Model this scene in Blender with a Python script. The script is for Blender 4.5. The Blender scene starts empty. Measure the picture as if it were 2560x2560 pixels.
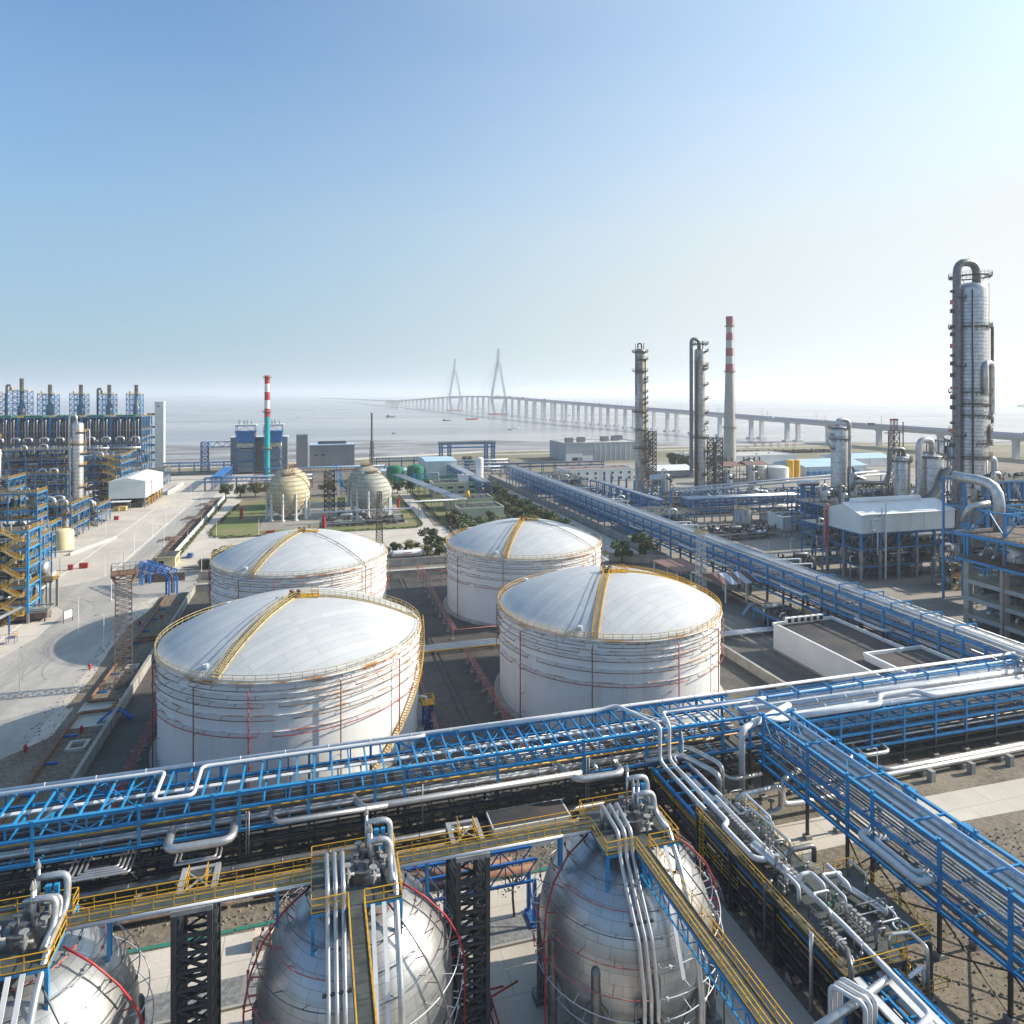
import bpy, math, random
from math import sin, cos, pi, radians, sqrt, atan2, hypot
from mathutils import Vector, Matrix

# ------------------------------------------------------------------ camera, world, sun, exposure
C = bpy.context.scene.collection
cam_d = bpy.data.cameras.new('camera'); cam = bpy.data.objects.new('camera', cam_d); C.objects.link(cam)
cam.location = (0, 0, 60); cam.rotation_euler = (radians(90), 0, -radians(15.96))
cam_d.sensor_width = 36; cam_d.lens = 36*1720/2560; cam_d.shift_y = -0.1145
cam_d.clip_start = 1; cam_d.clip_end = 90000
bpy.context.scene.camera = cam
SUN_EL = radians(27); SUN_AZ = radians(92)      # azimuth clockwise from +Y
w = bpy.data.worlds.new('World'); bpy.context.scene.world = w; w.use_nodes = True
nt = w.node_tree; bg = nt.nodes['Background']
sky = nt.nodes.new('ShaderNodeTexSky'); sky.sky_type = 'NISHITA'; sky.sun_disc = False
sky.sun_elevation = SUN_EL; sky.sun_rotation = SUN_AZ
sky.air_density = 0.65; sky.dust_density = 2.3; sky.ozone_density = 2.2; sky.altitude = 0
tint = nt.nodes.new('ShaderNodeMix'); tint.data_type = 'RGBA'; tint.blend_type = 'MULTIPLY'; tint.inputs[0].default_value = 1
tint.inputs[7].default_value = (.68, 1.02, 1.16, 1)        # the clean blue white balance of this air
nt.links.new(sky.outputs[0], tint.inputs[6])
tc = nt.nodes.new('ShaderNodeTexCoord'); mp = nt.nodes.new('ShaderNodeMapping'); mp.inputs['Scale'].default_value = (1.2, 2.2, 7)
cn = nt.nodes.new('ShaderNodeTexNoise'); cn.inputs['Scale'].default_value = 1.1; cn.inputs['Detail'].default_value = 7; cn.inputs['Distortion'].default_value = .6
mr = nt.nodes.new('ShaderNodeMapRange'); mr.inputs['From Min'].default_value = .35; mr.inputs['From Max'].default_value = .75; mr.inputs['To Min'].default_value = -.05; mr.inputs['To Max'].default_value = .07
veil = nt.nodes.new('ShaderNodeMix'); veil.data_type = 'RGBA'; # thin high veil of cloud, thicker towards the horizon and whiter towards the sun
nt.links.new(tc.outputs['Generated'], mp.inputs[0]); nt.links.new(mp.outputs[0], cn.inputs['Vector']); nt.links.new(cn.outputs['Fac'], mr.inputs[0]); 
sx = nt.nodes.new('ShaderNodeSeparateXYZ'); nt.links.new(tc.outputs['Generated'], sx.inputs[0])
el = nt.nodes.new('ShaderNodeMapRange'); el.interpolation_type = 'SMOOTHSTEP'; el.inputs['From Min'].default_value = 0; el.inputs['From Max'].default_value = .5; el.inputs['To Min'].default_value = .88; el.inputs['To Max'].default_value = .2
ad = nt.nodes.new('ShaderNodeMath'); ad.operation = 'ADD'; ad.use_clamp = True; nt.links.new(sx.outputs[2], el.inputs[0]); nt.links.new(el.outputs[0], ad.inputs[0]); nt.links.new(mr.outputs[0], ad.inputs[1])
az = nt.nodes.new('ShaderNodeMapRange'); az.interpolation_type = 'SMOOTHSTEP'; az.inputs['From Min'].default_value = -.4; az.inputs['From Max'].default_value = 1.1; nt.links.new(sx.outputs[0], az.inputs[0])
vc = nt.nodes.new('ShaderNodeMix'); vc.data_type = 'RGBA'; vc.inputs[6].default_value = (1.4, 2.05, 2.4, 1); vc.inputs[7].default_value = (3.6, 3.8, 3.8, 1)
a2 = nt.nodes.new('ShaderNodeMath'); a2.operation = 'MULTIPLY_ADD'; a2.use_clamp = True; a2.inputs[1].default_value = .45; nt.links.new(az.outputs[0], a2.inputs[0]); nt.links.new(ad.outputs[0], a2.inputs[2])
nt.links.new(az.outputs[0], vc.inputs[0]); nt.links.new(vc.outputs[2], veil.inputs[7]); nt.links.new(a2.outputs[0], veil.inputs[0])
nt.links.new(tint.outputs[2], veil.inputs[6]); nt.links.new(veil.outputs[2], bg.inputs[0]); bg.inputs[1].default_value = 0.125
sl = bpy.data.lights.new('sun', 'SUN'); sun = bpy.data.objects.new('sun', sl); C.objects.link(sun)
sl.energy = 3.9; sl.angle = radians(0.6); sl.color = (1, 0.9, 0.75)
sdir = Vector((sin(SUN_AZ)*cos(SUN_EL), cos(SUN_AZ)*cos(SUN_EL), sin(SUN_EL)))
sun.rotation_euler = sdir.to_track_quat('Z', 'Y').to_euler()
vs = bpy.context.scene.view_settings
vs.view_transform = 'Standard'; vs.look = 'None'; vs.exposure = 1.02; vs.gamma = 1
cy = bpy.context.scene.cycles
cy.max_bounces = 6; cy.volume_bounces = 1; cy.glossy_bounces = 3; cy.diffuse_bounces = 3
cy.caustics_reflective = False; cy.caustics_refractive = False
R = random.Random(7)

# ------------------------------------------------------------------ mesh builder
class MB:
    def __init__(s): s.v = []; s.f = []; s.mi = []; s.sm = []
    def add(s, vs, fs, m=0, sm=False):
        b = len(s.v); s.v += vs
        for f in fs: s.f.append([b+i for i in f]); s.mi.append(m); s.sm.append(sm)
    def box(s, x, y, z, sx, sy, sz, rz=0, m=0):
        c, n = cos(rz), sin(rz); vs = []
        for dz in (0, sz):
            for dx, dy in ((-1,-1),(1,-1),(1,1),(-1,1)):
                a, b = dx*sx/2, dy*sy/2; vs.append((x+a*c-b*n, y+a*n+b*c, z+dz))
        s.add(vs, [(3,2,1,0),(4,5,6,7),(0,1,5,4),(1,2,6,5),(2,3,7,6),(3,0,4,7)], m)
    def bx(s, x0, x1, y0, y1, z0, z1, m=0):
        s.box((x0+x1)/2, (y0+y1)/2, z0, x1-x0, y1-y0, z1-z0, 0, m)
    def bar(s, p, q, w, h=None, m=0):
        h = h or w; p = Vector(p); q = Vector(q); d = q-p
        if d.length < 1e-6: return
        d.normalize(); up = Vector((0,0,1)) if abs(d.z) < .98 else Vector((0,1,0))
        a = d.cross(up).normalized()*w/2; b = a.cross(d).normalized()*h/2
        vs = [tuple(t) for t in (p-a-b, p+a-b, p+a+b, p-a+b, q-a-b, q+a-b, q+a+b, q-a+b)]
        s.add(vs, [(0,1,2,3),(7,6,5,4),(4,5,1,0),(5,6,2,1),(6,7,3,2),(7,4,0,3)], m)
    def tube(s, pts, r, n=8, m=0, bend=None, cap=True):
        P = [Vector(p) for p in pts]
        if bend is None: bend = r*2.6
        Q = [P[0]]
        for i in range(1, len(P)-1):
            a, b, c = P[i-1], P[i], P[i+1]; u = (a-b); v = (c-b); lu, lv = u.length, v.length
            if lu < 1e-5 or lv < 1e-5: continue
            u /= lu; v /= lv
            t = min(bend, lu*.48, lv*.48); ang = u.angle(v)
            if ang > pi-.08 or t < .01: Q.append(b); continue
            k = 4
            for j in range(k+1):
                w_ = j/k; p0 = b+u*t; p1 = b+v*t
                Q.append(p0*(1-w_)**2 + b*2*w_*(1-w_) + p1*w_**2)
        Q.append(P[-1]); rings = []; N = None
        for i, p in enumerate(Q):
            d = (Q[min(i+1, len(Q)-1)]-Q[max(i-1, 0)])
            if d.length < 1e-7: d = Vector((0,0,1))
            d.normalize()
            if N is None: N = d.orthogonal().normalized()
            else:
                N = N-d*N.dot(d)
                N = N.normalized() if N.length > 1e-6 else d.orthogonal().normalized()
            B = d.cross(N); rings.append([tuple(p+N*cos(2*pi*k/n)*r+B*sin(2*pi*k/n)*r) for k in range(n)])
        b0 = len(s.v)
        for g in rings: s.v += g
        for i in range(len(rings)-1):
            for k in range(n):
                k2 = (k+1) % n
                s.f.append([b0+i*n+k, b0+i*n+k2, b0+(i+1)*n+k2, b0+(i+1)*n+k]); s.mi.append(m); s.sm.append(True)
        if cap:
            s.f.append([b0+k for k in range(n)][::-1]); s.mi.append(m); s.sm.append(False)
            e = b0+(len(rings)-1)*n; s.f.append([e+k for k in range(n)]); s.mi.append(m); s.sm.append(False)
    def lathe(s, prof, n=24, x=0, y=0, m=0, a0=0, a1=2*pi, sm=True):
        full = abs(a1-a0-2*pi) < 1e-6; cols = n if full else n+1; b0 = len(s.v)
        for r, z in prof:
            for k in range(cols):
                a = a0+(a1-a0)*k/n; s.v.append((x+r*cos(a), y+r*sin(a), z))
        for i in range(len(prof)-1):
            for k in range(n):
                k2 = (k+1) % cols
                s.f.append([b0+i*cols+k, b0+i*cols+k2, b0+(i+1)*cols+k2, b0+(i+1)*cols+k]); s.mi.append(m); s.sm.append(sm)
    def cyl(s, x, y, z0, z1, r, r2=None, n=16, m=0, cap=True):
        r2 = r if r2 is None else r2
        s.lathe([(r, z0), (r2, z1)], n, x, y, m)
        if cap:
            for z, rr, fl in ((z0, r, 1), (z1, r2, 0)):
                vs = [(x+rr*cos(2*pi*k/n), y+rr*sin(2*pi*k/n), z) for k in range(n)]
                s.add(vs, [tuple(range(n))[::-1] if fl else tuple(range(n))], m)
    def hcyl(s, p, q, r, n=18, m=0, head=.35):
        # horizontal vessel with dished heads
        p = Vector(p); q = Vector(q); d = (q-p); L = d.length; d.normalize()
        N = d.orthogonal().normalized(); B = d.cross(N); prof = []
        for k in range(6): a = pi/2*k/5; prof.append((r*sin(a), -head*r*cos(a)*1.4))
        prof = prof + [(rr, L-z) for rr, z in prof[::-1]]
        b0 = len(s.v)
        for rr, z in prof:
            for k in range(n):
                a = 2*pi*k/n; s.v.append(tuple(p+d*z+N*cos(a)*rr+B*sin(a)*rr))
        for i in range(len(prof)-1):
            for k in range(n):
                k2 = (k+1) % n
                s.f.append([b0+i*n+k2, b0+i*n+k, b0+(i+1)*n+k, b0+(i+1)*n+k2]); s.mi.append(m); s.sm.append(True)
    def quad(s, a, b, c, d, m=0): s.add([a, b, c, d], [(0,1,2,3)], m)
    def prism(s, poly, z0, z1, m=0):
        n = len(poly)
        s.add([(x, y, z0) for x, y in poly]+[(x, y, z1) for x, y in poly],
              [tuple(range(n))[::-1], tuple(range(n, 2*n))]+[(i, (i+1) % n, n+(i+1) % n, n+i) for i in range(n)], m)
    def rail(s, pts, h=1.1, sp=2.0, t=.06, m=0, kick=True):
        for i in range(len(pts)-1):
            a, b = Vector(pts[i]), Vector(pts[i+1]); L = (b-a).length; n = max(1, int(round(L/sp)))
            for k in range(n+(i == len(pts)-2)):
                p = a+(b-a)*k/n; s.bar(p, p+Vector((0,0,h)), t, t, m)
            for hh in (h, h*.55): s.bar(a+Vector((0,0,hh)), b+Vector((0,0,hh)), t, t, m)
            if kick: s.bar(a+Vector((0,0,.06)), b+Vector((0,0,.06)), t*.4, .08, m)
    def lat(s, x, y, z0, z1, w0, w1, n, t, d=None, m=0, d0=None):
        # square lattice mast
        if d is None: d = w1
        if d0 is None: d0 = w0
        def cn(k, z):
            f = (z-z0)/(z1-z0); a = (w0+(w1-w0)*f)/2; b = (d0+(d-d0)*f)/2
            sx, sy = ((-1,-1),(1,-1),(1,1),(-1,1))[k]; return (x+sx*a, y+sy*b, z)
        for k in range(4): s.bar(cn(k, z0), cn(k, z1), t*1.6, t*1.6, m)
        for i in range(n):
            za = z0+(z1-z0)*i/n; zb = z0+(z1-z0)*(i+1)/n
            for k in range(4):
                k2 = (k+1) % 4; s.bar(cn(k, za), cn(k2, za), t, t, m)
                s.bar(cn(k, za), cn(k2, zb), t, t, m); s.bar(cn(k2, za), cn(k, zb), t, t, m)
        for k in range(4): s.bar(cn(k, z1), cn((k+1) % 4, z1), t, t, m)
    def mesh(s, name):
        me = bpy.data.meshes.new(name); me.from_pydata(s.v, [], s.f)
        me.polygons.foreach_set('use_smooth', s.sm); me.polygons.foreach_set('material_index', s.mi); me.update()
        return me
    def build(s, name, mat, parent=None, label=None, loc=None):
        me = s.mesh(name)
        for x in (mat if isinstance(mat, (list, tuple)) else [mat]): me.materials.append(x)
        o = bpy.data.objects.new(name, me); C.objects.link(o)
        if parent is not None: o.parent = parent
        if label: o['label'] = label
        if loc: o.location = loc
        return o

def tag(o, label=None, cat=None, group=None, kind=None):
    if label: o['label'] = label
    if cat: o['category'] = cat
    if group: o['group'] = group
    if kind: o['kind'] = kind
    return o
def thing(name, label, cat, loc=(0,0,0), rz=0, group=None):
    o = bpy.data.objects.new(name, None); o.empty_display_size = .5; C.objects.link(o)
    o.location = loc; o.rotation_euler = (0,0,rz); return tag(o, label, cat, group)
def dup(root, loc, rz=0, label=None, scale=None):
    r = root.copy(); C.objects.link(r); r.location = loc; r.rotation_euler = (0,0,rz)
    if label: r['label'] = label
    if scale: r.scale = (scale,)*3 if not isinstance(scale, tuple) else scale
    for ch in list(root.children):
        c = ch.copy(); C.objects.link(c); c.parent = r
        for g in list(ch.children):
            d = g.copy(); C.objects.link(d); d.parent = c
    return r
def rep(proto, locs, rz=None):
    # further copies of one part under the same parent, sharing its mesh
    for i, l in enumerate(locs):
        c = proto.copy(); C.objects.link(c); c.parent = proto.parent; c.location = l
        if rz: c.rotation_euler = (0,0,rz[i])
ORD = ['first','second','third','fourth','fifth','sixth','seventh','eighth','ninth','tenth','eleventh','twelfth','thirteenth','fourteenth','fifteenth','sixteenth','seventeenth','eighteenth','nineteenth','twentieth']
def od(i):
    if i < 20: return ORD[i]
    t, k = divmod(i+1, 10); T = ['twenty','thirty','forty','fifty','sixty','seventy'][t-2]
    return T+'-'+ORD[k-1] if k else (T[:-1]+'ieth')

# ------------------------------------------------------------------ materials
MATS = {}
def mat(name, col, col2=None, scale=.5, rough=.6, metal=0, stretch=(1,1,1), bump=0, lo=.35, hi=.65, detail=4, rough2=None, extra=None, coord='pos', spec=.5):
    m = bpy.data.materials.new(name); m.use_nodes = True; n = m.node_tree; P = n.nodes['Principled BSDF']
    P.inputs['Roughness'].default_value = rough; P.inputs['Metallic'].default_value = metal
    P.inputs['Specular IOR Level'].default_value = spec
    P.inputs['Base Color'].default_value = (*col, 1)
    if col2 is not None:
        if coord == 'pos': g = n.nodes.new('ShaderNodeNewGeometry').outputs['Position']
        else: g = n.nodes.new('ShaderNodeTexCoord').outputs['Object']
        mp = n.nodes.new('ShaderNodeMapping'); mp.inputs['Scale'].default_value = tuple(scale*s for s in stretch)
        n.links.new(g, mp.inputs[0])
        no = n.nodes.new('ShaderNodeTexNoise'); no.inputs['Scale'].default_value = 1; no.inputs['Detail'].default_value = detail
        no.inputs['Roughness'].default_value = .6
        n.links.new(mp.outputs[0], no.inputs['Vector'])
        rp = n.nodes.new('ShaderNodeValToRGB'); rp.color_ramp.elements[0].position = lo; rp.color_ramp.elements[1].position = hi
        rp.color_ramp.elements[0].color = (*col, 1); rp.color_ramp.elements[1].color = (*col2, 1)
        n.links.new(no.outputs['Fac'], rp.inputs[0]); out = rp.outputs[0]
        if rough2 is not None:
            mr = n.nodes.new('ShaderNodeMapRange'); mr.inputs['From Min'].default_value = lo; mr.inputs['From Max'].default_value = hi
            mr.inputs['To Min'].default_value = rough; mr.inputs['To Max'].default_value = rough2
            n.links.new(no.outputs['Fac'], mr.inputs[0]); n.links.new(mr.outputs[0], P.inputs['Roughness'])
        if extra: out = extra(n, out, mp, g, P)
        n.links.new(out, P.inputs['Base Color'])
        if bump:
            b = n.nodes.new('ShaderNodeBump'); b.inputs['Strength'].default_value = bump; b.inputs['Distance'].default_value = .1
            n.links.new(no.outputs['Fac'], b.inputs['Height']); n.links.new(b.outputs[0], P.inputs['Normal'])
    MATS[name] = m; return m
def mathn(n, op, a, b=None, c=None):
    x = n.nodes.new('ShaderNodeMath'); x.operation = op
    for i, v in enumerate((a, b, c)):
        if v is None: continue
        if isinstance(v, (int, float)): x.inputs[i].default_value = v
        else: n.links.new(v, x.inputs[i])
    return x.outputs[0]
def mixc(n, fac, a, b, mode='MIX'):
    x = n.nodes.new('ShaderNodeMix'); x.data_type = 'RGBA'; x.blend_type = mode
    for i, v in ((0, fac), (6, a), (7, b)):
        if isinstance(v, (int, float)): x.inputs[i].default_value = v
        elif isinstance(v, tuple): x.inputs[i].default_value = (*v, 1)
        else: n.links.new(v, x.inputs[i])
    return x.outputs[2]
def noise(n, vec, scale, detail=4, stretch=(1,1,1), rough=.6, dist=0):
    mp = n.nodes.new('ShaderNodeMapping'); mp.inputs['Scale'].default_value = tuple(scale*s for s in stretch); n.links.new(vec, mp.inputs[0])
    no = n.nodes.new('ShaderNodeTexNoise'); no.inputs['Scale'].default_value = 1; no.inputs['Detail'].default_value = detail
    no.inputs['Roughness'].default_value = rough; no.inputs['Distortion'].default_value = dist
    n.links.new(mp.outputs[0], no.inputs['Vector']); return no.outputs['Fac']
def ramp(n, fac, a, b):
    mr = n.nodes.new('ShaderNodeMapRange'); mr.inputs['From Min'].default_value = a; mr.inputs['From Max'].default_value = b
    n.links.new(fac, mr.inputs[0]); return mr.outputs[0]
def brick(n, vec, w_, h_, mortar, c1, c2, mc, smooth=.1, rz=0):
    mp = n.nodes.new('ShaderNodeMapping'); mp.inputs['Rotation'].default_value = (0,0,rz); n.links.new(vec, mp.inputs[0])
    b = n.nodes.new('ShaderNodeTexBrick'); b.inputs['Scale'].default_value = 1; b.inputs['Brick Width'].default_value = w_
    b.inputs['Row Height'].default_value = h_; b.inputs['Mortar Size'].default_value = mortar; b.inputs['Mortar Smooth'].default_value = smooth
    b.inputs['Color1'].default_value = (*c1, 1); b.inputs['Color2'].default_value = (*c2, 1); b.inputs['Mortar'].default_value = (*mc, 1)
    n.links.new(mp.outputs[0], b.inputs['Vector']); return b
def polar(n, rad, sph=None):
    # (arc length round the axis, height or meridian length) from object coordinates
    g = n.nodes.new('ShaderNodeTexCoord').outputs['Object']; sp = n.nodes.new('ShaderNodeSeparateXYZ'); n.links.new(g, sp.inputs[0])
    a = mathn(n, 'MULTIPLY', mathn(n, 'ARCTAN2', sp.outputs[1], sp.outputs[0]), rad); z = sp.outputs[2]
    if sph is not None:
        z = mathn(n, 'SUBTRACT', z, sph); z = mathn(n, 'DIVIDE', z, rad); z = mathn(n, 'MINIMUM', mathn(n, 'MAXIMUM', z, -1.0), 1.0)
        z = mathn(n, 'MULTIPLY', mathn(n, 'ARCSINE', z), rad)
    c = n.nodes.new('ShaderNodeCombineXYZ'); n.links.new(a, c.inputs[0]); n.links.new(z, c.inputs[1]); return c.outputs[0]

M = {}
def spots(col, amt, sc=1.6, th=.63):
    def ex(n, out, mp, g, P):
        f = mathn(n, 'MULTIPLY', ramp(n, noise(n, g, sc, 6, (1,1,.6), .7), th, th+.08), amt)
        return mixc(n, f, mixc(n, ramp(n, noise(n, g, .12, 3), .4, .7), out, mixc(n, .1, out, (.3,.4,.5))), col)
    return ex
M['blue'] = mat('blue_painted_steel', (.004,.19,.45), (.01,.28,.58), .35, .45, extra=spots((.12,.09,.07), .8))
M['blue2'] = mat('weathered_blue_steel', (.007,.13,.33), (.02,.2,.43), .4, .55, extra=spots((.1,.08,.07), .8))
M['dkblue'] = mat('deep_blue_steel', (.006,.09,.32), (.01,.13,.42), .4, .5)
M['dark'] = mat('dark_grey_steel', (.018,.023,.03), (.035,.04,.045), .6, .55)
M['grey'] = mat('grey_steel', (.2,.2,.2), (.3,.3,.29), .5, .55)
M['deck'] = mat('steel_deck_plate', (.04,.05,.047), (.075,.085,.08), .8, .6)
M['yellow'] = mat('yellow_railing_paint', (.75,.43,.01), (.62,.31,.01), .8, .5)
M['yrust'] = mat('weathered_yellow_paint', (.58,.45,.18), (.33,.2,.09), 1.2, .6, lo=.45, hi=.7)
M['pipe'] = mat('bright_metal_pipe_jacket', (.62,.62,.62), (.45,.45,.46), .9, .32, .75, rough2=.45)
M['pipeg'] = mat('dull_shaded_pipe_jacket', (.22,.22,.225), (.13,.13,.14), .9, .42, .6)  # dull metal, darkened further to carry the shade of the lower rack levels
M['pipew'] = mat('pale_painted_pipe', (.68,.69,.71), (.55,.56,.58), .5, .42)
M['pipeb'] = mat('light_blue_painted_pipe', (.34,.5,.68), (.28,.42,.6), .5, .42)
M['red'] = mat('red_paint', (.45,.03,.035), (.3,.03,.03), .8, .5)
M['redw'] = mat('faded_red_paint', (.42,.1,.1), (.5,.2,.18), .8, .6)
M['rust'] = mat('rusty_steel', (.16,.07,.035), (.24,.13,.08), 1.5, .8)
M['rustd'] = mat('dark_rusty_steel', (.09,.065,.055), (.2,.15,.12), 1.0, .75)
M['white'] = mat('white_paint', (.8,.8,.79), (.7,.7,.69), .15, .5)
M['offw'] = mat('off_white_cladding', (.66,.7,.69), (.58,.62,.62), .2, .5)
M['conc'] = mat('concrete', (.36,.35,.32), (.26,.25,.23), .4, .85, bump=.1)
M['concl'] = mat('light_concrete', (.5,.49,.45), (.4,.39,.36), .25, .85)
M['roofd'] = mat('dark_roof_felt', (.03,.032,.038), (.075,.06,.055), .12, .7, lo=.4, hi=.6)
M['green'] = mat('green_tank_paint', (.0,.17,.09), (.01,.13,.07), .2, .5)
M['teal'] = mat('teal_paint', (.0,.36,.38), (.0,.3,.33), .1, .5)
M['cream'] = mat('cream_paint', (.66,.58,.36), (.55,.48,.28), .4, .6)
M['glass'] = mat('dark_glass', (.03,.04,.05), rough=.1)
M['steelc'] = mat('column_metal_cladding', (.52,.5,.47), (.24,.19,.15), .3, .45, .4, stretch=(1,1,.25), lo=.42, hi=.66)
M['black'] = mat('black_rubber', (.02,.02,.02), rough=.8)
M['brown'] = mat('brown_sheet_roof', (.17,.09,.07), (.22,.12,.1), .3, .6)
M['greymat'] = mat('grey_cladding', (.16,.18,.21), (.2,.22,.25), .1, .6)
M['lblue'] = mat('pale_blue_sheet_roof', (.36,.52,.68), (.42,.58,.72), .1, .5)
M['bark'] = mat('bark', (.08,.06,.045), rough=.9)
M['leaf'] = mat('dark_green_leaves', (.05,.08,.025), (.1,.13,.04), .5, .7, lo=.4, hi=.6)
M['leaf2'] = mat('olive_leaves', (.11,.12,.035), (.2,.17,.05), .5, .7, lo=.4, hi=.6)
M['leaf3'] = mat('reddish_brown_leaves', (.1,.045,.035), (.08,.06,.03), .5, .7)
M['pier'] = mat('pale_grey_bridge_concrete', (.6,.62,.64), (.52,.54,.56), .02, .8)
M['hallc'] = mat('pale_grey_hall_cladding', (.4,.43,.45), (.34,.37,.39), .05, .6)
M['creamg'] = mat('greenish_cream_render', (.5,.52,.38), (.42,.45,.33), .3, .7)
# ------------------------------------------------------------------ special materials
def tank_white(nm, Rr, rusty):
    def ex(n, out, mp, g, P):
        sp = n.nodes.new('ShaderNodeSeparateXYZ'); n.links.new(g, sp.inputs[0])
        pv = polar(n, Rr)
        st = ramp(n, noise(n, pv, 1, 5, (.9, .05, 1)), .52, .8)          # vertical run-off streaks
        pt = ramp(n, noise(n, pv, .09, 3), .4, .75)
        f = mathn(n, 'MULTIPLY', mathn(n, 'MULTIPLY', st, pt), rusty)
        c = mixc(n, f, out, (.42,.3,.2))
        b = brick(n, pv, 9, 2.2, .02, (1,1,1), (.98,.98,.98), (.93,.93,.93))
        return mixc(n, 1.0, c, b.outputs[0], 'MULTIPLY')
    return mat(nm, (.8,.8,.79), (.74,.74,.73), .08, .45, extra=ex, coord='obj')  # shell white raised above the dome's, lifting its shaded side in the colour
def dome_white(nm, rusty, rz):
    def ex(n, out, mp, g, P):
        b = brick(n, g, 9.5, 1.5, .03, (1,1,1), (.86,.87,.89), (.6,.58,.55), .2, rz)
        c = mixc(n, 1.0, out, b.outputs[0], 'MULTIPLY')
        r = ramp(n, noise(n, g, .5, 8, (1,1,.2), .7), .6, .78); pt = ramp(n, noise(n, g, .07, 2), .45, .7)
        return mixc(n, mathn(n, 'MULTIPLY', mathn(n, 'MULTIPLY', r, pt), rusty), c, (.5,.36,.18))
    return mat(nm, (.56,.57,.57), (.49,.5,.51), .1, .5, extra=ex, coord='obj')  # same white toned down in colour because full sun strikes the dome
def rusty_white(nm):
    return mat(nm, (.72,.72,.72), (.42,.18,.05), .3, .6, stretch=(1,1,3), lo=.44, hi=.62, detail=6)
M['ledge'] = rusty_white('rust_stained_white_ledge')
def sphere_metal(nm, Rr, zc, c1, c2, mort, rough, metal, stain, bw=2.4, bh=.95, ms=.02):
    def ex(n, out, mp, g, P):
        pv = polar(n, Rr, zc)
        b = brick(n, pv, bw, bh, ms, (1,1,1), (.86,.86,.87), mort, .2)
        c = mixc(n, 1.0, out, b.outputs[0], 'MULTIPLY')
        s = ramp(n, noise(n, pv, 1, 5, (.9,.09,1)), .5, .8)
        mr = n.nodes.new('ShaderNodeMapRange'); n.links.new(noise(n, pv, .8, 3), mr.inputs[0]); mr.inputs['To Min'].default_value = rough-.08; mr.inputs['To Max'].default_value = rough+.12
        n.links.new(mr.outputs[0], P.inputs['Roughness'])
        return mixc(n, mathn(n, 'MULTIPLY', s, stain[3]), c, stain[:3])
    return mat(nm, c1, c2, .25, rough, metal, extra=ex, coord='obj')
M['sph'] = sphere_metal('sphere_metal_jacket', 8.3, 9.3, (.55,.55,.54), (.44,.45,.46), (.4,.4,.4), .34, .75, (.3,.26,.2,.25))
M['sphc'] = sphere_metal('stained_cream_sphere_paint', 10, 11.3, (.62,.54,.36), (.5,.42,.28), (.4,.33,.25), .7, 0, (.3,.27,.2,.8), 1.6, 1.3, .06)

# ------------------------------------------------------------------ water, mud, ground
def ground_mat(nm, c1, c2, sc, rough=.85, big=None, bscale=.03, bamt=.5, fine=None, dist=0, stretch=(1,1,1), bump=0, joint=0):
    def ex(n, out, mp, g, P):
        if joint:
            b = brick(n, g, joint*1.6, joint, .06, (1,1,1), (.93,.93,.93), (.6,.59,.57), .3, .0); out = mixc(n, 1.0, out, b.outputs[0], 'MULTIPLY')
            out = mixc(n, mathn(n, 'MULTIPLY', ramp(n, noise(n, g, .35, 6, (1,.5,1), .7), .62, .72), .55), out, (.12,.115,.11))
        if big: out = mixc(n, mathn(n, 'MULTIPLY', ramp(n, noise(n, g, bscale, 5, stretch, .6, dist), .42, .66), bamt), out, big)
        if fine: out = mixc(n, mathn(n, 'MULTIPLY', ramp(n, noise(n, g, 3.0, 3), .5, .7), .5), out, fine)
        return out
    return mat(nm, c1, c2, sc, rough, extra=ex, bump=bump)
M['soil'] = ground_mat('stony_brown_soil', (.09,.072,.055), (.22,.18,.135), 1.3, .95, (.3,.26,.2), .06, .6, (.05,.04,.03), bump=1)
M['apron'] = ground_mat('pale_concrete_paving', (.53,.475,.41), (.6,.54,.47), .12, .8, (.4,.355,.305), .045, .75, (.36,.34,.31), .8, joint=6)
M['asph'] = ground_mat('grey_asphalt', (.35,.33,.3), (.41,.385,.355), .5, .85, (.25,.235,.22), .05, .7, None, 1.5, (1.6,.35,1))
M['bund'] = ground_mat('dark_stained_bund_floor', (.062,.056,.05), (.1,.092,.082), .6, .75, (.03,.028,.026), .06, .85, (.2,.18,.155), 1.2)
M['yard'] = ground_mat('brownish_plant_paving', (.27,.245,.21), (.34,.305,.26), .3, .8, (.17,.16,.145), .05, .7, (.42,.37,.3), joint=8)
M['grass'] = ground_mat('short_grass', (.09,.14,.03), (.16,.2,.045), 1.2, .95, (.24,.18,.1), .06, .9, (.05,.08,.02))
M['gravel'] = ground_mat('grey_gravel', (.24,.25,.25), (.12,.12,.125), 1.4, .95, (.33,.33,.33), .1, .4, (.06,.06,.06), bump=.5)
M['scrub'] = ground_mat('dry_scrubland', (.25,.21,.15), (.19,.17,.11), .06, .95, (.13,.12,.06), .02, .8, (.1,.08,.05))
M['coal'] = ground_mat('dark_wet_paving', (.06,.058,.056), (.1,.095,.088), .5, .7, (.24,.22,.19), .045, .6, (.05,.05,.05), 1.0, (1,.4,1))

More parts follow.
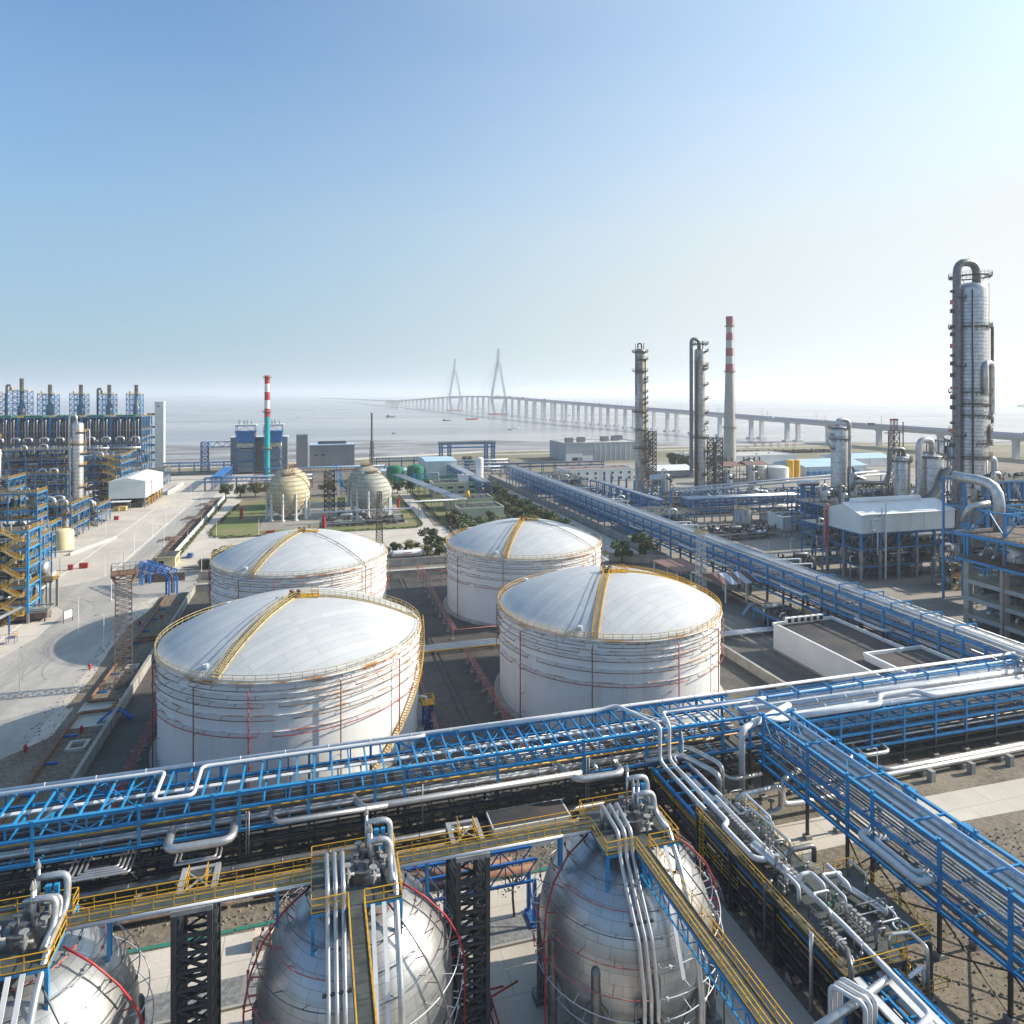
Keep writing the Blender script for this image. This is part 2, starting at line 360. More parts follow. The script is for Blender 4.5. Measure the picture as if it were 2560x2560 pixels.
m = bpy.data.materials.new('muddy_sea_water'); m.use_nodes = True; n = m.node_tree; P = n.nodes['Principled BSDF']
g = n.nodes.new('ShaderNodeNewGeometry').outputs['Position']
P.inputs['Roughness'].default_value = .22; P.inputs['IOR'].default_value = 1.33
c = mixc(n, ramp(n, noise(n, g, .0025, 8, (.3,1.8,1), .65, 1), .4, .62), (.24,.23,.225), (.4,.37,.35))
n.links.new(c, P.inputs['Base Color'])
b = n.nodes.new('ShaderNodeBump'); b.inputs['Strength'].default_value = .5; b.inputs['Distance'].default_value = .4
n.links.new(noise(n, g, .25, 6, (.4,1,1)), b.inputs['Height']); n.links.new(b.outputs[0], P.inputs['Normal']); M['water'] = m
m = bpy.data.materials.new('wet_tidal_mud'); m.use_nodes = True; n = m.node_tree; P = n.nodes['Principled BSDF']
g = n.nodes.new('ShaderNodeNewGeometry').outputs['Position']
f = ramp(n, noise(n, g, .012, 9, (.45,1.6,1), .68, 1.2), .44, .6)
c = mixc(n, f, (.17,.155,.145), (.38,.365,.35)); n.links.new(c, P.inputs['Base Color'])
mr = n.nodes.new('ShaderNodeMapRange'); n.links.new(f, mr.inputs[0]); mr.inputs['To Min'].default_value = .62; mr.inputs['To Max'].default_value = .24
n.links.new(mr.outputs[0], P.inputs['Roughness'])
b = n.nodes.new('ShaderNodeBump'); b.inputs['Strength'].default_value = .5; b.inputs['Distance'].default_value = .5
n.links.new(noise(n, g, .12, 6, (.5,1.6,1), .7), b.inputs['Height']); n.links.new(b.outputs[0], P.inputs['Normal']); M['mud'] = m

def sheet(name, poly, z, mt, label=None):
    b = MB(); b.add([(x, y, z) for x, y in poly], [tuple(range(len(poly)))]); o = b.build(name, mt); return tag(o, label, kind='structure')
def slab(name, poly, z0, z1, mt, label=None):
    b = MB(); b.prism(poly, z0, z1); o = b.build(name, mt); return tag(o, label, kind='structure')
def rc(x0, x1, y0, y1): return [(x0,y0),(x1,y0),(x1,y1),(x0,y1)]
sheet('sea', rc(-45000, 45000, -9000, 60000), -5, M['water'])
edge = []
for i in range(90):
    x = -3000+i*90; edge.append((x, 985-.33*max(0, x-50)+.00009*max(0, x-500)**2+22*sin(x*.011)+14*sin(x*.031+1)+9*R.random()))
sheet('mudflat', [(-3000, 300), (5010, 300)]+edge[::-1], -4.7, M['mud'])
land = [(-1500,-500),(2600,-500),(2600,640),(1500,650),(1100,640),(856,668),(568,714),(352,708),(166,702),(60,664),(-48,622),(-300,606),(-900,560),(-1500,520)]
slab('ground', land, -6, 0, M['soil'])
b = MB()
sea = land[3:]
for i in range(len(sea)-1):   # sloping rubble revetment and a pale coping along the shore
    (xa, ya), (xb, yb) = sea[i], sea[i+1]
    b.add([(xa,ya,1.2),(xb,yb,1.2),(xb,yb+14,-4.9),(xa,ya+14,-4.9),(xa,ya-5,1.2),(xb,yb-5,1.2),(xb,yb-6,0),(xa,ya-6,0)],
          [(0,3,2,1),(0,1,5,4),(4,5,6,7)])
tag(b.build('sea_wall', M['concl']), 'long pale concrete sea wall along the shore of the plant', 'sea wall')
sheet('scrubland', [(-300,600),(-48,614),(60,655),(166,694),(352,700),(568,706),(856,660),(1500,640),(1500,500),(520,500),(420,480),(330,560),(165,600),(-45,560),(-300,566)], .008, M['scrub'])
sheet('sea_road', [(160,668),(352,678),(568,684),(900,630),(1500,610),(1500,604),(900,622),(568,675),(352,669),(160,660)], .016, M['concl'])
# left: paving, road, verge
def arcpts(cx, cy, r, a0, a1, k=8): return [(cx+r*cos(radians(a0+(a1-a0)*i/k)), cy+r*sin(radians(a0+(a1-a0)*i/k))) for i in range(k+1)]
sheet('concrete_apron', rc(-320, -44.5, 60, 560), .004, M['apron'])
sheet('asphalt_road', [(-65,560),(-65,268)]+arcpts(-83,262,18,0,-80,6)+[(-100,243),(-320,243),(-320,226),(-86,226)]+arcpts(-80,212,14,90,15,5)+[(-66,196),(-70,176)]+arcpts(-88,172,20,0,-80,5)+[(-320,150),(-320,118),(-80,112),(-72,60),(-47.5,60),(-47.5,150),(-47.5,190)]+arcpts(-38,215,12,180,100,4)+[(-36,229),(44,229),(44,238),(-36,238)]+arcpts(-48,250,12,-30,40,3)+[(-57.7,262),(-57.7,560)], .01, M['asph'])
sheet('rear_road', rc(-35,122,229,237.5), .014, M['concl'])
sheet('stony_verge', [(-49,60),(-36,60),(-36,226),(-40,222),(-44,214),(-46.5,200),(-46.6,184),(-45.5,166),(-46,150),(-43.2,150),(-43.2,140),(-50.5,131),(-51.5,60)], .02, M['soil'])
sheet('paving_strip', rc(-43.2,-35.6,140.5,152), .028, M['concl'])
sheet('far_verge', rc(-57.5,-50.2,245,430), .018, M['soil'])
sheet('inner_road', [(-50,262),(100,262),(100,305),(52,311),(56,470),(44,470),(44,312),(-38,308),(-46,330),(-40,420),(-50,430)], .014, M['apron'])
sheet('lawn', [(-44,317),(-38,310),(44,310),(47,318),(47,415),(-38,415),(-42,400)], .02, M['grass'])
sheet('sphere_yard', [(-24,322),(42,322),(42,400),(-24,400)], .03, M['yard'])
b = MB()
for px0, px1, y in ((-66,-66,0),):
    for x, ya, yb in ((-66.2,262,400),(-74,180,225),(-80,155,230),(-81,245,400)): b.bx(x-.12, x+.12, ya, yb, .011, .05)
tag(b.build('kerb_line', M['white']), kind='structure')
def ribbon(label, cx, cy, r, a0, a1, w_, mt, n_=24, z=.034):
    b = MB(); P_ = []
    for i in range(n_+1):
        a = radians(a0+(a1-a0)*i/n_); ww = w_*(.3+.7*sin(pi*i/n_)); P_.append((cx+(r-ww/2)*cos(a), cy+(r-ww/2)*sin(a), cx+(r+ww/2)*cos(a), cy+(r+ww/2)*sin(a)))
    for p, q in zip(P_, P_[1:]): b.add([(p[0],p[1],z),(p[2],p[3],z),(q[2],q[3],z),(q[0],q[1],z)],[(0,1,2,3)])
    tag(b.build('tyre_marks', mt), label, kind='structure')
M['tyre'] = ground_mat('dark_tyre_rubber_marks', (.24,.235,.225), (.32,.31,.3), .8, .9)
for i, (cx, cy, r, a0, a1, w_) in enumerate(((-78,176,13,-80,20,.35),(-78.6,176,15.5,-75,30,.3),(-77,175,18,-70,40,.5),(-79,177,20.5,-65,30,.3),(-40,176,17.5,150,215,.4),(-40,176,21,150,205,.3),(-80,214,18,-10,80,.35),(-81,213,22,-5,70,.3),(-85,255,26,-60,10,.35),(-36,232,24,150,185,.3))): ribbon('dark tyre marks', cx, cy, r, a0, a1, w_, M['tyre'], 24, .034+.001*i)
# loose rubble on the bare soil
def rubble(label, x0, x1, y0, y1, n_, smax, seed, skip=None):
    rr = random.Random(seed); b = MB()
    for k in range(n_):
        x, y = rr.uniform(x0,x1), rr.uniform(y0,y1)
        if skip and skip(x, y): continue
        s = smax*rr.random()**2.2+.04; a = rr.uniform(0,6); q = [(s*rr.uniform(.5,1)*cos(a+j*1.57), s*rr.uniform(.5,1)*sin(a+j*1.57)) for j in range(4)]
        b.add([(x+u,y+v,0) for u, v in q]+[(x+u*.5,y+v*.5,s*rr.uniform(.4,.8)) for u, v in q],[(4,5,6,7),(0,1,5,4),(1,2,6,5),(2,3,7,6),(3,0,4,7)])
    return tag(b.build('rubble', M['rock']), label, kind='stuff')
M['rock'] = mat('pale_rubble_stone', (.3,.27,.22), (.16,.13,.1), 1.2, .95)
rubble('loose stones on the bare soil at the lower right', 54,150,30,73,9000,.26,1)
rubble('loose stones on the soil strip behind the metal spheres', -75,60,83,98,6000,.3,2)
rubble('loose stones on the verge by the rusty pipe', -49,-36,62,222,5000,.25,3,lambda x,y: 139 < y < 153 and x > -44)
# bund floor and walls
sheet('bund_floor', rc(-35,90.8,98,228), .012, M['bund'])
def wall(name, x0, y0, x1, y1, h, t, mt, label, cat='wall', group=None, panels=0):
    L = hypot(x1-x0, y1-y0); r = thing(name, label, cat, (x0,y0,0), atan2(y1-y0, x1-x0), group)
    b = MB(); b.bx(0, L, -t/2, t/2, 0, h)
    b.build('wall', mt, r); b = MB(); b.bx(0, L, -t/2-.06, t/2+.06, h, h+.12); b.build('coping', mt, r)
    if panels:
        b = MB()
        for i in range(int(L/panels)+1): b.bx(i*panels-.2, i*panels+.2, -t/2-.15, t/2+.15, 0, h-.01)
        b.build('pilaster', mt, r)
    return r
wall('bund_wall', -35.3,98,-35.3,228,2.0,.5,M['conc'],'concrete bund wall along the left of the white tanks','bund wall','bund walls round the tanks',20)
wall('bund_wall', 90.8,98,90.8,228,2.0,.6,M['conc'],'concrete bund wall right of the white tanks beside the dark yard','bund wall','bund walls round the tanks',20)
wall('bund_wall', -35.3,228,90.8,228,2.0,.5,M['conc'],'concrete bund wall behind the two rear white tanks','bund wall','bund walls round the tanks',20)
wall('yard_wall', -36,241.5,102,241.5,2.7,.3,M['conc'],'weathered panelled concrete wall in front of the tanker truck','wall',None,5)
wall('yard_wall', 102,229,121,218,3.0,.3,M['conc'],'short concrete wall by the dark round tree','wall',None,5)
wall('yard_wall', 120.5,221,119.3,478,3.0,.3,M['conc'],'long grey wall between the tree lined road and the blue pipe rack','wall',None,6)
wall('yard_wall', -52,243,-40.5,243,2.6,.3,M['rustd'],'brown wall behind the bright blue pipe gantry','wall',None,3)
# road with trees right of the lawns
sheet('tree_road', [(108,229),(119,222),(118.5,520),(108,520)], .016, M['concl'])
sheet('tree_verge', [(56,262),(107,236),(107,500),(57,500)], .01, M['grass'])
sheet('side_road', rc(84,91,300,480), .018, M['concl'])
# right yards
sheet('dark_yard', [(91.5,92),(122,92),(122,222),(100,226),(94,226),(91.5,215)], .012, M['coal'])
sheet('plant_yard', [(122,60),(420,60),(470,470),(350,560),(122,560)], .006, M['yard'])
# near ground: soil strip, road, gravel, sphere yard
sheet('near_road', rc(-120,75,76,82), .02, M['apron'])
sheet('near_road', [(75,76),(140,74),(220,72),(220,80),(140,81),(75,82)], .02, M['apron'])
sheet('gravel_strip', rc(-120,62,72.2,76), .012, M['gravel'])
sheet('sphere_paving', rc(-60,46,35,72), .01, M['apron'])
b = MB(); b.bx(-60,46,72,72.3,0,.25); tag(b.build('kerb', M['conc']), kind='structure')
b = MB()
for i in range(26):
    x = -60+i*5.4
    if 60 < x < 75: continue
    b.box(x, 82.6+R.uniform(-.1,.1), .02, 5.2, .55, .06, R.uniform(-.01,.01))
tag(b.build('green_ground_mesh', mat('green_dust_mesh', (.02,.2,.14), (.03,.14,.1), 1.5, .9)), 'strip of dark green dust mesh along the edge of the near road', 'ground mesh')

# ------------------------------------------------------------------ white storage tanks
DR, TH, DH = 22.0, 17.8, 5.9
def domez(r): # spherical cap
    Rs = (DR*DR+DH*DH)/(2*DH); return TH+sqrt(Rs*Rs-r*r)-(Rs-DH)
def tank(x, y, label, rusty, mirror, walk, seed, spiral=True):
    rr = random.Random(seed); t = thing('storage_tank', label, 'storage tank', (x,y,0), 0, 'white domed storage tanks')
    wm = tank_white('white_tank_paint', DR, rusty); dm = dome_white('white_dome_plates', rusty, radians(-28))
    b = MB(); b.lathe([(DR+1.2,0),(DR+1.2,.5),(DR,.5)], 96); b.build('foundation', M['conc'], t)
    b = MB(); b.lathe([(DR,.5),(DR,TH)], 120); b.build('shell', wm, t)
    b = MB(); b.lathe([(DR+.05,TH-.1),(DR+.05,TH),(DR*.999,TH+.02)]+[(DR*k/12, domez(DR*k/12)) for k in range(11,-1,-1)], 120); b.build('roof', dm, t)
    b = MB(); b.lathe([(DR+.02,TH-.55),(DR+.5,TH-.45),(DR+.5,TH-.3),(DR+.02,TH-.3)], 120)
    for k in range(72):
        a = 2*pi*k/72; b.bar((cos(a)*(DR+.02), sin(a)*(DR+.02), TH-1.1), (cos(a)*(DR+.5), sin(a)*(DR+.5), TH-.45), .08)
    b.build('rim_gutter', M['ledge'], t)
    b = MB(); N = 84; pts = [(cos(2*pi*k/N)*(DR+.35), sin(2*pi*k/N)*(DR+.35), TH-.25) for k in range(N)]; pts.append(pts[0])
    b.rail(pts, 1.15, 1.7, .07); b.build('rim_railing', M['yrust'] if not mirror else M['yellow'], t)
    # cooling water rings on brackets with rust stained ledges
    for z in (16.45, 15.2, 14.0, 12.1, 9.7):
        b = MB(); b.lathe([(DR+.01,z+.5),(DR+.2,z+.47),(DR+.2,z+.4),(DR+.01,z+.34)], 120); b.build('ledge', M['ledge'], t)
        b = MB(); K = 96; off = rr.uniform(0, 6)
        for s in range(4):
            a0 = s*pi/2+.06+off; a1 = a0+pi/2-.1
            b.tube([(cos(a0+(a1-a0)*k/24)*(DR+.75), sin(a0+(a1-a0)*k/24)*(DR+.75), z) for k in range(25)], .07, 5)
            for k in range(0, 25, 3):
                a = a0+(a1-a0)*k/24; c, s_ = cos(a), sin(a)
                b.bar((c*DR, s_*DR, z+.38), (c*(DR+.85), s_*(DR+.85), z+.38), .06); b.bar((c*(DR+.8), s_*(DR+.8), z+.38), (c*(DR+.8), s_*(DR+.8), z-.05), .06)
        b.build('spray_ring', M['red'] if z < 10 else M['rust'] if z < 15 else M['rustd'], t)
    for i, a in enumerate(sorted([rr.uniform(-2.9,-2.6), -2.22, -1.83, -1.25, -.75, .5, 1.9] if not mirror else [-2.75,-2.1,-1.42,-.9,-.25,.7,2.2])):
        b = MB(); c, s_ = cos(a), sin(a); b.tube([(c*(DR+1), s_*(DR+1), .5), (c*(DR+1), s_*(DR+1), 16.6)], .1, 6)
        for z in (1.5,5,9.5,13.8,16.5): b.bar((c*DR, s_*DR, z), (c*(DR+1), s_*(DR+1), z), .07)
        b.build('riser_pipe', M['red'] if i % 2 == 0 else M['rust'], t)
    # roof stair towards the camera side, walkway or pipe to the right rim
    a = radians(240.5); ux, uy = cos(a), sin(a); px, py = -uy, ux; b = MB(); bs = MB()
    prof = [DR*k/22 for k in range(1, 23)]
    for sd in (-.55, .55):
        pts = [(ux*r+px*sd, uy*r+py*sd, domez(min(r, DR))+.12) for r in prof]
        b.rail(pts, 1.0, 1.6, .06)
        for p, q in zip(pts, pts[1:]): bs.bar(p, q, .1, .18)
    k = 1.2
    while k < DR:
        z = domez(k)+.2; bs.bar((ux*k-px*.55, uy*k-py*.55, z), (ux*k+px*.55, uy*k+py*.55, z), .13, .05); k += .45
    st = bs.build('roof_stair', M['yrust'], t); b.build('handrail', M['yellow'] if mirror else M['yrust'], st)
    if walk:
        b = MB()
        for sd in (-.5, .5):
            pts = [(r, sd, domez(min(r, DR))+.1) for r in prof]; b.rail(pts, 1.0, 1.6, .06)
            for p, q in zip(pts, pts[1:]): b.bar(p, q, .1, .14)
        b.build('roof_walkway', M['yellow'] if mirror else M['yrust'], t)
    else:
        a = radians(-47); b = MB(); b.tube([(cos(a)*r, sin(a)*r, domez(min(r, DR))+.45) for r in prof]+[(cos(a)*(DR+.6), sin(a)*(DR+.6), TH-.5), (cos(a)*(DR+.6), sin(a)*(DR+.6), .6)], .09, 6)
        for r in prof[::4]: b.bar((cos(a)*r, sin(a)*r, domez(r)), (cos(a)*r, sin(a)*r, domez(r)+.45), .08)
        b.build('roof_pipe', M['rust'], t)
    # vents at the apex
    zt = TH+DH; b = MB()
    b.cyl(0, 0, zt-.2, zt+.5, 1.0, n=16)
    for k in range(3):
        aa = k*2.1+.4; b.cyl(cos(aa)*.7, sin(aa)*.7, zt, zt+.9, .22, n=8); b.lathe([(.1,zt+1.2),(.42,zt+1.1),(.42,zt+.8),(.1,zt+.75)], 10, cos(aa)*.7, sin(aa)*.7)
    b.build('roof_vent', M['rustd'], t)
    b = MB(); b.box(1.6, .2, zt-.05, 5.2, 2.4, .1)
    b.rail([(-1,-1,zt),(4.1,-1,zt),(4.1,1.4,zt),(-1,1.4,zt),(-1,-1,zt)], 1.0, 1.2, .07); b.build('apex_platform', M['yellow'], t)
    for aa in ((240.5-8, 0.93), (5, .96), (130, .9)):
        a = radians(aa[0]); b = MB(); r = DR*aa[1]; b.cyl(cos(a)*r, sin(a)*r, domez(r)-.1, domez(r)+.45, .45, n=12); b.build('manhole', M['offw'], t)
    # stair winding round the shell
    if spiral:
        a0, a1 = (0, radians(57 if mirror else -57)); b = MB(); h = MB(); n_ = 62
        for k in range(n_):
            f = k/n_; a = a0+(a1-a0)*f; z = TH-.3-(TH-.9)*f; c, s_ = cos(a), sin(a)
            b.bar((c*(DR+.15), s_*(DR+.15), z), (c*(DR+1.05), s_*(DR+1.05), z), .3, .05)
        for rd in (DR+.12, DR+1.05):
            P_ = [(cos(a0+(a1-a0)*k/30)*rd, sin(a0+(a1-a0)*k/30)*rd, TH-.3-(TH-.9)*k/30) for k in range(31)]
            for p, q in zip(P_, P_[1:]): b.bar(p, q, .06, .26)
            if rd > DR+1: h.rail(P_, 1.0, 1.2, .06, kick=False)
        sp = b.build('spiral_stair', M['yrust'], t); h.build('handrail', M['yellow'], sp)
    # access platform on blue legs low on the shell
    a = radians(-14 if not mirror else -100); b = MB(); l = MB(); c, s_ = cos(a)*(DR+1.7), sin(a)*(DR+1.7)
    b.box(c, s_, 4.3, 2.2, 2.2, .12); b.rail([(c-1.1,s_-1.1,4.42),(c+1.1,s_-1.1,4.42),(c+1.1,s_+1.1,4.42),(c-1.1,s_+1.1,4.42),(c-1.1,s_-1.1,4.42)], 1.1, 1.1, .07)
    l.lat(c, s_, 0, 4.3, 1.6, 1.6, 3, .1); pf = b.build('access_platform', M['yellow'], t); l.build('lattice_legs', M['dkblue'], pf)
    b = MB(); b.tube([(cos(a)*DR, sin(a)*DR, 5.5), (cos(a)*(DR+1.5), sin(a)*(DR+1.5), 5.5), (cos(a)*(DR+1.5), sin(a)*(DR+1.5), .6)], .22, 8); b.build('outlet_pipe', M['pipew'], pf)
    return t
tank(-3.5,129.5,'nearest left white domed tank, its long roof stair running down towards the left front', .6, False, True, 1)
tank(57.5,130.0,'front right white domed tank with a bright yellow rim rail and heavy rust bands', 1.0, True, True, 2)
tank(58.0,190.5,'rear right white domed tank behind the yellow railed one, standing alone against the tree road', .7, True, False, 3, False)
tank(-3.4,190.8,'rear left white domed tank just behind the nearest tank', .8, False, False, 4, False)
# floor drain between the tanks
b = MB(); b.bx(26.0,26.35,100,226,.02,.12); b.bx(27.3,27.6,100,226,.02,.12); tag(b.build('drain_channel', M['dark']), 'narrow dark drain channel running between the white tanks', 'drain channel')

# fire water pipe lines
def pipeline(name, label, runs, r, mt, legs=None, z0=0, cat='pipeline', leg_m=None, bend=None):
    t = thing(name, label, cat, (runs[0][0][0], runs[0][0][1], 0)); ox, oy = runs[0][0][0], runs[0][0][1]
    for run in runs:
        b = MB(); b.tube([(p[0]-ox, p[1]-oy, p[2]) for p in run], r, 8, bend=bend); b.build('pipe', mt, t)
    for (x, y, h, wd, horiz) in (legs or []):
        b = MB(); b.box(x-ox, y-oy, z0, .28, .28, h-z0); b.box(x-ox, y-oy, z0, .7, .7, .35)
        if horiz: b.box(x-ox, y-oy, h-.12, wd, .2, .14)
        else: b.box(x-ox, y-oy, h-.12, .2, wd, .14)
        b.build('support', leg_m or M['conc'], t)
    return t
def offs(pts, d, horiz=False): return [(p[0]+(0 if horiz else d), p[1]+(d if horiz else 0), p[2]) for p in pts]
base = [(33,226,4),(33,207,4),(32.6,164,3.2)]
pipeline('red_pipe_rack', 'faded red fire pipes on tall posts between the rear white tanks',
         [[(31+k*.62,226,4.2),(31+k*.62,207,4.2)] for k in range(5)]+[[(31.8+k*.45,207,4.2),(32.0+k*.45,163.7,3.2),(60,163.7-k*.3,3.2)] for k in range(3)],
         .075, M['redw'], [(32.4,y,4.0 if y > 207 else 3.1,3.4 if y > 207 else 1.4,True) for y in range(166,228,6)])
pipeline('red_pipe_rack', 'four faded red pipes on low posts between the two front white tanks',
         [[(32+k*.3,152,3.0),(32.2+k*.42,104,3.0)] for k in range(4)], .075, M['redw'], [(32.6,y,2.85,1.8,True) for y in range(105,152,5)])
pipeline('red_pipe_rack', 'pair of thin red pipes right beside the nearest white tank', [[(20+k*.35,139,3.0),(19.8+k*.35,104,3.0)] for k in range(2)], .07, M['redw'], [(20,y,2.85,1.0,True) for y in range(105,139,5)])
pipeline('red_pipe_rack', 'three red pipes on low posts left of the nearest white tank', [[(-28.4+k*.35,140,2),(-28.4+k*.42,99,2)] for k in range(4)], .08, M['red'], [(-27.8,y,1.85,2.0,True) for y in range(100,141,5)])
pipeline('red_pipe_rack', 'short level red manifold pipes by the rear bund wall', [[(36+k*.0,219+k*.7,3.4),(44,219+k*.7,3.4)] for k in range(2)]+[[(34,206.5,4),(44,206.5,4)]], .12, M['redw'], [(39,219.4,3.2,2.4,False),(43,206.5,3.8,1,False)])
pipeline('pipe_bundle', 'white and yellow pipes lying across the bund between the front and rear tanks', [[(18.5,158+k*1.05,.9),(89,158+k*1.05,.9)] for k in range(4)], .24, M['pipew'], [(x,159.6,.6,4.6,False) for x in range(20,89,7)])
b = MB(); b.tube([(19,157.2,1.0),(89,157.2,1.0)], .16, 8); tag(b.build('yellow_pipe', M['yellow']), 'single yellow pipe beside the white pipes across the bund', 'pipe')
# ------------------------------------------------------------------ near gas spheres with their top platforms
SR, SZ, DZ = 8.3, 9.3, 18.6
def ring_pts(rad, z, a0, a1, k): return [(rad*cos(a0+(a1-a0)*i/k), rad*sin(a0+(a1-a0)*i/k), z) for i in range(k+1)]
def near_sphere(x, label, seed):
    rr = random.Random(seed); t = thing('gas_sphere', label, 'gas sphere', (x,61.5,0), 0, 'near metal clad gas spheres')
    b = MB(); b.lathe([(SR*sin(pi*k/40), SZ-SR*cos(pi*k/40)) for k in range(41)], 72); b.build('shell', M['sph'], t)
    for k in range(10):
        a = 2*pi*k/10+.2; b = MB(); c, s_ = cos(a)*SR*.985, sin(a)*SR*.985
        b.cyl(c, s_, 0, SZ+.6, .45, n=14); b.lathe([(.45,SZ+.6),(.3,SZ+1.0),(0,SZ+1.1)], 14, c, s_); b.box(c, s_, 0, 1.5, 1.5, .7)
        b.build('leg', M['pipeg'], t)
    b = MB()
    for k in range(10):
        a = 2*pi*k/10+.2; a2 = a+2*pi/10; p = lambda q, z: (cos(q)*SR*.985, sin(q)*SR*.985, z)
        b.bar(p(a,1), p(a2,7.5), .12); b.bar(p(a2,1), p(a,7.5), .12)
    b.build('bracing', M['pipeg'], t)
    # cooling water rings, red and grey, on short brackets
    for lat_, dev in ((62,.7),(50,.75),(38,.8),(26,.85),(13,.9),(-2,.95),(-16,.9),(-30,.9)):
        la = radians(lat_); rd = (SR+dev)*cos(la); z = SZ+(SR+dev)*sin(la); rs = SR*cos(la); zs = SZ+SR*sin(la)
        for s in range(4):
            a0 = s*pi/2-.1+rr.uniform(-.04,.04); a1 = a0+pi/2-.08; b = MB(); b.tube(ring_pts(rd, z, a0, a1, 16), .045, 6)
            for k in range(0, 17, 4):
                a = a0+(a1-a0)*k/16; b.bar((rs*cos(a), rs*sin(a), zs), (rd*cos(a), rd*sin(a), z), .06)
            for k in (1, 15):
                a = a0+(a1-a0)*k/16; b.cyl(rd*cos(a), rd*sin(a), z-.12, z+.12, .12, n=6)
            b.build('spray_ring', M['redw'] if (s+int(lat_)) % 5 == 0 else M['pipew'] if lat_ < 20 else M['pipeg'], t)
    for a, mt in ((-.42,'red'),(3.15,'red'),(-1.0,'pipeg')):
        b = MB(); P_ = [((SR+1.1)*cos(radians(l))*cos(a+.004*(66-l)), (SR+1.1)*cos(radians(l))*sin(a+.004*(66-l)), SZ+(SR+1.1)*sin(radians(l))) for l in (66,50,34,20,6,-2)]
        P_ += [(P_[-1][0], P_[-1][1], .4)]; b.tube(P_, .085, 8, bend=.3)
        for p in P_[1:5]:
            v = Vector(p)-Vector((0,0,SZ)); q = Vector((0,0,SZ))+v.normalized()*SR; b.bar(p, q, .07)
        b.build('main_water_pipe', M[mt], t)
    # platform
    X0, X1, Y0, Y1 = -3.8, 3.4, -4.4, 2.3
    b = MB()
    hole = (-.9, 1.9, -2.2, 1.2)
    b.bx(X0,hole[0],Y0,Y1,DZ-.08,DZ); b.bx(hole[1],X1,Y0,Y1,DZ-.08,DZ); b.bx(hole[0],hole[1],Y0,hole[2],DZ-.08,DZ); b.bx(hole[0],hole[1],hole[3],Y1,DZ-.08,DZ)
    pl = b.build('platform', M['deck'], t); b = MB()
    for y in (Y0+.1, Y1-.1): b.bx(X0,X1,y-.1,y+.1,DZ-.34,DZ-.085)
    for x_ in (X0+.1, X1-.1): b.bx(x_-.1,x_+.1,Y0+.2,Y1-.2,DZ-.34,DZ-.085)
    for px, py in ((X0+.1,Y0+.1),(X1-.1,Y0+.1),(X0+.1,Y1-.1),(X1-.1,Y1-.1),(-.2,Y0+.1),(-.2,Y1-.1)):
        zz = SZ+sqrt(SR*SR-px*px-py*py)-.1; b.bx(px-.14,px+.14,py-.14,py+.14,zz,DZ-.345)
    b.build('platform_frame', M['blue'], pl)
    b = MB(); w0 = -1.0; w1 = .4
    b.rail([(w0,Y0,DZ),(X0,Y0,DZ),(X0,-.6,DZ)], 1.15, 1.4, .055); b.rail([(X0,1.0,DZ),(X0,Y1,DZ),(X1,Y1,DZ),(X1,1.0,DZ)], 1.15, 1.4, .055)
    b.rail([(X1,-.6,DZ),(X1,Y0,DZ),(w1,Y0,DZ)], 1.15, 1.4, .055); b.build('railing', M['yellow'], pl)
    # manhole, nozzles, valves
    b = MB(); b.cyl(.5,-.4,DZ-1.2,DZ+.5,1.15,n=24); b.cyl(.5,-.4,DZ+.5,DZ+.62,1.3,n=24)
    for k in range(5):
        a = k*1.25; b.cyl(.5+cos(a)*.75, -.4+sin(a)*.75, DZ+.6, DZ+1.2, .16, n=8); b.cyl(.5+cos(a)*.75, -.4+sin(a)*.75, DZ+1.2, DZ+1.28, .28, n=8)
    b.build('manhole', M['pipeg'], t)
    for vx, vy in ((-.9,-1.6),(1.9,.5),(2.2,-1.2),(.2,1.1),(1.2,-2.4)):
        b = MB(); b.cyl(vx,vy,DZ,DZ+1.5,.14,n=8); b.cyl(vx,vy,DZ+.5,DZ+.95,.3,n=8); b.cyl(vx,vy,DZ+1.5,DZ+1.56,.34,n=10); b.tube([(vx-.6,vy,DZ+.7),(vx+.6,vy,DZ+.7)],.12,6)
        b.build('valve', M['grey'], t)
    # relief valve stacks with goose necks running right and down the front
    for k, (sy, zz) in enumerate(((1.3,3.1),(.2,2.2),(-.6,2.6))):
        b = MB(); rad = .26 if k != 1 else .15; sx = .9+.12*k
        b.tube([(sx,sy,DZ),(sx,sy,DZ+zz+.7)], .13, 8); b.lathe([(.13,DZ+zz+.7),(.2,DZ+zz+.9),(.03,DZ+zz+1.5)], 8, sx, sy)
        ex = 3.0-.12*k
        pts = [(sx,sy,DZ+zz),(ex,sy,DZ+zz),(ex,sy-.5,DZ+.8),(ex,-3.0-.2*k,DZ+.6)]
        if k == 0: pts += [(ex-.1,-5.2,DZ-1.2),(ex-.1,-8.0,SZ+4.4),(ex-.1,-9.2,SZ-1),(ex-.1,-9.2,.3)]
        b.tube(pts, rad, 10, bend=.7); b.build('relief_pipe', M['pipe'], t)
    b = MB(); b.bx(1.55,1.95,.6,.95,DZ,DZ+2.7); b.bx(2.15,2.5,.6,.95,DZ,DZ+2.7); b.build('support_post', M['blue'], t)
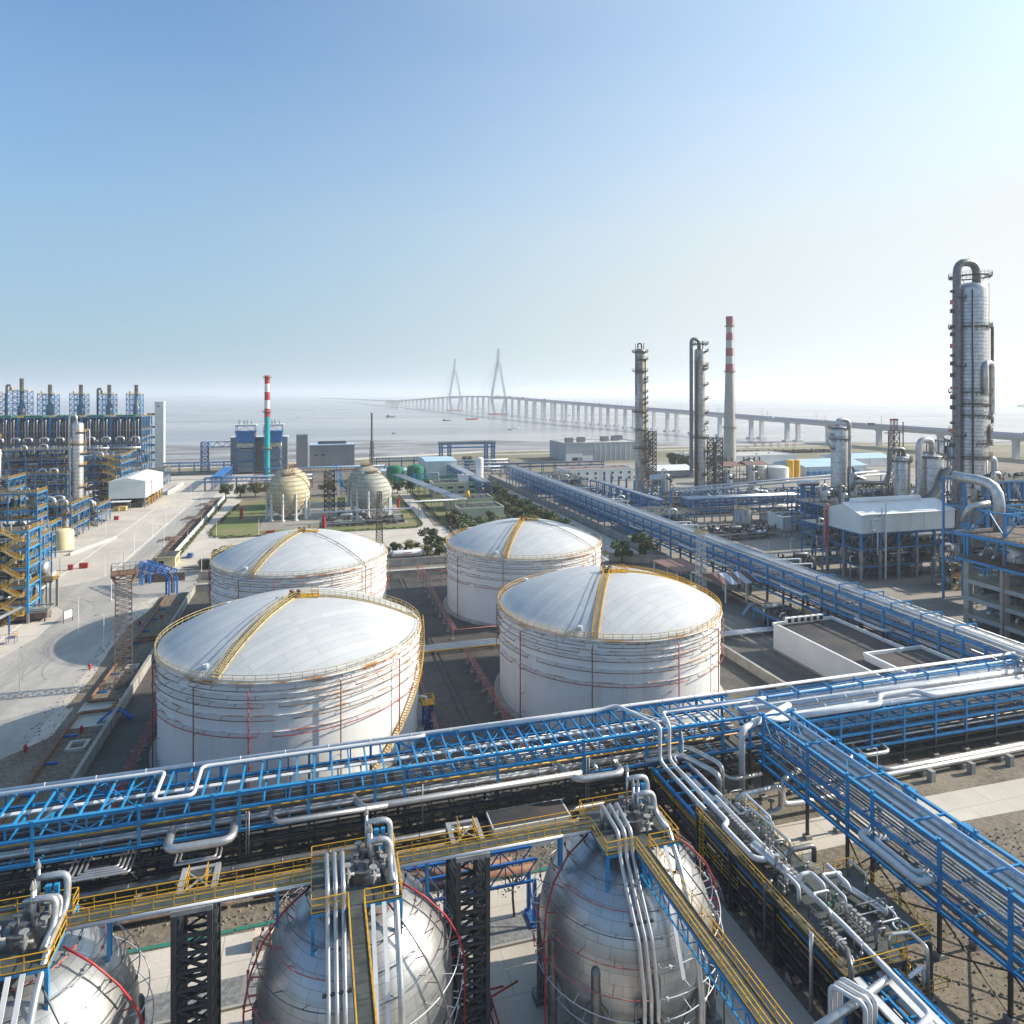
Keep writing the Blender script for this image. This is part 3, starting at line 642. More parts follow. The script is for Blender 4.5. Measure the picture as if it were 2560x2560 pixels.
    # three liquid pipes over the front
    for k in range(3):
        px = -2.55+k*.62; b = MB()
        b.tube([(px,-.5-k*.25,DZ),(px,-.5-k*.25,DZ+2.0+.15*k),(px,-4.1,DZ+1.6),(px,-4.4,DZ-.1),(px,-5.6,DZ-2.0),(px,-8.15,SZ+4.2),(px,-9.3,SZ),(px,-9.3,.2)][1:], .19, 10, bend=.45)
        b.tube([(px,-.5-k*.25,DZ),(px,-.5-k*.25,DZ+2.0+.15*k)], .21, 8)
        for yy, zz in ((-7.2,SZ+5.2),(-9.3,SZ-2)):
            pass
        b.build('product_pipe', M['pipe'], t)
    b = MB(); b.bx(-3.0,-.8,-7.55,-7.35,SZ+5.0,SZ+5.2); b.bx(-3.0,-.8,-9.6,-9.0,SZ-2.4,SZ-2.1); b.bx(-3.0,-.8,-9.2,-8.1,SZ-2.6,SZ-2.45); b.build('pipe_clamp', M['dark'], t)
    b = MB(); b.tube([(-3.3,-9.2,.2),(-3.3,-9.2,SZ-.3),(-2.9,-9.2,SZ-.1)], .13, 8); b.build('drain_pipe', M['pipeg'], t)
    # cable trays
    for tx, ln in ((1.0,-9.5),(1.9,-8.6)):
        b = MB(); zz = [DZ, DZ-1.9, SZ+5.2, SZ+1.2]; yy = [Y0-.2,-5.9,-7.6,ln]
        for i in range(3): b.bar((tx,yy[i],zz[i]), (tx,yy[i+1],zz[i+1]), .34, .1)
        b.build('cable_tray', M['pipew'], t)
    return t
near_sphere(29.0, 'rightmost near metal gas sphere, seen almost whole with its pipes down the front', 11)
near_sphere(3.5, 'middle near metal gas sphere between the two black lattice towers', 12)
near_sphere(-22.0, 'leftmost near metal gas sphere cut by the corner of the picture', 13)

# walkways towards the viewer and between the spheres
def walkway(x0, y0, x1, y1, z, wd, label, truss=0, pipe=None, group=None, cols=()):
    L = hypot(x1-x0, y1-y0); t = thing('walkway', label, 'walkway', (x0,y0,z), atan2(y1-y0, x1-x0), group)
    b = MB(); b.bx(0,L,-wd/2,wd/2,-.06,0)
    for k in range(int(L/.9)): b.bx(k*.9+.4,k*.9+.46,-wd/2+.1,wd/2-.1,0,.02)
    b.build('deck', M['deck'], t)
    b = MB()
    for s in (-1, 1): b.bx(0,L,s*wd/2-.07,s*wd/2+.07,-.36,-.065)
    if truss:
        for s in (-1, 1):
            b.bx(0,L,s*wd/2-.06,s*wd/2+.06,-truss-.12,-truss); n_ = max(2, int(L/1.5))
            for k in range(n_+1): b.bar((L*k/n_,s*wd/2,-.3),(L*k/n_,s*wd/2,-truss),.09)
            for k in range(n_): b.bar((L*k/n_,s*wd/2,-.3 if k%2 else -truss),(L*(k+1)/n_,s*wd/2,-truss if k%2 else -.3),.09)
    for l, sc in cols:
        for s in (-.3,.3):
            b.bx(l-.12,l+.12,s-.12,s+.12,sc,-.37)
        b.bx(l-.1,l+.1,-.5,.5,-.6,-.37)
    b.build('girder', M['blue'], t)
    for s in (-1, 1):
        b = MB(); b.rail([(0,s*wd/2,0),(L,s*wd/2,0)], 1.15, 1.5, .055); b.build('railing', M['yellow'], t)
    if pipe:
        b = MB(); b.tube([(0,-wd/2-.25,-.02),(L,-wd/2-.25,-.02)], pipe, 8); b.build('pipe', M['pipew'], t)
    return t
G = 'walkways between the near spheres'
walkway(-18.6,61.7,-.3,61.7,DZ,1.3,'yellow railed walkway joining the leftmost and middle metal spheres',0,.13,G,((2.8,-3.6),(15.5,-3.6)))
walkway(6.9,61.7,25.2,61.7,DZ,1.3,'yellow railed walkway joining the middle and right metal spheres',0,.13,G,((2.8,-3.6),(15.5,-3.6)))
walkway(-45,61.7,-25.8,61.7,DZ,1.5,'short yellow railed walkway at the left edge beside the leftmost sphere',0,.13,G)
walkway(3.2,57.1,3.2,36,DZ,1.25,'narrow yellow edged walkway running down over the middle metal sphere',.35,None,G)
walkway(28.7,57.1,28.7,36,DZ,1.25,'long walkway on a light blue truss running towards the bottom right',1.6,None,G,((.8,-3.2),))
walkway(-22.3,57.1,-22.3,40,DZ,1.25,'walkway over the leftmost sphere at the lower left corner',.35,None,G)
for x, lb in ((-9.6,'black lattice tower between the leftmost and middle spheres'),(13.7,'black lattice tower between the middle and right spheres')):
    t = thing('lattice_tower', lb, 'lattice tower', (x,63.2,0), 0, 'black lattice towers carrying the walkway')
    for k, (sx, sy) in enumerate(((-1,-1),(1,-1),(1,1),(-1,1))):
        b = MB(); b.bx(sx*1.35-.2,sx*1.35+.2,sy*2.5-.2,sy*2.5+.2,0,DZ-.5); b.build('column', M['dark'], t)
    b = MB(); zs = [i*1.45 for i in range(13)]
    for i in range(12):
        for s in (-1, 1):
            for (p, q) in (((-1.35,s*2.5),(1.35,s*2.5)),((s*1.35,-2.5),(s*1.35,2.5))):
                b.bar((*p,zs[i]+.3),(*q,zs[i]+.3),.22,.26); b.bar((*p,zs[i]+.3),(*q,zs[i+1]+.3),.15) if i < 11 else 0; b.bar((*q,zs[i]+.3),(*p,zs[i+1]+.3),.15) if i < 11 else 0
    b.build('bracing', M['dark'], t); b = MB()
    for s in (-1, 1): b.bx(s*1.35-.22,s*1.35+.22,-2.7,2.7,DZ-.5,DZ-.1); b.bx(-1.12,1.12,s*2.48-.2,s*2.48+.2,DZ-.5,DZ-.12)
    b.bar((-1.3,-.4,DZ-.3),(1.3,2.5,DZ-.3),.12); b.bar((1.3,-.4,DZ-.3),(-1.3,2.5,DZ-.3),.12); b.build('head_frame', M['grey'], t)
    b = MB()
    for s in (-1, 1): b.rail([(s*.75,-.7,DZ),(s*.75,1.0,DZ+.0)],1.15,.8,.055)
    b.build('railing', M['yellow'], t)

# ------------------------------------------------------------------ pipe racks
def rack(name, label, loc, rz, frames, W, levels, ztop, zpaint, pipes, colw=.34, truss=(), top_step=2.2, low_step=3.0, group=None, blue='blue', zlow='dark', topbar=True, fullcross=True, sub=2, beam=.32):
    """local x along the rack, local y across it; levels = heights of the beams"""
    t = thing(name, label, 'pipe rack', loc, rz, group); bm = M[blue]; dm = M[zlow]
    zf = zpaint if callable(zpaint) else (lambda l: zpaint)
    for zp in sorted({zf(f) for f in frames}):
        b = MB(); b.bx(-colw/2,colw/2,-colw/2,colw/2,zp,ztop+.12,0); b.bx(-colw/2+.003,colw/2-.003,-colw/2+.003,colw/2-.003,0,zp,1); b.bx(-.45,.45,-.45,.45,0,.5,2)
        locs = [(f, yy, 0) for f in frames if zf(f) == zp for yy in (0, W)]
        c0 = b.build('column', [bm, dm, M['conc']], t, loc=locs[0]); rep(c0, locs[1:])
    zpaint = zf(0) if not callable(zpaint) else 3.5
    L0, L1 = frames[0], frames[-1]
    for z in levels:
        mt = bm if z >= zpaint else dm
        for yy in (0, W):
            b = MB(); e = colw/2+.06 if yy == 0 else -colw/2-.06
            b.bx(L0-1,L1+1,yy-.13,yy+.13,z-beam,z); b.bx(L0-1,L1+1,yy-.2,yy+.2,z-.05,z+.004); b.bx(L0-1,L1+1,yy-.2,yy+.2,z-beam-.01,z-beam+.04)
            if sub and len(levels) > 1 and z == levels[1]:
                for f0, f1 in zip(frames, frames[1:]):
                    n_ = max(1, int((f1-f0)/2.4))
                    for k in range(1, n_): b.bx(f0+(f1-f0)*k/n_-.09,f0+(f1-f0)*k/n_+.09,yy-.08,yy+.08,levels[1]+.001,levels[0]-beam-.01)
            b.build('side_beam', mt, t)
        step = top_step if z == levels[0] and topbar else low_step; n_ = max(1, int((L1-L0)/step))
        b = MB(); b.bx(-.1,.1,.14,W-.14,z-.26,z-.012); xs = [L0+(L1-L0)*k/n_ for k in range(n_+1)]
        if len(xs) > 60: xs = xs[::2]
        c0 = b.build('cross_beam', mt, t, loc=(xs[0],0,0)); rep(c0, [(x, 0, 0) for x in xs[1:]])
    for f0, f1 in truss:
        for yy in (0, W):
            b = MB(); n_ = max(2, int((f1-f0)/2.4))
            for k in range(n_):
                xa, xb = f0+(f1-f0)*k/n_, f0+(f1-f0)*(k+1)/n_
                za, zb = (levels[0]-.3, levels[1]) if k < n_/2 else (levels[1], levels[0]-.3)
                b.bar((xa,yy,za),(xb,yy,zb),.14)
            b.build('truss_diagonal', bm, t)
        b = MB(); n_ = max(1, int((f1-f0)/4.6))
        for k in range(n_):
            xa, xb = f0+(f1-f0)*k/n_, f0+(f1-f0)*(k+1)/n_; b.bar((xa,.1,levels[0]-.4),(xb,W-.1,levels[0]-.4),.09); b.bar((xb,.1,levels[0]-.4),(xa,W-.1,levels[0]-.4),.09)
        b.build('plan_bracing', bm, t)
    for p in pipes:
        b = MB(); nm = p[5] if len(p) > 5 else 'pipe'; y, z, r, mt, x01 = p[:5]; xa, xb = x01 or (L0-1, L1+1)
        if nm == 'cable_tray': b.bx(xa,xb,y-r,y+r,z,z+.16)
        else:
            b.tube([(xa,y,z),(xb,y,z)], r, 10 if r > .15 else 6)
            if r > .2:
                k = xa+3
                while k < xb-1: b.tube([(k,y,z),(k+.12,y,z)], r+.03, 10); k += 5.7
        b.build(nm, M[mt], t)
    return t
def bays(b, xs, W, zlo, zhi, m=0, t=.14):
    for f in xs:
        b.bar((f,0,zlo),(f,W,zhi),t,t,m); b.bar((f,W,zlo),(f,0,zhi),t,t,m)
RR = random.Random(5)
def rowpipes(W, z, n, rs, mats, y0=.5, y1=None, x01=None):
    y1 = y1 or W-.5; out = []; y = y0
    for k in range(n):
        r = RR.choice(rs); yy = y0+(y1-y0)*(k+.5)/n; out.append((yy, z+r+.01, r, RR.choice(mats), x01))
    return out
# front rack, left part: X -62..64 ; local y across from the viewer side
FR = [-64,-53,-42,-31.2,-20.2,-12,-9,-.8,7.5,11.3,24,36.6,46.4,51.9,59.1,63.8]
pp = [(7.55,11.35,.26,'pipew',(-64,140))]                      # big pipe along the back of the top
pp += [(5.0,9.5,.33,'pipew',(-64,60),'cable_tray'),(6.4,9.25,.14,'pipeg',(-64,60)),(5.8,9.25,.1,'dark',(-64,60))]
pp += rowpipes(7.5, 8.95, 8, (.07,.09,.11), ('pipeg','dark','dark','pipe'), .4, 4.2, (-64,62))
pp += [(.6,8.3,.1,'yellow',(-64,62))]
pp += [(1.5,6.75,.42,'pipe',(-64,52)),(2.9,6.7,.3,'pipeg',(-64,62)),(4.2,6.75,.34,'pipe',(-64,62)),(5.6,6.7,.25,'pipeg',(-64,62)),(6.7,6.6,.2,'pipeg',(-64,62))]
pp += rowpipes(7.5, 4.85, 9, (.1,.14,.18,.12), ('pipeg','dark','pipeg','pipe'), .3, 7.2, (-64,62)) + rowpipes(7.5, 3.0, 7, (.12,.16,.2), ('dark','pipeg'), .3, 7, (-64,62))  # lower rows lean to darker pipes, the rack's shade put into their colour
pp += [(-1.2,2.3,.42,'pipeg',(-64,48)),(-2.4,1.2,.3,'rustd',(-64,45)),(8.6,1.5,.3,'rustd',(-64,62))]
fr = rack('pipe_rack', 'long blue and black pipe rack crossing the foreground in front of the white tanks', (0,91,0), 0, FR, 7.5, [11.0,9.2,6.4,4.7,2.9], 11.0, 6.1, pp,
     truss=((-31.2,-20.2),(11.3,36.6),(-53,-42)))
def loop(parent, pts, r, mt, name='expansion_loop', bend=None):
    b = MB(); b.tube(pts, r, 12, bend=bend); return b.build(name, M[mt], parent)
loop(fr, [(-64,6.5,11.45),(-18.6,6.5,11.45),(-18.6,-.2,11.5),(-14.2,-.2,11.5),(-14.2,6.5,11.45),(14,6.5,11.45),(15,6.9,11.4)], .24, 'pipew', 'long_pipe', .8)
loop(fr, [(20,6.8,11.5),(41,6.6,11.6),(44.5,6.4,12.2),(48.1,-.9,12.0),(48.1,-.9,7.0),(48.1,-3.2,6.7)], .28, 'pipew', 'long_pipe', .8)
loop(fr, [(68,2,12.4),(50,2,12.4),(49.6,-.9,12.0),(49.6,-.9,7.0),(49.6,-3.2,6.7)], .26, 'pipew', 'long_pipe', .8)
loop(fr, [(50,2.05,12.45),(66.4,2.05,12.5),(66.4,-3.2,13.0)], .27, 'pipeb', 'long_pipe', .8)
loop(fr, [(44,6.2,11.5),(46,6.2,11.5),(52,.2,11.0),(52,-.6,9),(52,-.6,7.2),(50.5,-.6,7.0),(50.5,-1.5,6.7)], .12, 'pipew', 'small_pipe', .4)
loop(fr, [(-16.8,1.5,6.75),(-16.8,-2.6,6.75),(-9.6,-2.6,6.75),(-9.6,1.5,6.75)], .5, 'pipe')
loop(fr, [(-5.8,2.5,6.9),(-4.6,-.9,6.9),(-2,-.9,6.9),(60,-.9,6.75)][:3]+[(9,-.9,6.8)], .3, 'pipe')
loop(fr, [(4.6,3,6.8),(5.8,-.6,6.8),(36,-.6,6.8)], .42, 'pipe')
for k in range(4): loop(fr, [(-27.2+k*.55,1.5,5.1),(-27.2+k*.55,-2.7+k*.45,5.1),(-20.6-k*.5,-2.7+k*.45,5.1),(-20.6-k*.5,1.5,5.1)], .14, 'pipe')
for k in range(2): loop(fr, [(-16+k*.5,1.5,4.6),(-16+k*.5,-2.2+k*.4,4.6),(-11-k*.5,-2.2+k*.4,4.6),(-11-k*.5,1.5,4.6)], .14, 'pipe')
loop(fr, [(33,2.4,6.9),(35,-1.4,6.4),(42,-1.6,6.4),(42,3,6.4)], .5, 'pipe')
loop(fr, [(36.7,6,7.2),(38.2,2,7.2),(38.2,-1,7.2)], .25, 'pipe')
for x in (-8.2,-7.9,13.6,36.8,37.2): loop(fr, [(x,-.4,8.6),(x,-.4,.2)], .1, 'pipeg', 'down_pipe')
# small truss gallery hung under the front left of the rack
b = MB()
for (xa, xb) in ((-31.2,-20.2),(11.3,36.6),(-53,-42)):
    for zz in (4.6,2.4):
        b.bar((xa,-.3,zz),(xb,-.3,zz),.18,.22)
    n_ = int((xb-xa)/1.8)
    for k in range(n_): b.bar((xa+(xb-xa)*k/n_,-.3,4.6 if k%2 else 2.4),(xa+(xb-xa)*(k+1)/n_,-.3,2.4 if k%2 else 4.6),.12); b.bar((xa+(xb-xa)*k/n_,-.3,2.4),(xa+(xb-xa)*k/n_,-.3,4.6),.12)
b.build('lower_truss', M['dark'], fr)
# front rack, right part with the wide white pipe deck
pr = [(7.7,10.2,.22,'pipeb',(0,76))]+[(1.0+k*1.0,9.4+.04*(k%3),.5 if k in (1,4) else .34,'pipew' if k not in (3,) else 'pipeg',(-3,76),'cable_tray' if k%2 else 'pipe') for k in range(7)]
pr += rowpipes(8, 6.2, 8, (.12,.18,.3), ('pipe','pipeg','pipew'))+rowpipes(8, 3.8, 8, (.12,.2,.3), ('pipeg','dark','pipe'))+rowpipes(8, 1.9, 6, (.2,.3), ('pipeg','dark'))
fr2 = rack('pipe_rack', 'right half of the foreground pipe rack, its top covered with wide white pipes', (68,90.5,0), 0, [0,6,12,18,24.5,31,37.5,44,51,58,65,72], 8.0, [9.2,7.6,6.0,3.6,1.8], 9.2, 3.4, pr, truss=((12,24.5),), top_step=3)
b = MB()
for x0 in (3,9,15.5,22,29,36,43,50,57):
    b.bx(x0-.12,x0+.12,6.0,6.24,9.2,10.9); b.bx(x0-.12,x0+.12,8.0,8.24,9.2,10.9); b.bx(x0-.1,x0+.1,6.25,7.99,10.66,10.9)
b.bx(3.13,57,6.0,6.2,10.4,10.6); b.bx(3.13,57,8.02,8.2,10.4,10.6); b.build('upper_frame', M['blue'], fr2)
loop(fr2, [(-3,.9,9.9),(-3,.4,9.9),(20,.2,9.9),(21.5,2.2,10.3),(29,2.2,10.3),(30.5,.4,9.9),(76,.4,9.9)][1:], .42, 'pipew', 'long_pipe')
loop(fr2, [(-3.5,-.2,10.2),(2,-.2,10.2)], .42, 'pipew', 'long_pipe')
loop(fr2, [(-8,6.5,10.4),(-6,6.5,10.4),(76,6.9,10.9)], .14, 'pipeb', 'long_pipe')
for x in (8,15): loop(fr2, [(x,1,3.6),(x,-1.6,3.2),(x+5,-1.6,3.2),(x+5,1,3.6)], .3, 'pipe')
# rack 2: long one running away on the right
FY = [0,5,10,15.4,22,30,37,45,50,57,65,72,80,86,93,100,107,114,121,128,136,143,150,158,165,173,180,188,195,203,210,218,225,233,240,248,255,263,270,278,285,293,300,308,315,323,330,338,345,352]
W2 = 8.0; E2 = 352
p2 = [(W2-.5+0, 12.4,.2,'pipew',(-6,E2))]
for k, (yy, r, mt) in enumerate(((7.3,.2,'pipew'),(6.6,.16,'dark'),(5.9,.26,'pipew'),(5.0,.12,'dark'),(4.4,.3,'pipew'),(3.6,.3,'pipe'),(2.8,.12,'dark'),(2.2,.2,'pipew'),(1.5,.12,'dark'),(.8,.18,'pipe'))): p2.append((yy, 11.25+r, r, mt, (-6,E2)))
for z in (8.8,6.3): p2 += [(a, b_, c, d, (0,E2)) for a, b_, c, d, _ in rowpipes(W2, z, 7, (.14,.22,.3), ('pipeg','pipew','pipe'))]
p2 += [(a, b_, c, d, (0,E2)) for a, b_, c, d, _ in rowpipes(W2, 4.1, 5, (.14,.22), ('dark','pipeg'))]
r2 = rack('pipe_rack', 'long blue pipe rack running away towards the bridge with shining pipes on top', (133,98,0), pi/2, FY, W2, [11.2,8.7,6.2,4.0], 11.3, lambda l: 5.6 if l < 125 else .6, p2, colw=.46, beam=.5, truss=((86,93),(57,65),(136,143),(218,225)), top_step=7, low_step=7, sub=0)
b = MB()
for f in range(12, 60, 8):
    b.bx(f-.12,f+.12,2.0,2.2,11.2,13.0); b.bx(f-.12,f+.12,W2-.3,W2-.1,11.2,13.0); b.bx(f-.1,f+.1,2.21,W2-.31,12.78,13.0)
b.build('upper_frame', M['blue'], r2)
for f, y_ in ((66,8.9),(126,9.1),(185,8.8)):
    loop(r2, [(f,5.6,11.9),(f,5.6,12.5),(f-1,-1.5,12.5),(f-1,-1.5,11.2)], .2, 'pipew'); loop(r2, [(f+5,6.4,11.9),(f+5,6.4,12.7),(f+4,-1.5,12.7),(f+4,-1.5,11.4)], .2, 'pipew')
for f, z in ((55,7.4),(28,6.8),(90,6.5),(110,7.4),(150,6.8)):
    loop(r2, [(f,W2-1,z),(f,W2+1.8,z),(f+9,W2+1.8,z),(f+9,W2-1,z)], .36, 'pipew')
# rack 3: from the junction down to the right corner
p3 = [(2.4,13.0,.24,'pipeb',(0,66))]
p3 += [(3.9,11.3,.34,'pipe',(4,66)),(3.2,10.9,.5,'pipew',(4,66),'cable_tray'),(2.2,10.8,.2,'pipe',(4,66)),(1.4,10.8,.16,'pipeg',(4,66)),(.7,10.8,.14,'pipe',(4,66))]
p3 += rowpipes(5, 9.4, 8, (.08,.12,.1), ('pipew','pipeg','pipe'), .2, 4.9, (0,66)) + rowpipes(5, 6.8, 8, (.09,.12), ('pipeg','pipe'), .2, 4.9, (0,66)) + rowpipes(5, 4.6, 5, (.12,.18), ('dark','pipeg'), .2, 4.9, (0,66))
r3 = rack('pipe_rack', 'blue pipe rack coming from the junction down to the bottom right corner', (64,88,0), -pi/2, [0,9.5,16.8,20.8,30,37.8,46,54,62,70], 5.0, [12.4,9.3,6.8,5.2], 12.6, 4.9, p3, truss=((0,16.8),), top_step=8.3, low_step=6, sub=0)
loop(r3, [(21,-.5,8.2),(21,-2.2,8.0),(29.5,-2.2,8.0),(29.5,-.3,8.2)], .38, 'pipew'); loop(r3, [(22.3,.4,8.2),(22.3,-1.1,8.0),(28.2,-1.1,8.0),(28.2,.3,8.2)], .3, 'pipew')
b = MB(); b.lat(0, 5.9, 9.3, 11.6, .9, .9, 1, .12); b.bx(-.6,.6,5.2,6.5,11.62,11.8); c0 = b.build('stub_column', M['blue'], r3, loc=(12.5,0,0)); rep(c0, [(f,0,0) for f in (20.5,28,36,44,52)])
for i in range(5):
    xa, xb = (16.8,20.8,30,37.8,46,54)[i:i+2]
    for yy in (0,5.0): b = MB(); b.bar((xa,yy,0.5),(xb,yy,4.8),.14); b.bar((xb,yy,.5),(xa,yy,4.8),.14); b.build('bracing', M['dark'], r3)
# big loop pipes at the junction
t = thing('pipe_assembly', 'large silver pipes dropping from the junction into a square loop by the soil', 'pipes', (50,84,0))
for k, (pts, r) in enumerate((([(-4,6.8,6.8),(2.0,6.8,6.8),(4.6,1.0,6.6),(4.6,1.0,.8)],.42),([(-4,7.4,7.6),(3.2,7.4,7.6),(5.6,1.8,7.4),(5.6,1.8,.8)],.34),
      ([(5.4,-2,.8),(5.4,-2,5.0),(13.0,-1.4,5.0),(13.0,-1.4,1.6),(4,-1.4,1.4)],.4),([(18,1.2,5.2),(13.8,-.6,5.2),(13.8,-.6,1.8),(17,-.6,1.6),(24,-.6,1.6)],.4),
      ([(22,8.5,11.0),(9.8,3.2,11.2),(9.8,3.2,.6)],.45),([(7,4.4,4.6),(7.8,2.8,4.4),(13,3,4.4)],.28))):
    b = MB(); b.tube(pts, r, 14, bend=1.1); b.build('pipe', M['pipe'] if k != 4 else M['pipew'], t)
for k in range(3):
    b = MB(); b.cyl(7.5+k*2,-1.2,1.5,3.0,.16,n=8); b.cyl(7.5+k*2,-1.2,3.0,3.1,.45,n=12); b.box(7.5+k*2,-1.2,1.0,.7,.7,.8); b.build('valve', M['grey'], t)
# sleepers and pipes right of the junction
t = thing('ground_pipes', 'large silver pipes on low concrete blocks in front of the right half of the rack', 'pipes', (76,84,0))
for k, pts in enumerate(([(0,4.5,1.2),(6,4.5,1.2),(7.5,2.4,1.2),(66,2.8,1.2)],[(0,5.6,1.2),(9,5.6,1.2),(10,3.5,1.2),(66,3.9,1.2)],[(-6,2.5,1.0),(-2,2.5,1.0),(0.5,4.6,1.0),(-3,5.4,1.0)],[(-6,1.5,1.0),(1,1.5,1.0),(2,3.8,1.0),(-4,4.6,1.0)])):
    b = MB(); b.tube(pts, .42, 14, bend=1.2); b.build('pipe', M['pipe'], t)
for x in range(8, 60, 8):
    b = MB(); b.bx(x-.4,x+.4,.4,1.3,0,1.7); b.bx(x-.3,x+.3,2.0,4.6,0,.76); b.build('concrete_block', M['conc'], t)
# rack 4 : low branch rack beside the right sphere, with the valve platform on it
p4 = [(1.1,6.7,.3,'pipew',(2,13)),(2.6,6.7,.3,'pipew',(2,15)),(5.0,6.6,.2,'pipew',(1.5,14)),(3.6,5.6,.5,'pipew',(2,44),'cable_tray'),(4.4,5.6,.25,'pipew',(2,44),'cable_tray')]
p4 += rowpipes(5.5, 3.9, 7, (.12,.2,.1), ('pipeg','pipe','dark'))+rowpipes(5.5, 2.3, 6, (.15,.2), ('dark','pipeg'))+[(-.25,5.2,.06,'yellow',(0,38)),(-.3,4.9,.05,'yellow',(0,38))]
r4 = rack('pipe_rack', 'low blue topped branch rack beside the rightmost metal sphere', (47,90,0), -pi/2, [.5,6,11.8,18,24,30,36,42,48,54], 5.5, [6.0,3.8,2.2], 6.0, 5.4, p4, top_step=2.9, low_step=5, sub=0)
# ------------------------------------------------------------------ valve platform at the lower right
t = thing('valve_platform', 'grey valve deck crowded with silver pipes beside the rightmost near sphere', 'platform', (47,54,0))
for k, (x, y) in enumerate(((0,0),(0,8),(0,16),(0,23),(11.3,0),(11.3,9),(6,23),(6,0),(6,12))):
    b = MB(); b.bx(x-.2,x+.2,y-.2,y+.2,0,5.85); b.bx(x-.45,x+.45,y-.45,y+.45,0,.4); b.build('column', M['dark'], t)
b = MB(); b.bx(-.7,6.3,-2.2,23.5,7.0,7.08); b.bx(6.3,11.8,.2,10.5,6.4,6.48); b.build('deck', M['deck'], t)
b = MB()
for x in (-.6,6.2): b.bx(x-.12,x+.12,-2.2,23.5,6.55,6.99)
for y in (-2.1,5,12,18,23.4): b.bx(-.5,6.1,y-.1,y+.1,6.6,6.98)
for x, y in ((-.6,-2),(-.6,8),(-.6,16),(-.6,23),(6.2,-2),(6.2,12),(6.2,23)): b.bx(x-.14,x+.14,y-.14,y+.14,5.85 if x > 0 else 0,6.6)
for z in (1.6,3.2,4.8): b.bx(-.5,-.3,-2,23,z,z+.25); b.bx(6.0,6.2,-2,23,z,z+.25)
for k in range(4):
    b.bar((-.6,5.8*k-1,.4),(-.6,5.8*k+4.4,4.8),.14); b.bar((11.3,.3,.5),(11.3,8.8,5.5),.16); b.bar((11.3,8.8,.5),(11.3,.3,5.5),.16)
b.build('frame', M['dark'], t)
b = MB(); b.bx(11.5,11.8,.2,10.5,6.0,6.38); b.bx(6.3,11.5,.2,.45,6.0,6.38); b.build('edge_beam', M['blue'], t)
b = MB(); z = 7.08
b.rail([(-.6,23.4,z),(-.6,-2.1,z),(6.1,-2.1,z)],1.1,1.5,.055); b.rail([(6.1,12,z),(6.1,23.4,z)],1.1,1.5,.055)
b.rail([(11.7,10.4,6.48),(11.7,.3,6.48),(6.3,.3,6.48)],1.1,1.5,.055); b.rail([(6.3,10.4,6.48),(11.7,10.4,6.48)],1.1,1.5,.055); b.rail([(-.6,14.5,3.3),(-.6,22.5,3.3)],1.1,1.5,.055); b.rail([(6.3,-1.9,3.0),(11.5,-1.9,3.0)],1.1,1.5,.055)
b.build('railing', M['yellow'], t)
for lx, ly in ((-1.0,21.5),(6.6,-1.7)):
    b = MB()
    for s in (-.25,.25): b.bar((lx+s,ly,0),(lx+s,ly,8.2),.07)
    for k in range(26): b.bar((lx-.25,ly,.3+k*.3),(lx+.25,ly,.3+k*.3),.05)
    for k in range(6): b.tube([(lx+.4*cos(a),ly+.1-.6*abs(sin(a)),2.2+k*1.0) for a in [pi*j/6 for j in range(7)]],.04,5)
    b.build('ladder', M['yellow'], t)
def cluster(t, x, y, z, n, sp, axis, h=1.3):
    for k in range(n):
        vx, vy = (x+k*sp, y) if axis == 'x' else (x, y+k*sp); b = MB()
        b.cyl(vx,vy,z,z+h,.09,n=6); b.cyl(vx,vy,z+.3,z+.62,.2,n=8); b.cyl(vx,vy,z+h,z+h+.05,.24,n=10); b.tube([(vx-.35,vy-.1,z+.45),(vx+.35,vy+.1,z+.45)],.09,6)
        b.build('valve', M['grey'], t)
cluster(t,2.0,17,7.08,6,.55,'y'); cluster(t,2.9,8,7.08,8,.55,'y'); cluster(t,4.4,15,7.08,5,.7,'y'); cluster(t,4.9,1,7.08,5,.6,'y'); cluster(t,1.2,0,7.08,4,.6,'y',1.0); cluster(t,5.4,20,7.08,4,.6,'y')
zz = 7.9
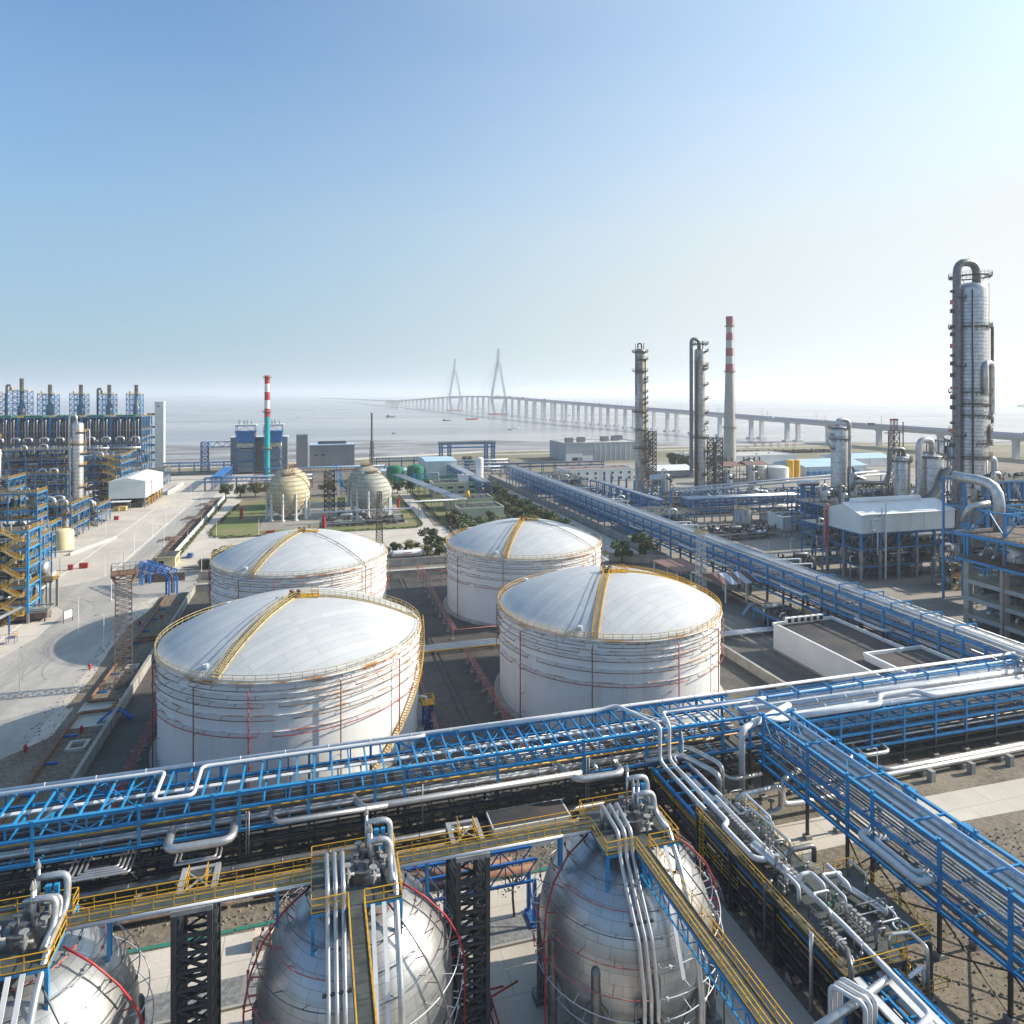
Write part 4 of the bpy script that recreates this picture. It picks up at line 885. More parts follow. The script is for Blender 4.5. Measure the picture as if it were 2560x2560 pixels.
runs = [([(1.1,24,zz+.3),(1.1,19,zz+.3),(.2,18.6,zz+.2),(.2,12.5,zz+.2),(2.6,11.8,zz+.1)],.32,'pipew'),
 ([(2.6,24,zz+.3),(2.6,15.2,zz+.1),(2.6,9,zz),(2.9,2,zz),(2.9,-8,zz-.2),(-2,-9.5,zz-.2)],.28,'pipew'),
 ([(3.6,24,8.1),(3.6,20,8.1),(4.8,19.5,8.9),(5.2,13,8.9),(5.2,12.8,7.2)],.16,'pipe'),
 ([(5.6,22,7.2),(5.6,22,9.2),(5.6,17,9.2),(5.6,17,7.2)],.15,'pipew'),
 ([(3.6,11,7.2),(3.6,11,9.4),(6.9,11,9.4),(6.9,11,7.6)],.28,'pipeg'),
 ([(1.2,6.4,7.2),(1.2,6.4,9.0),(1.2,8.4,9.0),(1.2,8.4,7.2)],.2,'pipew'),
 ([(4.0,6,7.2),(4.0,6,8.9),(4.0,8,8.9),(2.6,8,8.9),(2.6,8,7.2)],.2,'pipew'),
 ([(4.9,4,7.2),(4.9,4,8.8),(5.0,7.5,8.8),(7.4,7.5,8.6),(7.4,7.5,6.6)],.15,'pipew'),
 ([(2.2,3,7.2),(2.2,3,8.6),(2.2,5.6,8.6),(4.2,5.6,8.6),(4.2,5.6,7.2)],.17,'pipe'),
 ([(5.5,-1,7.3),(5.5,-1,8.7),(7.6,-1.3,8.7),(7.6,-3.2,8.7),(7.6,-3.4,4)],.16,'pipe'),
 ([(6.8,8.9,8.6),(6.8,5.8,8.6),(7.0,5.8,7.8)],.22,'pipew'),
 ([(-.9,2,8.0),(-.9,2,.5)],.2,'pipe'),([(.6,-1.0,8.4),(-.4,-2.6,8.2),(-.4,-2.6,1)],.24,'pipeg'),([(-.1,9,8.2),(-1.0,9,7.6),(-1.0,9,1)],.16,'pipeg')]
for pts, r, mt in runs:
    b = MB(); b.tube(pts, r, 12, bend=r*2.2); b.build('pipe', M[mt], t)
rr = random.Random(44)
for k in range(34):
    x, y = (rr.uniform(.3,5.7), rr.uniform(-1.5,22.5)) if k < 28 else (rr.uniform(7,11), rr.uniform(1,9.5)); z0 = 7.08 if k < 28 else 6.48; h = rr.uniform(.5,1.9); r = rr.choice((.05,.07,.1,.13)); L = rr.uniform(.6,2.6); q = rr.random()
    b = MB(); pts = [(x,y,z0),(x,y,z0+h),(x,min(23,y+L),z0+h),(x,min(23,y+L),z0)] if q < .55 else [(x,y,z0),(x,y,z0+h),(min(6,x+L*.5),y,z0+h),(min(6,x+L*.5),y+.4,z0+h*.4)]
    b.tube(pts, r, 8, bend=r*2); b.cyl(x,y,z0+h*.4,z0+h*.4+.22,r+.09,n=8); b.build('small_pipe', M[rr.choice(('pipe','pipew','pipeg'))], t)
b = MB(); b.hcyl((7.6,7.8,7.2),(8.9,3.0,7.2),.42); b.build('horizontal_drum', M['pipe'], t)
b = MB(); b.hcyl((1.6,14.5,8.1),(2.2,9.6,8.1),.55); b.cyl(1.8,13,8.4,9.2,.25,n=10); b.cyl(2.0,11,8.4,9.2,.25,n=10); b.build('horizontal_drum', M['pipe'], t)
for x, y in ((4.6,17.5),(2.9,4.2),(4.2,5.0)):
    b = MB(); b.lathe([(.05,8.35),(.22,8.4),(.22,8.5),(.12,8.62),(.04,8.64)],10,x,y); b.cyl(x,y,7.1,8.36,.06,n=6); b.build('green_valve_head', M['green'], t)
b = MB(); b.lathe([(.75+.12*cos(a),6.6+.1*sin(a)) for a in [2*pi*k/8 for k in range(9)]],20,9.6,1.7); tag(b.build('coiled_hose', M['pipew'], loc=(47,54,0)), 'pale coiled hose lying on the corner of the grey valve deck', 'hose')
# second blue frame and pipes below it, bottom edge
t = thing('pipe_stand', 'light blue open frame with silver pipes at the very bottom right edge', 'pipe frame', (46.4,47.2,0))
b = MB()
for x in (0,2.4,5.4):
    b.bx(x-.12,x+.12,-6,5,6.35,6.6)
    for y in (-6,-.5,4.8): b.bx(x-.16,x+.16,y-.16,y+.16,0,6.34)
for y in (-5.8,-3,-.4,2.2,4.8): b.bx(.13,2.27,y-.1,y+.1,6.36,6.58); b.bx(2.53,5.27,y-.1,y+.1,6.36,6.58)
b.build('frame', M['blue'], t)
for pts, r in (([(3.9,9,7.3),(4.0,3.4,7.3),(-1,2.0,7.3),(-8,.5,7.3)],.34),([(-1.6,3.5,3),(-1.6,3.5,8.3),(-.2,1,8.3),(-.2,1,5)],.2),([(-2.3,3.3,3),(-2.3,3.3,8.3),(-.9,.8,8.3),(-.9,.8,5)],.2),([(-3,3.1,3),(-3,3.1,8.3),(-1.6,.6,8.3),(-1.6,.6,5)],.2),([(5.8,3.2,6.9),(8,3.8,6.9),(8,3.8,5)],.18)):
    b = MB(); b.tube(pts, r, 12, bend=.6); b.build('pipe', M['pipe'] if r > .3 else M['pipew'], t)
for x in (.6,3.2,3.9): b = MB(); b.bx(x,x+.8,-6,4.4,6.7,6.95); b.build('cable_tray', M['pipew'], t)
# small items on the near ground
t = thing('plant_hut', 'small pale hut with a dark flat roof behind the right metal sphere', 'hut', (27.5,88.2,0))
b = MB(); b.bx(-5,5.2,-1.5,2,0,3.2); b.build('wall', M['offw'], t); b = MB(); b.bx(-5.3,5.5,-1.8,2.3,3.2,3.6,0); b.bx(-5.1,5.3,-1.6,2.1,3.6,3.64,1); b.build('roof', [M['offw'], M['roofd']], t)
b = MB(); b.bx(-3,-2,-1.56,-1.51,0,2.1); b.bx(1,2.2,-1.56,-1.51,1.1,2.1); b.build('door', M['greymat'], t)
b = MB(); b.add([(-1.2,-.8,0),(1.3,-.9,0),(1.2,.8,0),(-1.1,.9,0),(-1,-.6,1.4),(.9,-.7,1.7),(1.0,.6,1.3),(-.8,.6,1.6),(1.9,.1,0)], [(4,5,6,7),(0,1,5,4),(1,8,5),(8,2,6,5),(2,3,7,6),(3,0,4,7)])
o = b.build('covered_bundle', mat('beige_tarpaulin', (.55,.45,.36), (.42,.33,.26), 2, .9, bump=.5), loc=(-5.5,79.6,0)); tag(o, 'beige tarpaulin bundle on the near road beside the left black tower', 'bundle')
t = thing('tipped_board', 'black board tipped on its feet on the soil right of the valve deck', 'board', (56.7,69.5,0), .2)
b = MB(); b.bar((-1.2,0,.5),(1.2,0,.7),.12,2.0); b.build('panel', M['black'], t)
for s in (-.9,.9): b = MB(); b.bar((s,0,0),(s,.1,1.2),.08); b.bar((s,.6,0),(s,.1,1.2),.08); b.build('foot', M['dark'], t)
for (x0,y0,x1,y1,lb) in ((60,50,66,43,'black pipe lying on the soil under the right corner rack'),(64,45,70,47,'dark rusty pipe lying behind the corner rack post')):
    b = MB(); b.tube([(x0,y0,.35),(x1,y1,.35)], .28, 10); tag(b.build('loose_pipe', M['rustd']), lb, 'pipe')
b = MB(); b.tube([(-45,86.5,.9),(-9,86.5,.9)], .5, 12); tag(b.build('buried_main', M['rustd']), 'thick rusty main lying on the soil behind the left black tower', 'pipe')
b = MB(); b.tube([(-7,86.5,.9),(13,86.0,.9),(14,84,.9),(24,84,.9)], .4, 12); tag(b.build('buried_main', M['rust']), 'rusty main on the soil between the two black towers', 'pipe')
t = thing('pipe_gantry', 'deep blue lattice pipe bridge behind the right black tower', 'pipe bridge', (18,74,0))
b = MB()
for s in (0,2.2):
    for z in (5.2,7.6): b.bx(-9,6,s-.12,s+.12,z-.12,z+.12)
    for k in range(8): b.bar((-9+k*1.9,s,5.2 if k%2 else 7.6),(-7.1+k*1.9,s,7.6 if k%2 else 5.2),.12); b.bar((-9+k*1.9,s,5.3),(-9+k*1.9,s,7.5),.1)
b.build('truss', M['dkblue'], t)
for x in (-8.8,-4,5.8):
    b = MB(); b.bx(x-.2,x+.2,-.2,.2,0,5.05); b.bx(x-.2,x+.2,2.0,2.4,0,5.05); b.bar((x,0,.3),(x,2.2,4.8),.12); b.bx(x-.4,x+.4,-.4,2.6,0,.25); b.build('leg', M['dkblue'], t)
b = MB(); b.tube([(-9,1.1,5.9),(6,1.1,5.9)],.4,10); b.build('pipe', M['rust'], t)
t = thing('ground_pipes', 'thin dark red pipes on posts on the paving between the middle and right spheres', 'pipes', (16,63,0))
for pts in ([(0,-6,1.2),(0,3,1.2),(2,3,1.2)],[(.5,-6,1.2),(.5,6,1.2)],[(-1,0,2.8),(3,1.4,2.8)]): b = MB(); b.tube(pts,.1,6); b.build('pipe', M['red'], t)
b = MB()
for y in (-4,-1,2,5): b.bx(-.1,.6,y-.1,y+.1,0,1.1)
b.build('support', M['rustd'], t)
def street_lamp(label, x, y, h, arm=1.6, az=0, two=False, mt='white', group='white lamp posts'):
    t = thing('lamp_post', label, 'lamp post', (x,y,0), az, group)
    b = MB(); b.cyl(0,0,0,.3,.22,n=8); b.cyl(0,0,.3,h-.6,.1,.06,n=8); b.tube([(0,0,h-.6),(0,0,h-.1),(.25*arm,0,h+.05),(arm,0,h)],.05,6,bend=.4); b.build('pole', M[mt], t)
    b = MB(); b.box(arm+.15,0,h-.07,.6,.24,.12); b.build('lamp_head', M['grey'], t)
    return t
street_lamp('white curved lamp post on the soil left of the bottom right rack junction', 51.3,77.3,9,1.2,0)
street_lamp('white lamp post on the road between the right rack and the rubble', 78,81,9,1.4,pi)
street_lamp('small white lamp post by the rubble at the lower right edge', 75,68,5,1.2,pi)

# ------------------------------------------------------------------ left yard furniture
lamps = [(-57.2,160.4,9,'nearest white pole on the left apron near the tyre marks',pi/2,.5),(-57.3,196.5,9,'tall white pole in the shade edge of the rear tank',pi/2,.5),(-48.1,183.1,8,'curved white street lamp in the shade beside the lattice tower',pi,1.6),
 (-57.2,225.2,8,'white pole left of the blue gantry shadow',pi/2,.5),(-67,256.1,8,'white pole by the road bend left of the guard house',pi/2,.5),(-66.5,292.2,9,'first white pole of the apron edge row beyond the guard house',pi/2,.5),(-66.5,323.1,9,'second white pole of the apron edge row beyond the guard house',pi/2,.5),
 (-66.8,352.5,9,'third white pole of the apron edge row beyond the guard house',pi/2,.5),(-71.7,398.5,9,'fourth white pole of the apron edge row, beside the white shed',pi/2,.5),(-67,419.7,9,'fifth white pole of the apron edge row, farthest',pi/2,.5),
 (-57.6,300,8,'curved lamp at the edge of the far asphalt road, nearer one',pi,1.4),(-57.6,395,8,'curved lamp at the edge of the far asphalt road, farther one',pi,1.4),(-86,330,8,'curved white lamp in front of the small roofed shelter',0,1.2),
 (-49,300,6,'first thin pole along the white panel fence',0,.6),(-49,335,6,'second thin pole along the white panel fence',0,.6),(-49,370,6,'third thin pole along the white panel fence',0,.6),(-36,246,8,'white pole behind the brown wall by the gantry',pi/2,.5),(-39.8,311,7,'white pole at the left corner of the sphere lawn',0,.4),(-23.2,312.5,7,'white pole in front of the left cream spheres',0,.4),(47.4,314.7,7,'white pole at the right corner of the sphere lawn',0,.4)]
for x, y, h, lb, az, arm in lamps: street_lamp(lb, x, y, h, arm, az)
for i in range(9): street_lamp('grey street lamp on the left of the tree lined road, %s from the front' % od(i), 107.6, 246+i*26, 8, 1.6, 0, mt='grey', group='lamps of the tree lined road')
for i in range(6): street_lamp('grey street lamp on the grass beside the side road, %s from the front' % od(i), 82.5, 255+i*34, 8, 1.4, 0, mt='grey', group='lamps of the side road')
for x, y, lb in ((145,205,'white lamp on the brown yard in front of the pumps'),(168,215,'tall white lamp on the pavement left of the white stilted building'),(158,214,'short white lamp beside the pump group')): street_lamp(lb, x, y, 7, 1.2, 0)
# lattice tower
t = thing('lattice_tower', 'rusty lattice floodlight tower with a caged top beside the left road', 'lattice tower', (-38,158.5,0), .2)
b = MB(); b.lat(0,0,0,21.6,3.1,2.9,20,.075); b.build('mast', M['rustd'], t)
b = MB(); b.lat(0,0,21.6,23.2,2.9,4.4,1,.12); b.box(0,0,23.2,4.6,4.6,.12); b.build('platform', M['rust'], t)
b = MB(); b.rail([(-2.2,-2.2,23.3),(2.2,-2.2,23.3),(2.2,2.2,23.3),(-2.2,2.2,23.3),(-2.2,-2.2,23.3)],1.6,1.0,.06)
for s in (-2.2,2.2): b.bar((s,-2.2,24.9),(s,2.2,24.9),.06)
b.bar((0,0,23),(0,0,27.5),.05); b.build('railing', M['rustd'], t)
t = thing('lattice_mast', 'thin rusty lattice mast behind the rear left tank near the tanker truck', 'lattice mast', (22.6,256,0))
b = MB(); b.lat(0,0,0,24.5,2.6,1.6,20,.1); b.build('mast', M['rustd'], t)
t = thing('lattice_mast', 'white lattice mast with a rusty round platform in front of the long blue rack', 'lattice mast', (113.1,186,0))
b = MB(); b.lat(0,0,0,18,2.6,1.8,11,.075); b.build('mast', M['offw'], t); b = MB(); b.cyl(0,0,18,18.2,2.1,n=20); b.rail([(1.9*cos(a),1.9*sin(a),18.2) for a in [2*pi*k/8 for k in range(9)]],1.1,1.4,.07); b.build('platform', M['yrust'], t)
for k in range(5): b = MB(); b.box(-1.2+k*.6,-.4,19.9,.4,.3,.5); b.build('floodlight', M['offw'], t)
# blue gantry crossing
t = thing('pipe_gantry', 'bright blue lattice pipe gantry standing over the left verge', 'pipe gantry', (-52.4,242.4,0), atan2(-16,11.5))
L = 19.7; b = MB()
for s in (-1.2,1.2):
    for z in (5.3,7.3): b.bx(0,L,s-.12,s+.12,z-.12,z+.12)
    for k in range(10): b.bar((L*k/10,s,5.3 if k%2 else 7.3),(L*(k+1)/10,s,7.3 if k%2 else 5.3),.2); b.bar((L*k/10,s,5.4),(L*k/10,s,7.2),.16)
for k in range(11): b.bar((L*k/10,-1.1,7.3),(L*k/10,1.1,7.3),.1); b.bar((L*k/10,-1.1,5.3),(L*k/10,1.1,5.3),.1)
b.build('truss', M['dkblue'], t)
for x in (.2,1.8,L-2,L-.2):
    b = MB(); b.bx(x-.2,x+.2,-1.4,-1.0,0,5.17); b.bx(x-.2,x+.2,1.0,1.4,0,5.17)
    for z in (1.2,3): b.bar((x,-1.1,z),(x,1.1,z+1.6),.1)
    b.build('leg', M['dkblue'], t)
b = MB(); b.tube([(0,0,5.8),(L-1,0,5.8),(L-1,0,.5)],.3,8); b.build('pipe', M['rust'], t)
# rusty ground pipe with expansion loops
pipeline('ground_pipe', 'long rusty pipe with square loops lying along the left verge', [[(-41.6,88,.6),(-42.4,136,.6),(-42.4,145.6,.6),(-37,145.6,.6),(-37,150.4,.6),(-42.3,150.4,.6),(-42.2,184,.6),(-37.2,184.4,.6)],[(-37.2,186.5,.6),(-42,186.5,.6),(-42.3,224,.6)]], .32, M['rust'], bend=.9)
pp_ = thing('pipe_blocks', 'small deep blue pipe supports spaced along the rusty ground pipe', 'pipe supports', (-42.4,100,0))
for k in range(13): b = MB(); b.bx(-.2,2.1,k*9.3-.2,k*9.3+.2,0,.35); b.build('support', M['dkblue'], pp_)
def hydrant(label, x, y): 
    t = thing('fire_hydrant', label, 'fire hydrant', (x,y,0), 0, 'red fire hydrants'); b = MB(); b.cyl(0,0,0,1.0,.26,n=10); b.lathe([(.26,1.0),(.2,1.2),(0,1.3)],10); b.build('body', M['red'], t)
    b = MB(); b.tube([(-.4,0,.75),(.4,0,.75)],.11,8); b.build('outlet', M['red'], t)
for x, y, lb in ((-47.4,170,'red hydrant at the left foot of the rusty lattice tower'),(-39.9,138.5,'red hydrant beside the rusty ground pipe near the square concrete pit'),(-46.8,133.6,'red hydrant at the lower left edge of the stony verge'),(-44,199,'red hydrant in the tank shadow behind the lattice tower'),(-39.5,203,'red hydrant by the bund wall in the shadow'),(-56.3,270,'red hydrant on the far verge by the guard house'),(-56.3,306,'red hydrant on the middle of the far verge'),(-36,233,'red hydrant left of the rear left tank'),(-56.5,345,'red hydrant on the far verge by the long brown pipes'),(151,188,'red hydrant in front of the white stilted building'),(106,219,'pink red hydrant on the path behind the right tanks')): hydrant(lb, x, y)
for x, y, w_, lb in ((-77,269.5,2.6,'larger red cabinet on the left apron'),(-80.5,268,1.5,'smaller red cabinet beside the larger one'),(-91.6,369,2,'red cabinet on the apron in front of the shelter')):
    t = thing('fire_cabinet', lb, 'cabinet', (x,y,0)); b = MB(); b.box(0,0,.15,w_,1,1.6); b.build('body', M['red'], t); b = MB(); b.box(0,-.52,.3,w_*.9,.04,1.3); b.box(0,0,1.75,w_+.2,1.2,.08); b.build('door', M['red'], t)
t = thing('sign_board', 'white notice board on two posts on the left apron', 'sign', (-62.8,207,0), 1.0)
b = MB(); b.box(0,0,1.1,2.4,.12,1.9); b.build('board', M['white'], t); b = MB(); b.box(-1.3,0,0,.14,.14,3.2); b.box(1.3,0,0,.14,.14,3.2); b.build('post', M['dark'], t)
t = thing('square_pit', 'square pale concrete pit rim on the stony verge near the lower left', 'pit', (-38.9,133,0)); b = MB()
for s in (-1.3,1.3): b.bx(s-.25,s+.25,-1.6,1.6,0,.5); b.bx(-1.04,1.04,s*1.1-.25,s*1.1+.25,0,.49)
b.build('rim', M['concl'], t)
t = thing('square_pit', 'square pale concrete pit rim behind the rusty lattice tower', 'pit', (-38.6,168,0)); b = MB()
for s in (-1,1): b.bx(s-.2,s+.2,-1.2,1.2,0,.5); b.bx(-.79,.79,s-.2,s+.2,0,.49)
b.build('rim', M['concl'], t)
t = thing('stile_stairs', 'small blue stairs with yellow rails crossing the left bund wall', 'stairs', (-35.3,142,0)); b = MB()
for s in (-1,1):
    for k in range(8): b.box(s*(.5+k*.32),0,2.0-k*.25,.3,1.2,.05)
    for e in (-.6,.6): b.bar((s*.4,e,2.1),(s*3,e,.0),.1,.2)
b.build('steps', M['dkblue'], t); b = MB(); b.rail([(-.5,-.6,2.1),(.5,-.6,2.1)],1,.8,.05); b.rail([(-.5,.6,2.1),(.5,.6,2.1)],1,.8,.05); b.build('handrail', M['yellow'], t)
# guard house, fence, verge pipes
t = thing('guard_house', 'cream guard house with a dark roof beside the white panel fence', 'guard house', (-50,266,0)); b = MB(); b.bx(-3,3,-3,6,0,3.4); b.build('wall', M['cream'], t)
b = MB(); b.bx(-3.4,3.4,-3.4,6.4,3.4,3.7,0); b.bx(-3.1,3.1,-3.1,6.1,3.7,3.74,1); b.build('roof', [M['cream'], M['roofd']], t)
for y in (-1.5,1,3.5): b = MB(); b.bx(3.01,3.06,y,y+1.1,1,2.4); b.build('window', M['glass'], t)
b = MB(); b.bx(-2.2,-.6,-3.06,-3.01,.9,2.3); b.build('window', M['glass'], t)
t = thing('panel_fence', 'long fence of pale panels between the verge and the inner road', 'fence', (-50,275,0))
for k in range(30):
    b = MB(); b.bx(-.1,.1,k*5+.15,k*5+4.85,.15,2.4); b.build('panel', M['offw'], t); b = MB(); b.bx(-.15,.15,k*5-.13,k*5+.13,0,2.6); b.build('post', M['greymat'], t)
t = thing('ground_pipe', 'brown pipes with side loops along the far left verge', 'pipeline', (-53.5,250,0))
for k, x in enumerate((-1.4,-.6,.4,1.2)): b = MB(); b.tube([(x,0,.7),(x,170,.7)],.16,6); b.build('pipe', M['rust' if k%2 else 'rustd'], t)
for y in (3,58,108,150):
    for k in range(2): b = MB(); b.tube([(0,y+k*2.2,.9),(-6.5+k*.6,y+k*2.2,.9),(-6.5+k*.6,y+6-k,.9),(0,y+6-k,.9)],.25,8); b.build('expansion_loop', M['rustd'], t)
b = MB(); b.bx(-2.2,2.0,0,.4,0,.5); c0 = b.build('sleeper', M['rustd'], t, loc=(0,0,0)); rep(c0, [(0,k*7,0) for k in range(1, 24)])
b = MB(); b.bx(-9,11.5,0,.1,.9,1.0); b.bx(-9,11.5,0,.1,1.6,1.7)
for k in range(42): b.bx(-9+k*.49,-8.94+k*.49,.02,.08,.1,1.8)
tag(b.build('picket_fence', M['dark'], loc=(-33.5,253.5,0)), 'low dark picket fence behind the brown wall and gantry', 'fence')
# ------------------------------------------------------------------ steel process structures
def module(label, x0, x1, y0, y1, zs, nx, ny, seed, blue='blue', low=None, rail=True, npipe=14, vess=3, brace=True, stair=None, clutter=40, bigpipe=2, cat='process unit', name='process_structure', t_=.34, rails='yellow', pipes=('pipe','pipeg','pipeg','dark','pipew'), rise=3.0, decks=None):
    rr = random.Random(seed); t = thing(name, label, cat, (x0,y0,0)); W, D = x1-x0, y1-y0; H = zs[-1]
    b = MB(); zl = low or .01; b.bx(-t_/2,t_/2,-t_/2,t_/2,zl,H,0)
    if low: b.bx(-t_/2-.03,t_/2+.03,-t_/2-.03,t_/2+.03,0,low,1)
    xs = [W*i/nx for i in range(nx+1)]; ys = [D*j/ny for j in range(ny+1)]
    locs = [(x, y, 0) for x in xs for y in ys]; c0 = b.build('column', [M[blue], M['grey']], t, loc=locs[0]); rep(c0, locs[1:])
    for i, z in enumerate(zs):
        b = MB()
        for y in ys: b.bx(t_/2,W-t_/2,y-.15,y+.15,z-.45,z-.03)
        for x in xs: b.bx(x-.14,x+.14,t_/2,D-t_/2,z-.44,z-.035)
        b.build('floor_beam', M[blue], t)
        if decks is None or i in decks:
            b = MB(); xa = rr.choice([0,0,W*.3]); b.bx(xa+.1,W-.1,.1,D-.1,z-.03,z+.03); b.build('floor', M['deck'], t)
            if rail:
                b = MB(); b.rail([(0,0,z),(W,0,z),(W,D,z)], 1.1, 1.8, .07); b.build('railing', M[rails], t)
    if brace:
        zz = [0]+list(zs)
        for i in range(nx):
            if (i+seed) % 2 == 0 or nx < 3:
                b = MB(); xm = (xs[i]+xs[i+1])/2
                for a, c in zip(zz, zz[1:]): b.bar((xs[i],0,a),(xm,0,c-.4),.16); b.bar((xs[i+1],0,a),(xm,0,c-.4),.16)
                b.build('bracing', M[blue], t)
        for j in range(ny):
            b = MB(); ym = (ys[j]+ys[j+1])/2
            for a, c in zip(zz, zz[1:]): b.bar((W,ys[j],a),(W,ym,c-.4),.16); b.bar((W,ys[j+1],a),(W,ym,c-.4),.16)
            b.build('bracing', M[blue], t)
    for k in range(npipe):
        b = MB(); z = rr.choice([0]+list(zs[:-1])); z2 = z+rr.uniform(1.0,rise*.9); r = rr.choice((.1,.15,.22,.3)); y = rr.uniform(-.2,D*.55) if rr.random() < .75 else rr.uniform(0,D)
        xa, xb = sorted((rr.uniform(0,W), rr.uniform(0,W)))
        if xb-xa < 2: xb = min(W, xa+3)
        q = rr.random()
        if q < .4: pts = [(xa,y,z),(xa,y,z2),(xb,y,z2),(xb,y,z2+rr.uniform(-1,2))]
        elif q < .7: pts = [(xa,y,z2),(xb,y,z2),(xb,y+rr.uniform(1,4),z2)]
        else: pts = [(xa,y,z),(xa,y,min(H+1,z+rr.uniform(4,10))),(xa+rr.uniform(.8,2),y,min(H+1,z+rr.uniform(4,10)))]
        b.tube(pts, r, 8); b.build('pipe', M[rr.choice(pipes)], t)
    for k in range(vess):
        b = MB(); z = rr.choice(([0]+list(zs))[:-1]) if k else zs[0]; x, y = rr.uniform(W*.15,W*.8), rr.uniform(1.2,D*.6); r = rr.uniform(.6,1.2)
        if rr.random() < .5: b.lathe([(0,z+.6),(r,z+.9),(r,z+rise),(r*.6,z+rise+.5),(0,z+rise+.6)],16,x,y)
        else: b.hcyl((x-2.4,y,z+1.2+r),(x+2.2,y,z+1.2+r),r); b.bx(x-1.6,x-1.2,y-r*.6,y+r*.6,z,z+1.3); b.bx(x+1.2,x+1.6,y-r*.6,y+r*.6,z,z+1.3)
        b.build('vessel', M[rr.choice(('pipe','pipeg'))], t)
    for k in range(bigpipe):
        b = MB(); x = rr.uniform(W*.2,W*.75); y = rr.uniform(0,D*.4); r = .5; h = H+rr.uniform(1.5,3); b.tube([(x,y,zs[-1]-2),(x,y,h),(x+rr.uniform(2,4),y,h),(x+3.5,y,zs[-1]-3)], r, 12, bend=1.5); b.build('large_pipe', M['pipe'], t)
    for i, z in enumerate([0]+list(zs)[:-1]):       # machines and drums filling the floors
        hh = zs[i]-z
        for k in range(max(2, int(W*D/70))):
            b = MB(); x, y = rr.uniform(1,W-1), rr.uniform(D*.25,D-.8); q = rr.random(); h = hh*rr.uniform(.35,.8)
            if q < .4: b.box(x,y,z+.04,rr.uniform(.8,2.6),rr.uniform(.8,2),h)
            elif q < .75: b.cyl(x,y,z+.04,z+h,rr.uniform(.3,.9),n=12)
            else: r_ = rr.uniform(.35,.8); b.hcyl((x-1.6,y,z+r_+.3),(x+1.6,y,z+r_+.3),r_,12); b.box(x,y,z+.03,1.4,r_,.4)
            b.build('machine', M[rr.choice(('dark','pipeg','dark','blue2','grey','pipe'))], t)
    # valves, instruments and small fittings on the floors
    for z in [0]+list(zs):
        b = MB()
        for k in range(clutter//len(zs)):
            x, y = rr.uniform(.5,W-.5), rr.uniform(.2,D*.8); h = rr.uniform(.5,1.9)
            if rr.random() < .5: b.cyl(x,y,z,z+h,rr.uniform(.08,.3),n=7)
            else: b.box(x,y,z,rr.uniform(.3,1.1),rr.uniform(.3,.9),h*.7)
        if b.v: tag(b.build('fittings', M[rr.choice(('grey','pipeg','dark'))], t), kind='stuff')
    if stair:
        sx, sy, wd = stair; b = MB(); h = MB(); zz = [0]+list(zs)
        for i, (a, c) in enumerate(zip(zz, zz[1:])):
            n_ = max(1, round((c-a)/2.4))
            for q in range(n_):
                za, zb = a+(c-a)*q/n_, a+(c-a)*(q+1)/n_; k = i*7+q; xa, xb = (sx, sx+wd) if (q+i*n_) % 2 == 0 else (sx+wd, sx)
                for e in (0, 1): b.bar((xa,sy-e,za),(xb,sy-e,zb),.1,.24); h.bar((xa,sy-e,za+1),(xb,sy-e,zb+1),.08); h.bar((xa,sy-e,za+.55),(xb,sy-e,zb+.55),.07)
                for s_ in range(8): f = s_/8; b.box(xa+(xb-xa)*f,sy-.5,za+(zb-za)*f,.3,.95,.05)
                for s_ in range(5):
                    f = s_/4; h.bar((xa+(xb-xa)*f,sy-1,za+(zb-za)*f),(xa+(xb-xa)*f,sy-1,za+(zb-za)*f+1),.07)
                b.box(xb+(.6 if xb > xa else -.6),sy-.5,zb-.05,1.2,1.3,.08); e_ = xb+(1.2 if xb > xa else -1.2)
                h.rail([(xb,sy-1.1,zb),(e_,sy-1.1,zb),(e_,sy+.1,zb)],1.1,.6,.07)
        s_ = b.build('stair', M['yrust'], t); h.build('handrail', M['yellow'], s_)
    return t
# --- left complex
mod_L = module('tall blue steel stair tower at the left edge with zigzag yellow stairs', -95,-72.5,208.5,216.5,[4.9,9.8,14.7,19.6,24.2],3,1,21,'blue',2.6,npipe=24,vess=4,stair=(17.2,-.4,3.4),clutter=90,bigpipe=1,rise=3.4,t_=.5)
module('blue steel unit with vessels right behind the zigzag stair tower', -104,-78.5,224,244,[4.5,9,13.5,18],4,3,22,'blue2',4.0,npipe=30,vess=6,clutter=120,bigpipe=2,t_=.36)
module('wide blue unit at the left edge, its flat top crowded with valves', -130,-88.5,262,271,[4,7,10,13,16,19,22,27.5],5,1,23,'blue2',npipe=60,vess=5,clutter=200,bigpipe=0,t_=.36,rise=2.6)
module('blue steel pipe unit between the cream tank and the tall silver column', -112,-96.5,322,345,[5,10,14.5],3,3,24,'blue2',3,npipe=30,vess=5,clutter=90,bigpipe=2)
module('low unit of pipes, exchangers and a black stair in front of the tall silver column', -116,-95,352,372,[4.6,9.0],4,3,25,'blue2',2,npipe=30,vess=6,clutter=90,bigpipe=2)
module('yellow railed unit with many levels right of the tall silver column', -121,-101.5,418,440,[4.5,9,13.5,18,22.5,26.5],3,3,26,'blue2',npipe=34,vess=6,clutter=120,bigpipe=1,stair=(12,-.4,5))
module('blue multi level unit left of the tall silver column', -166,-128,430,452,[5,10,15,20,25,30],5,3,27,'blue2',npipe=50,vess=8,clutter=150,bigpipe=2)
module('distant pipe rack unit behind the white stilted shed', -118,-96,500,520,[5,10],5,2,28,'blue2',npipe=20,vess=4,clutter=60,bigpipe=0)
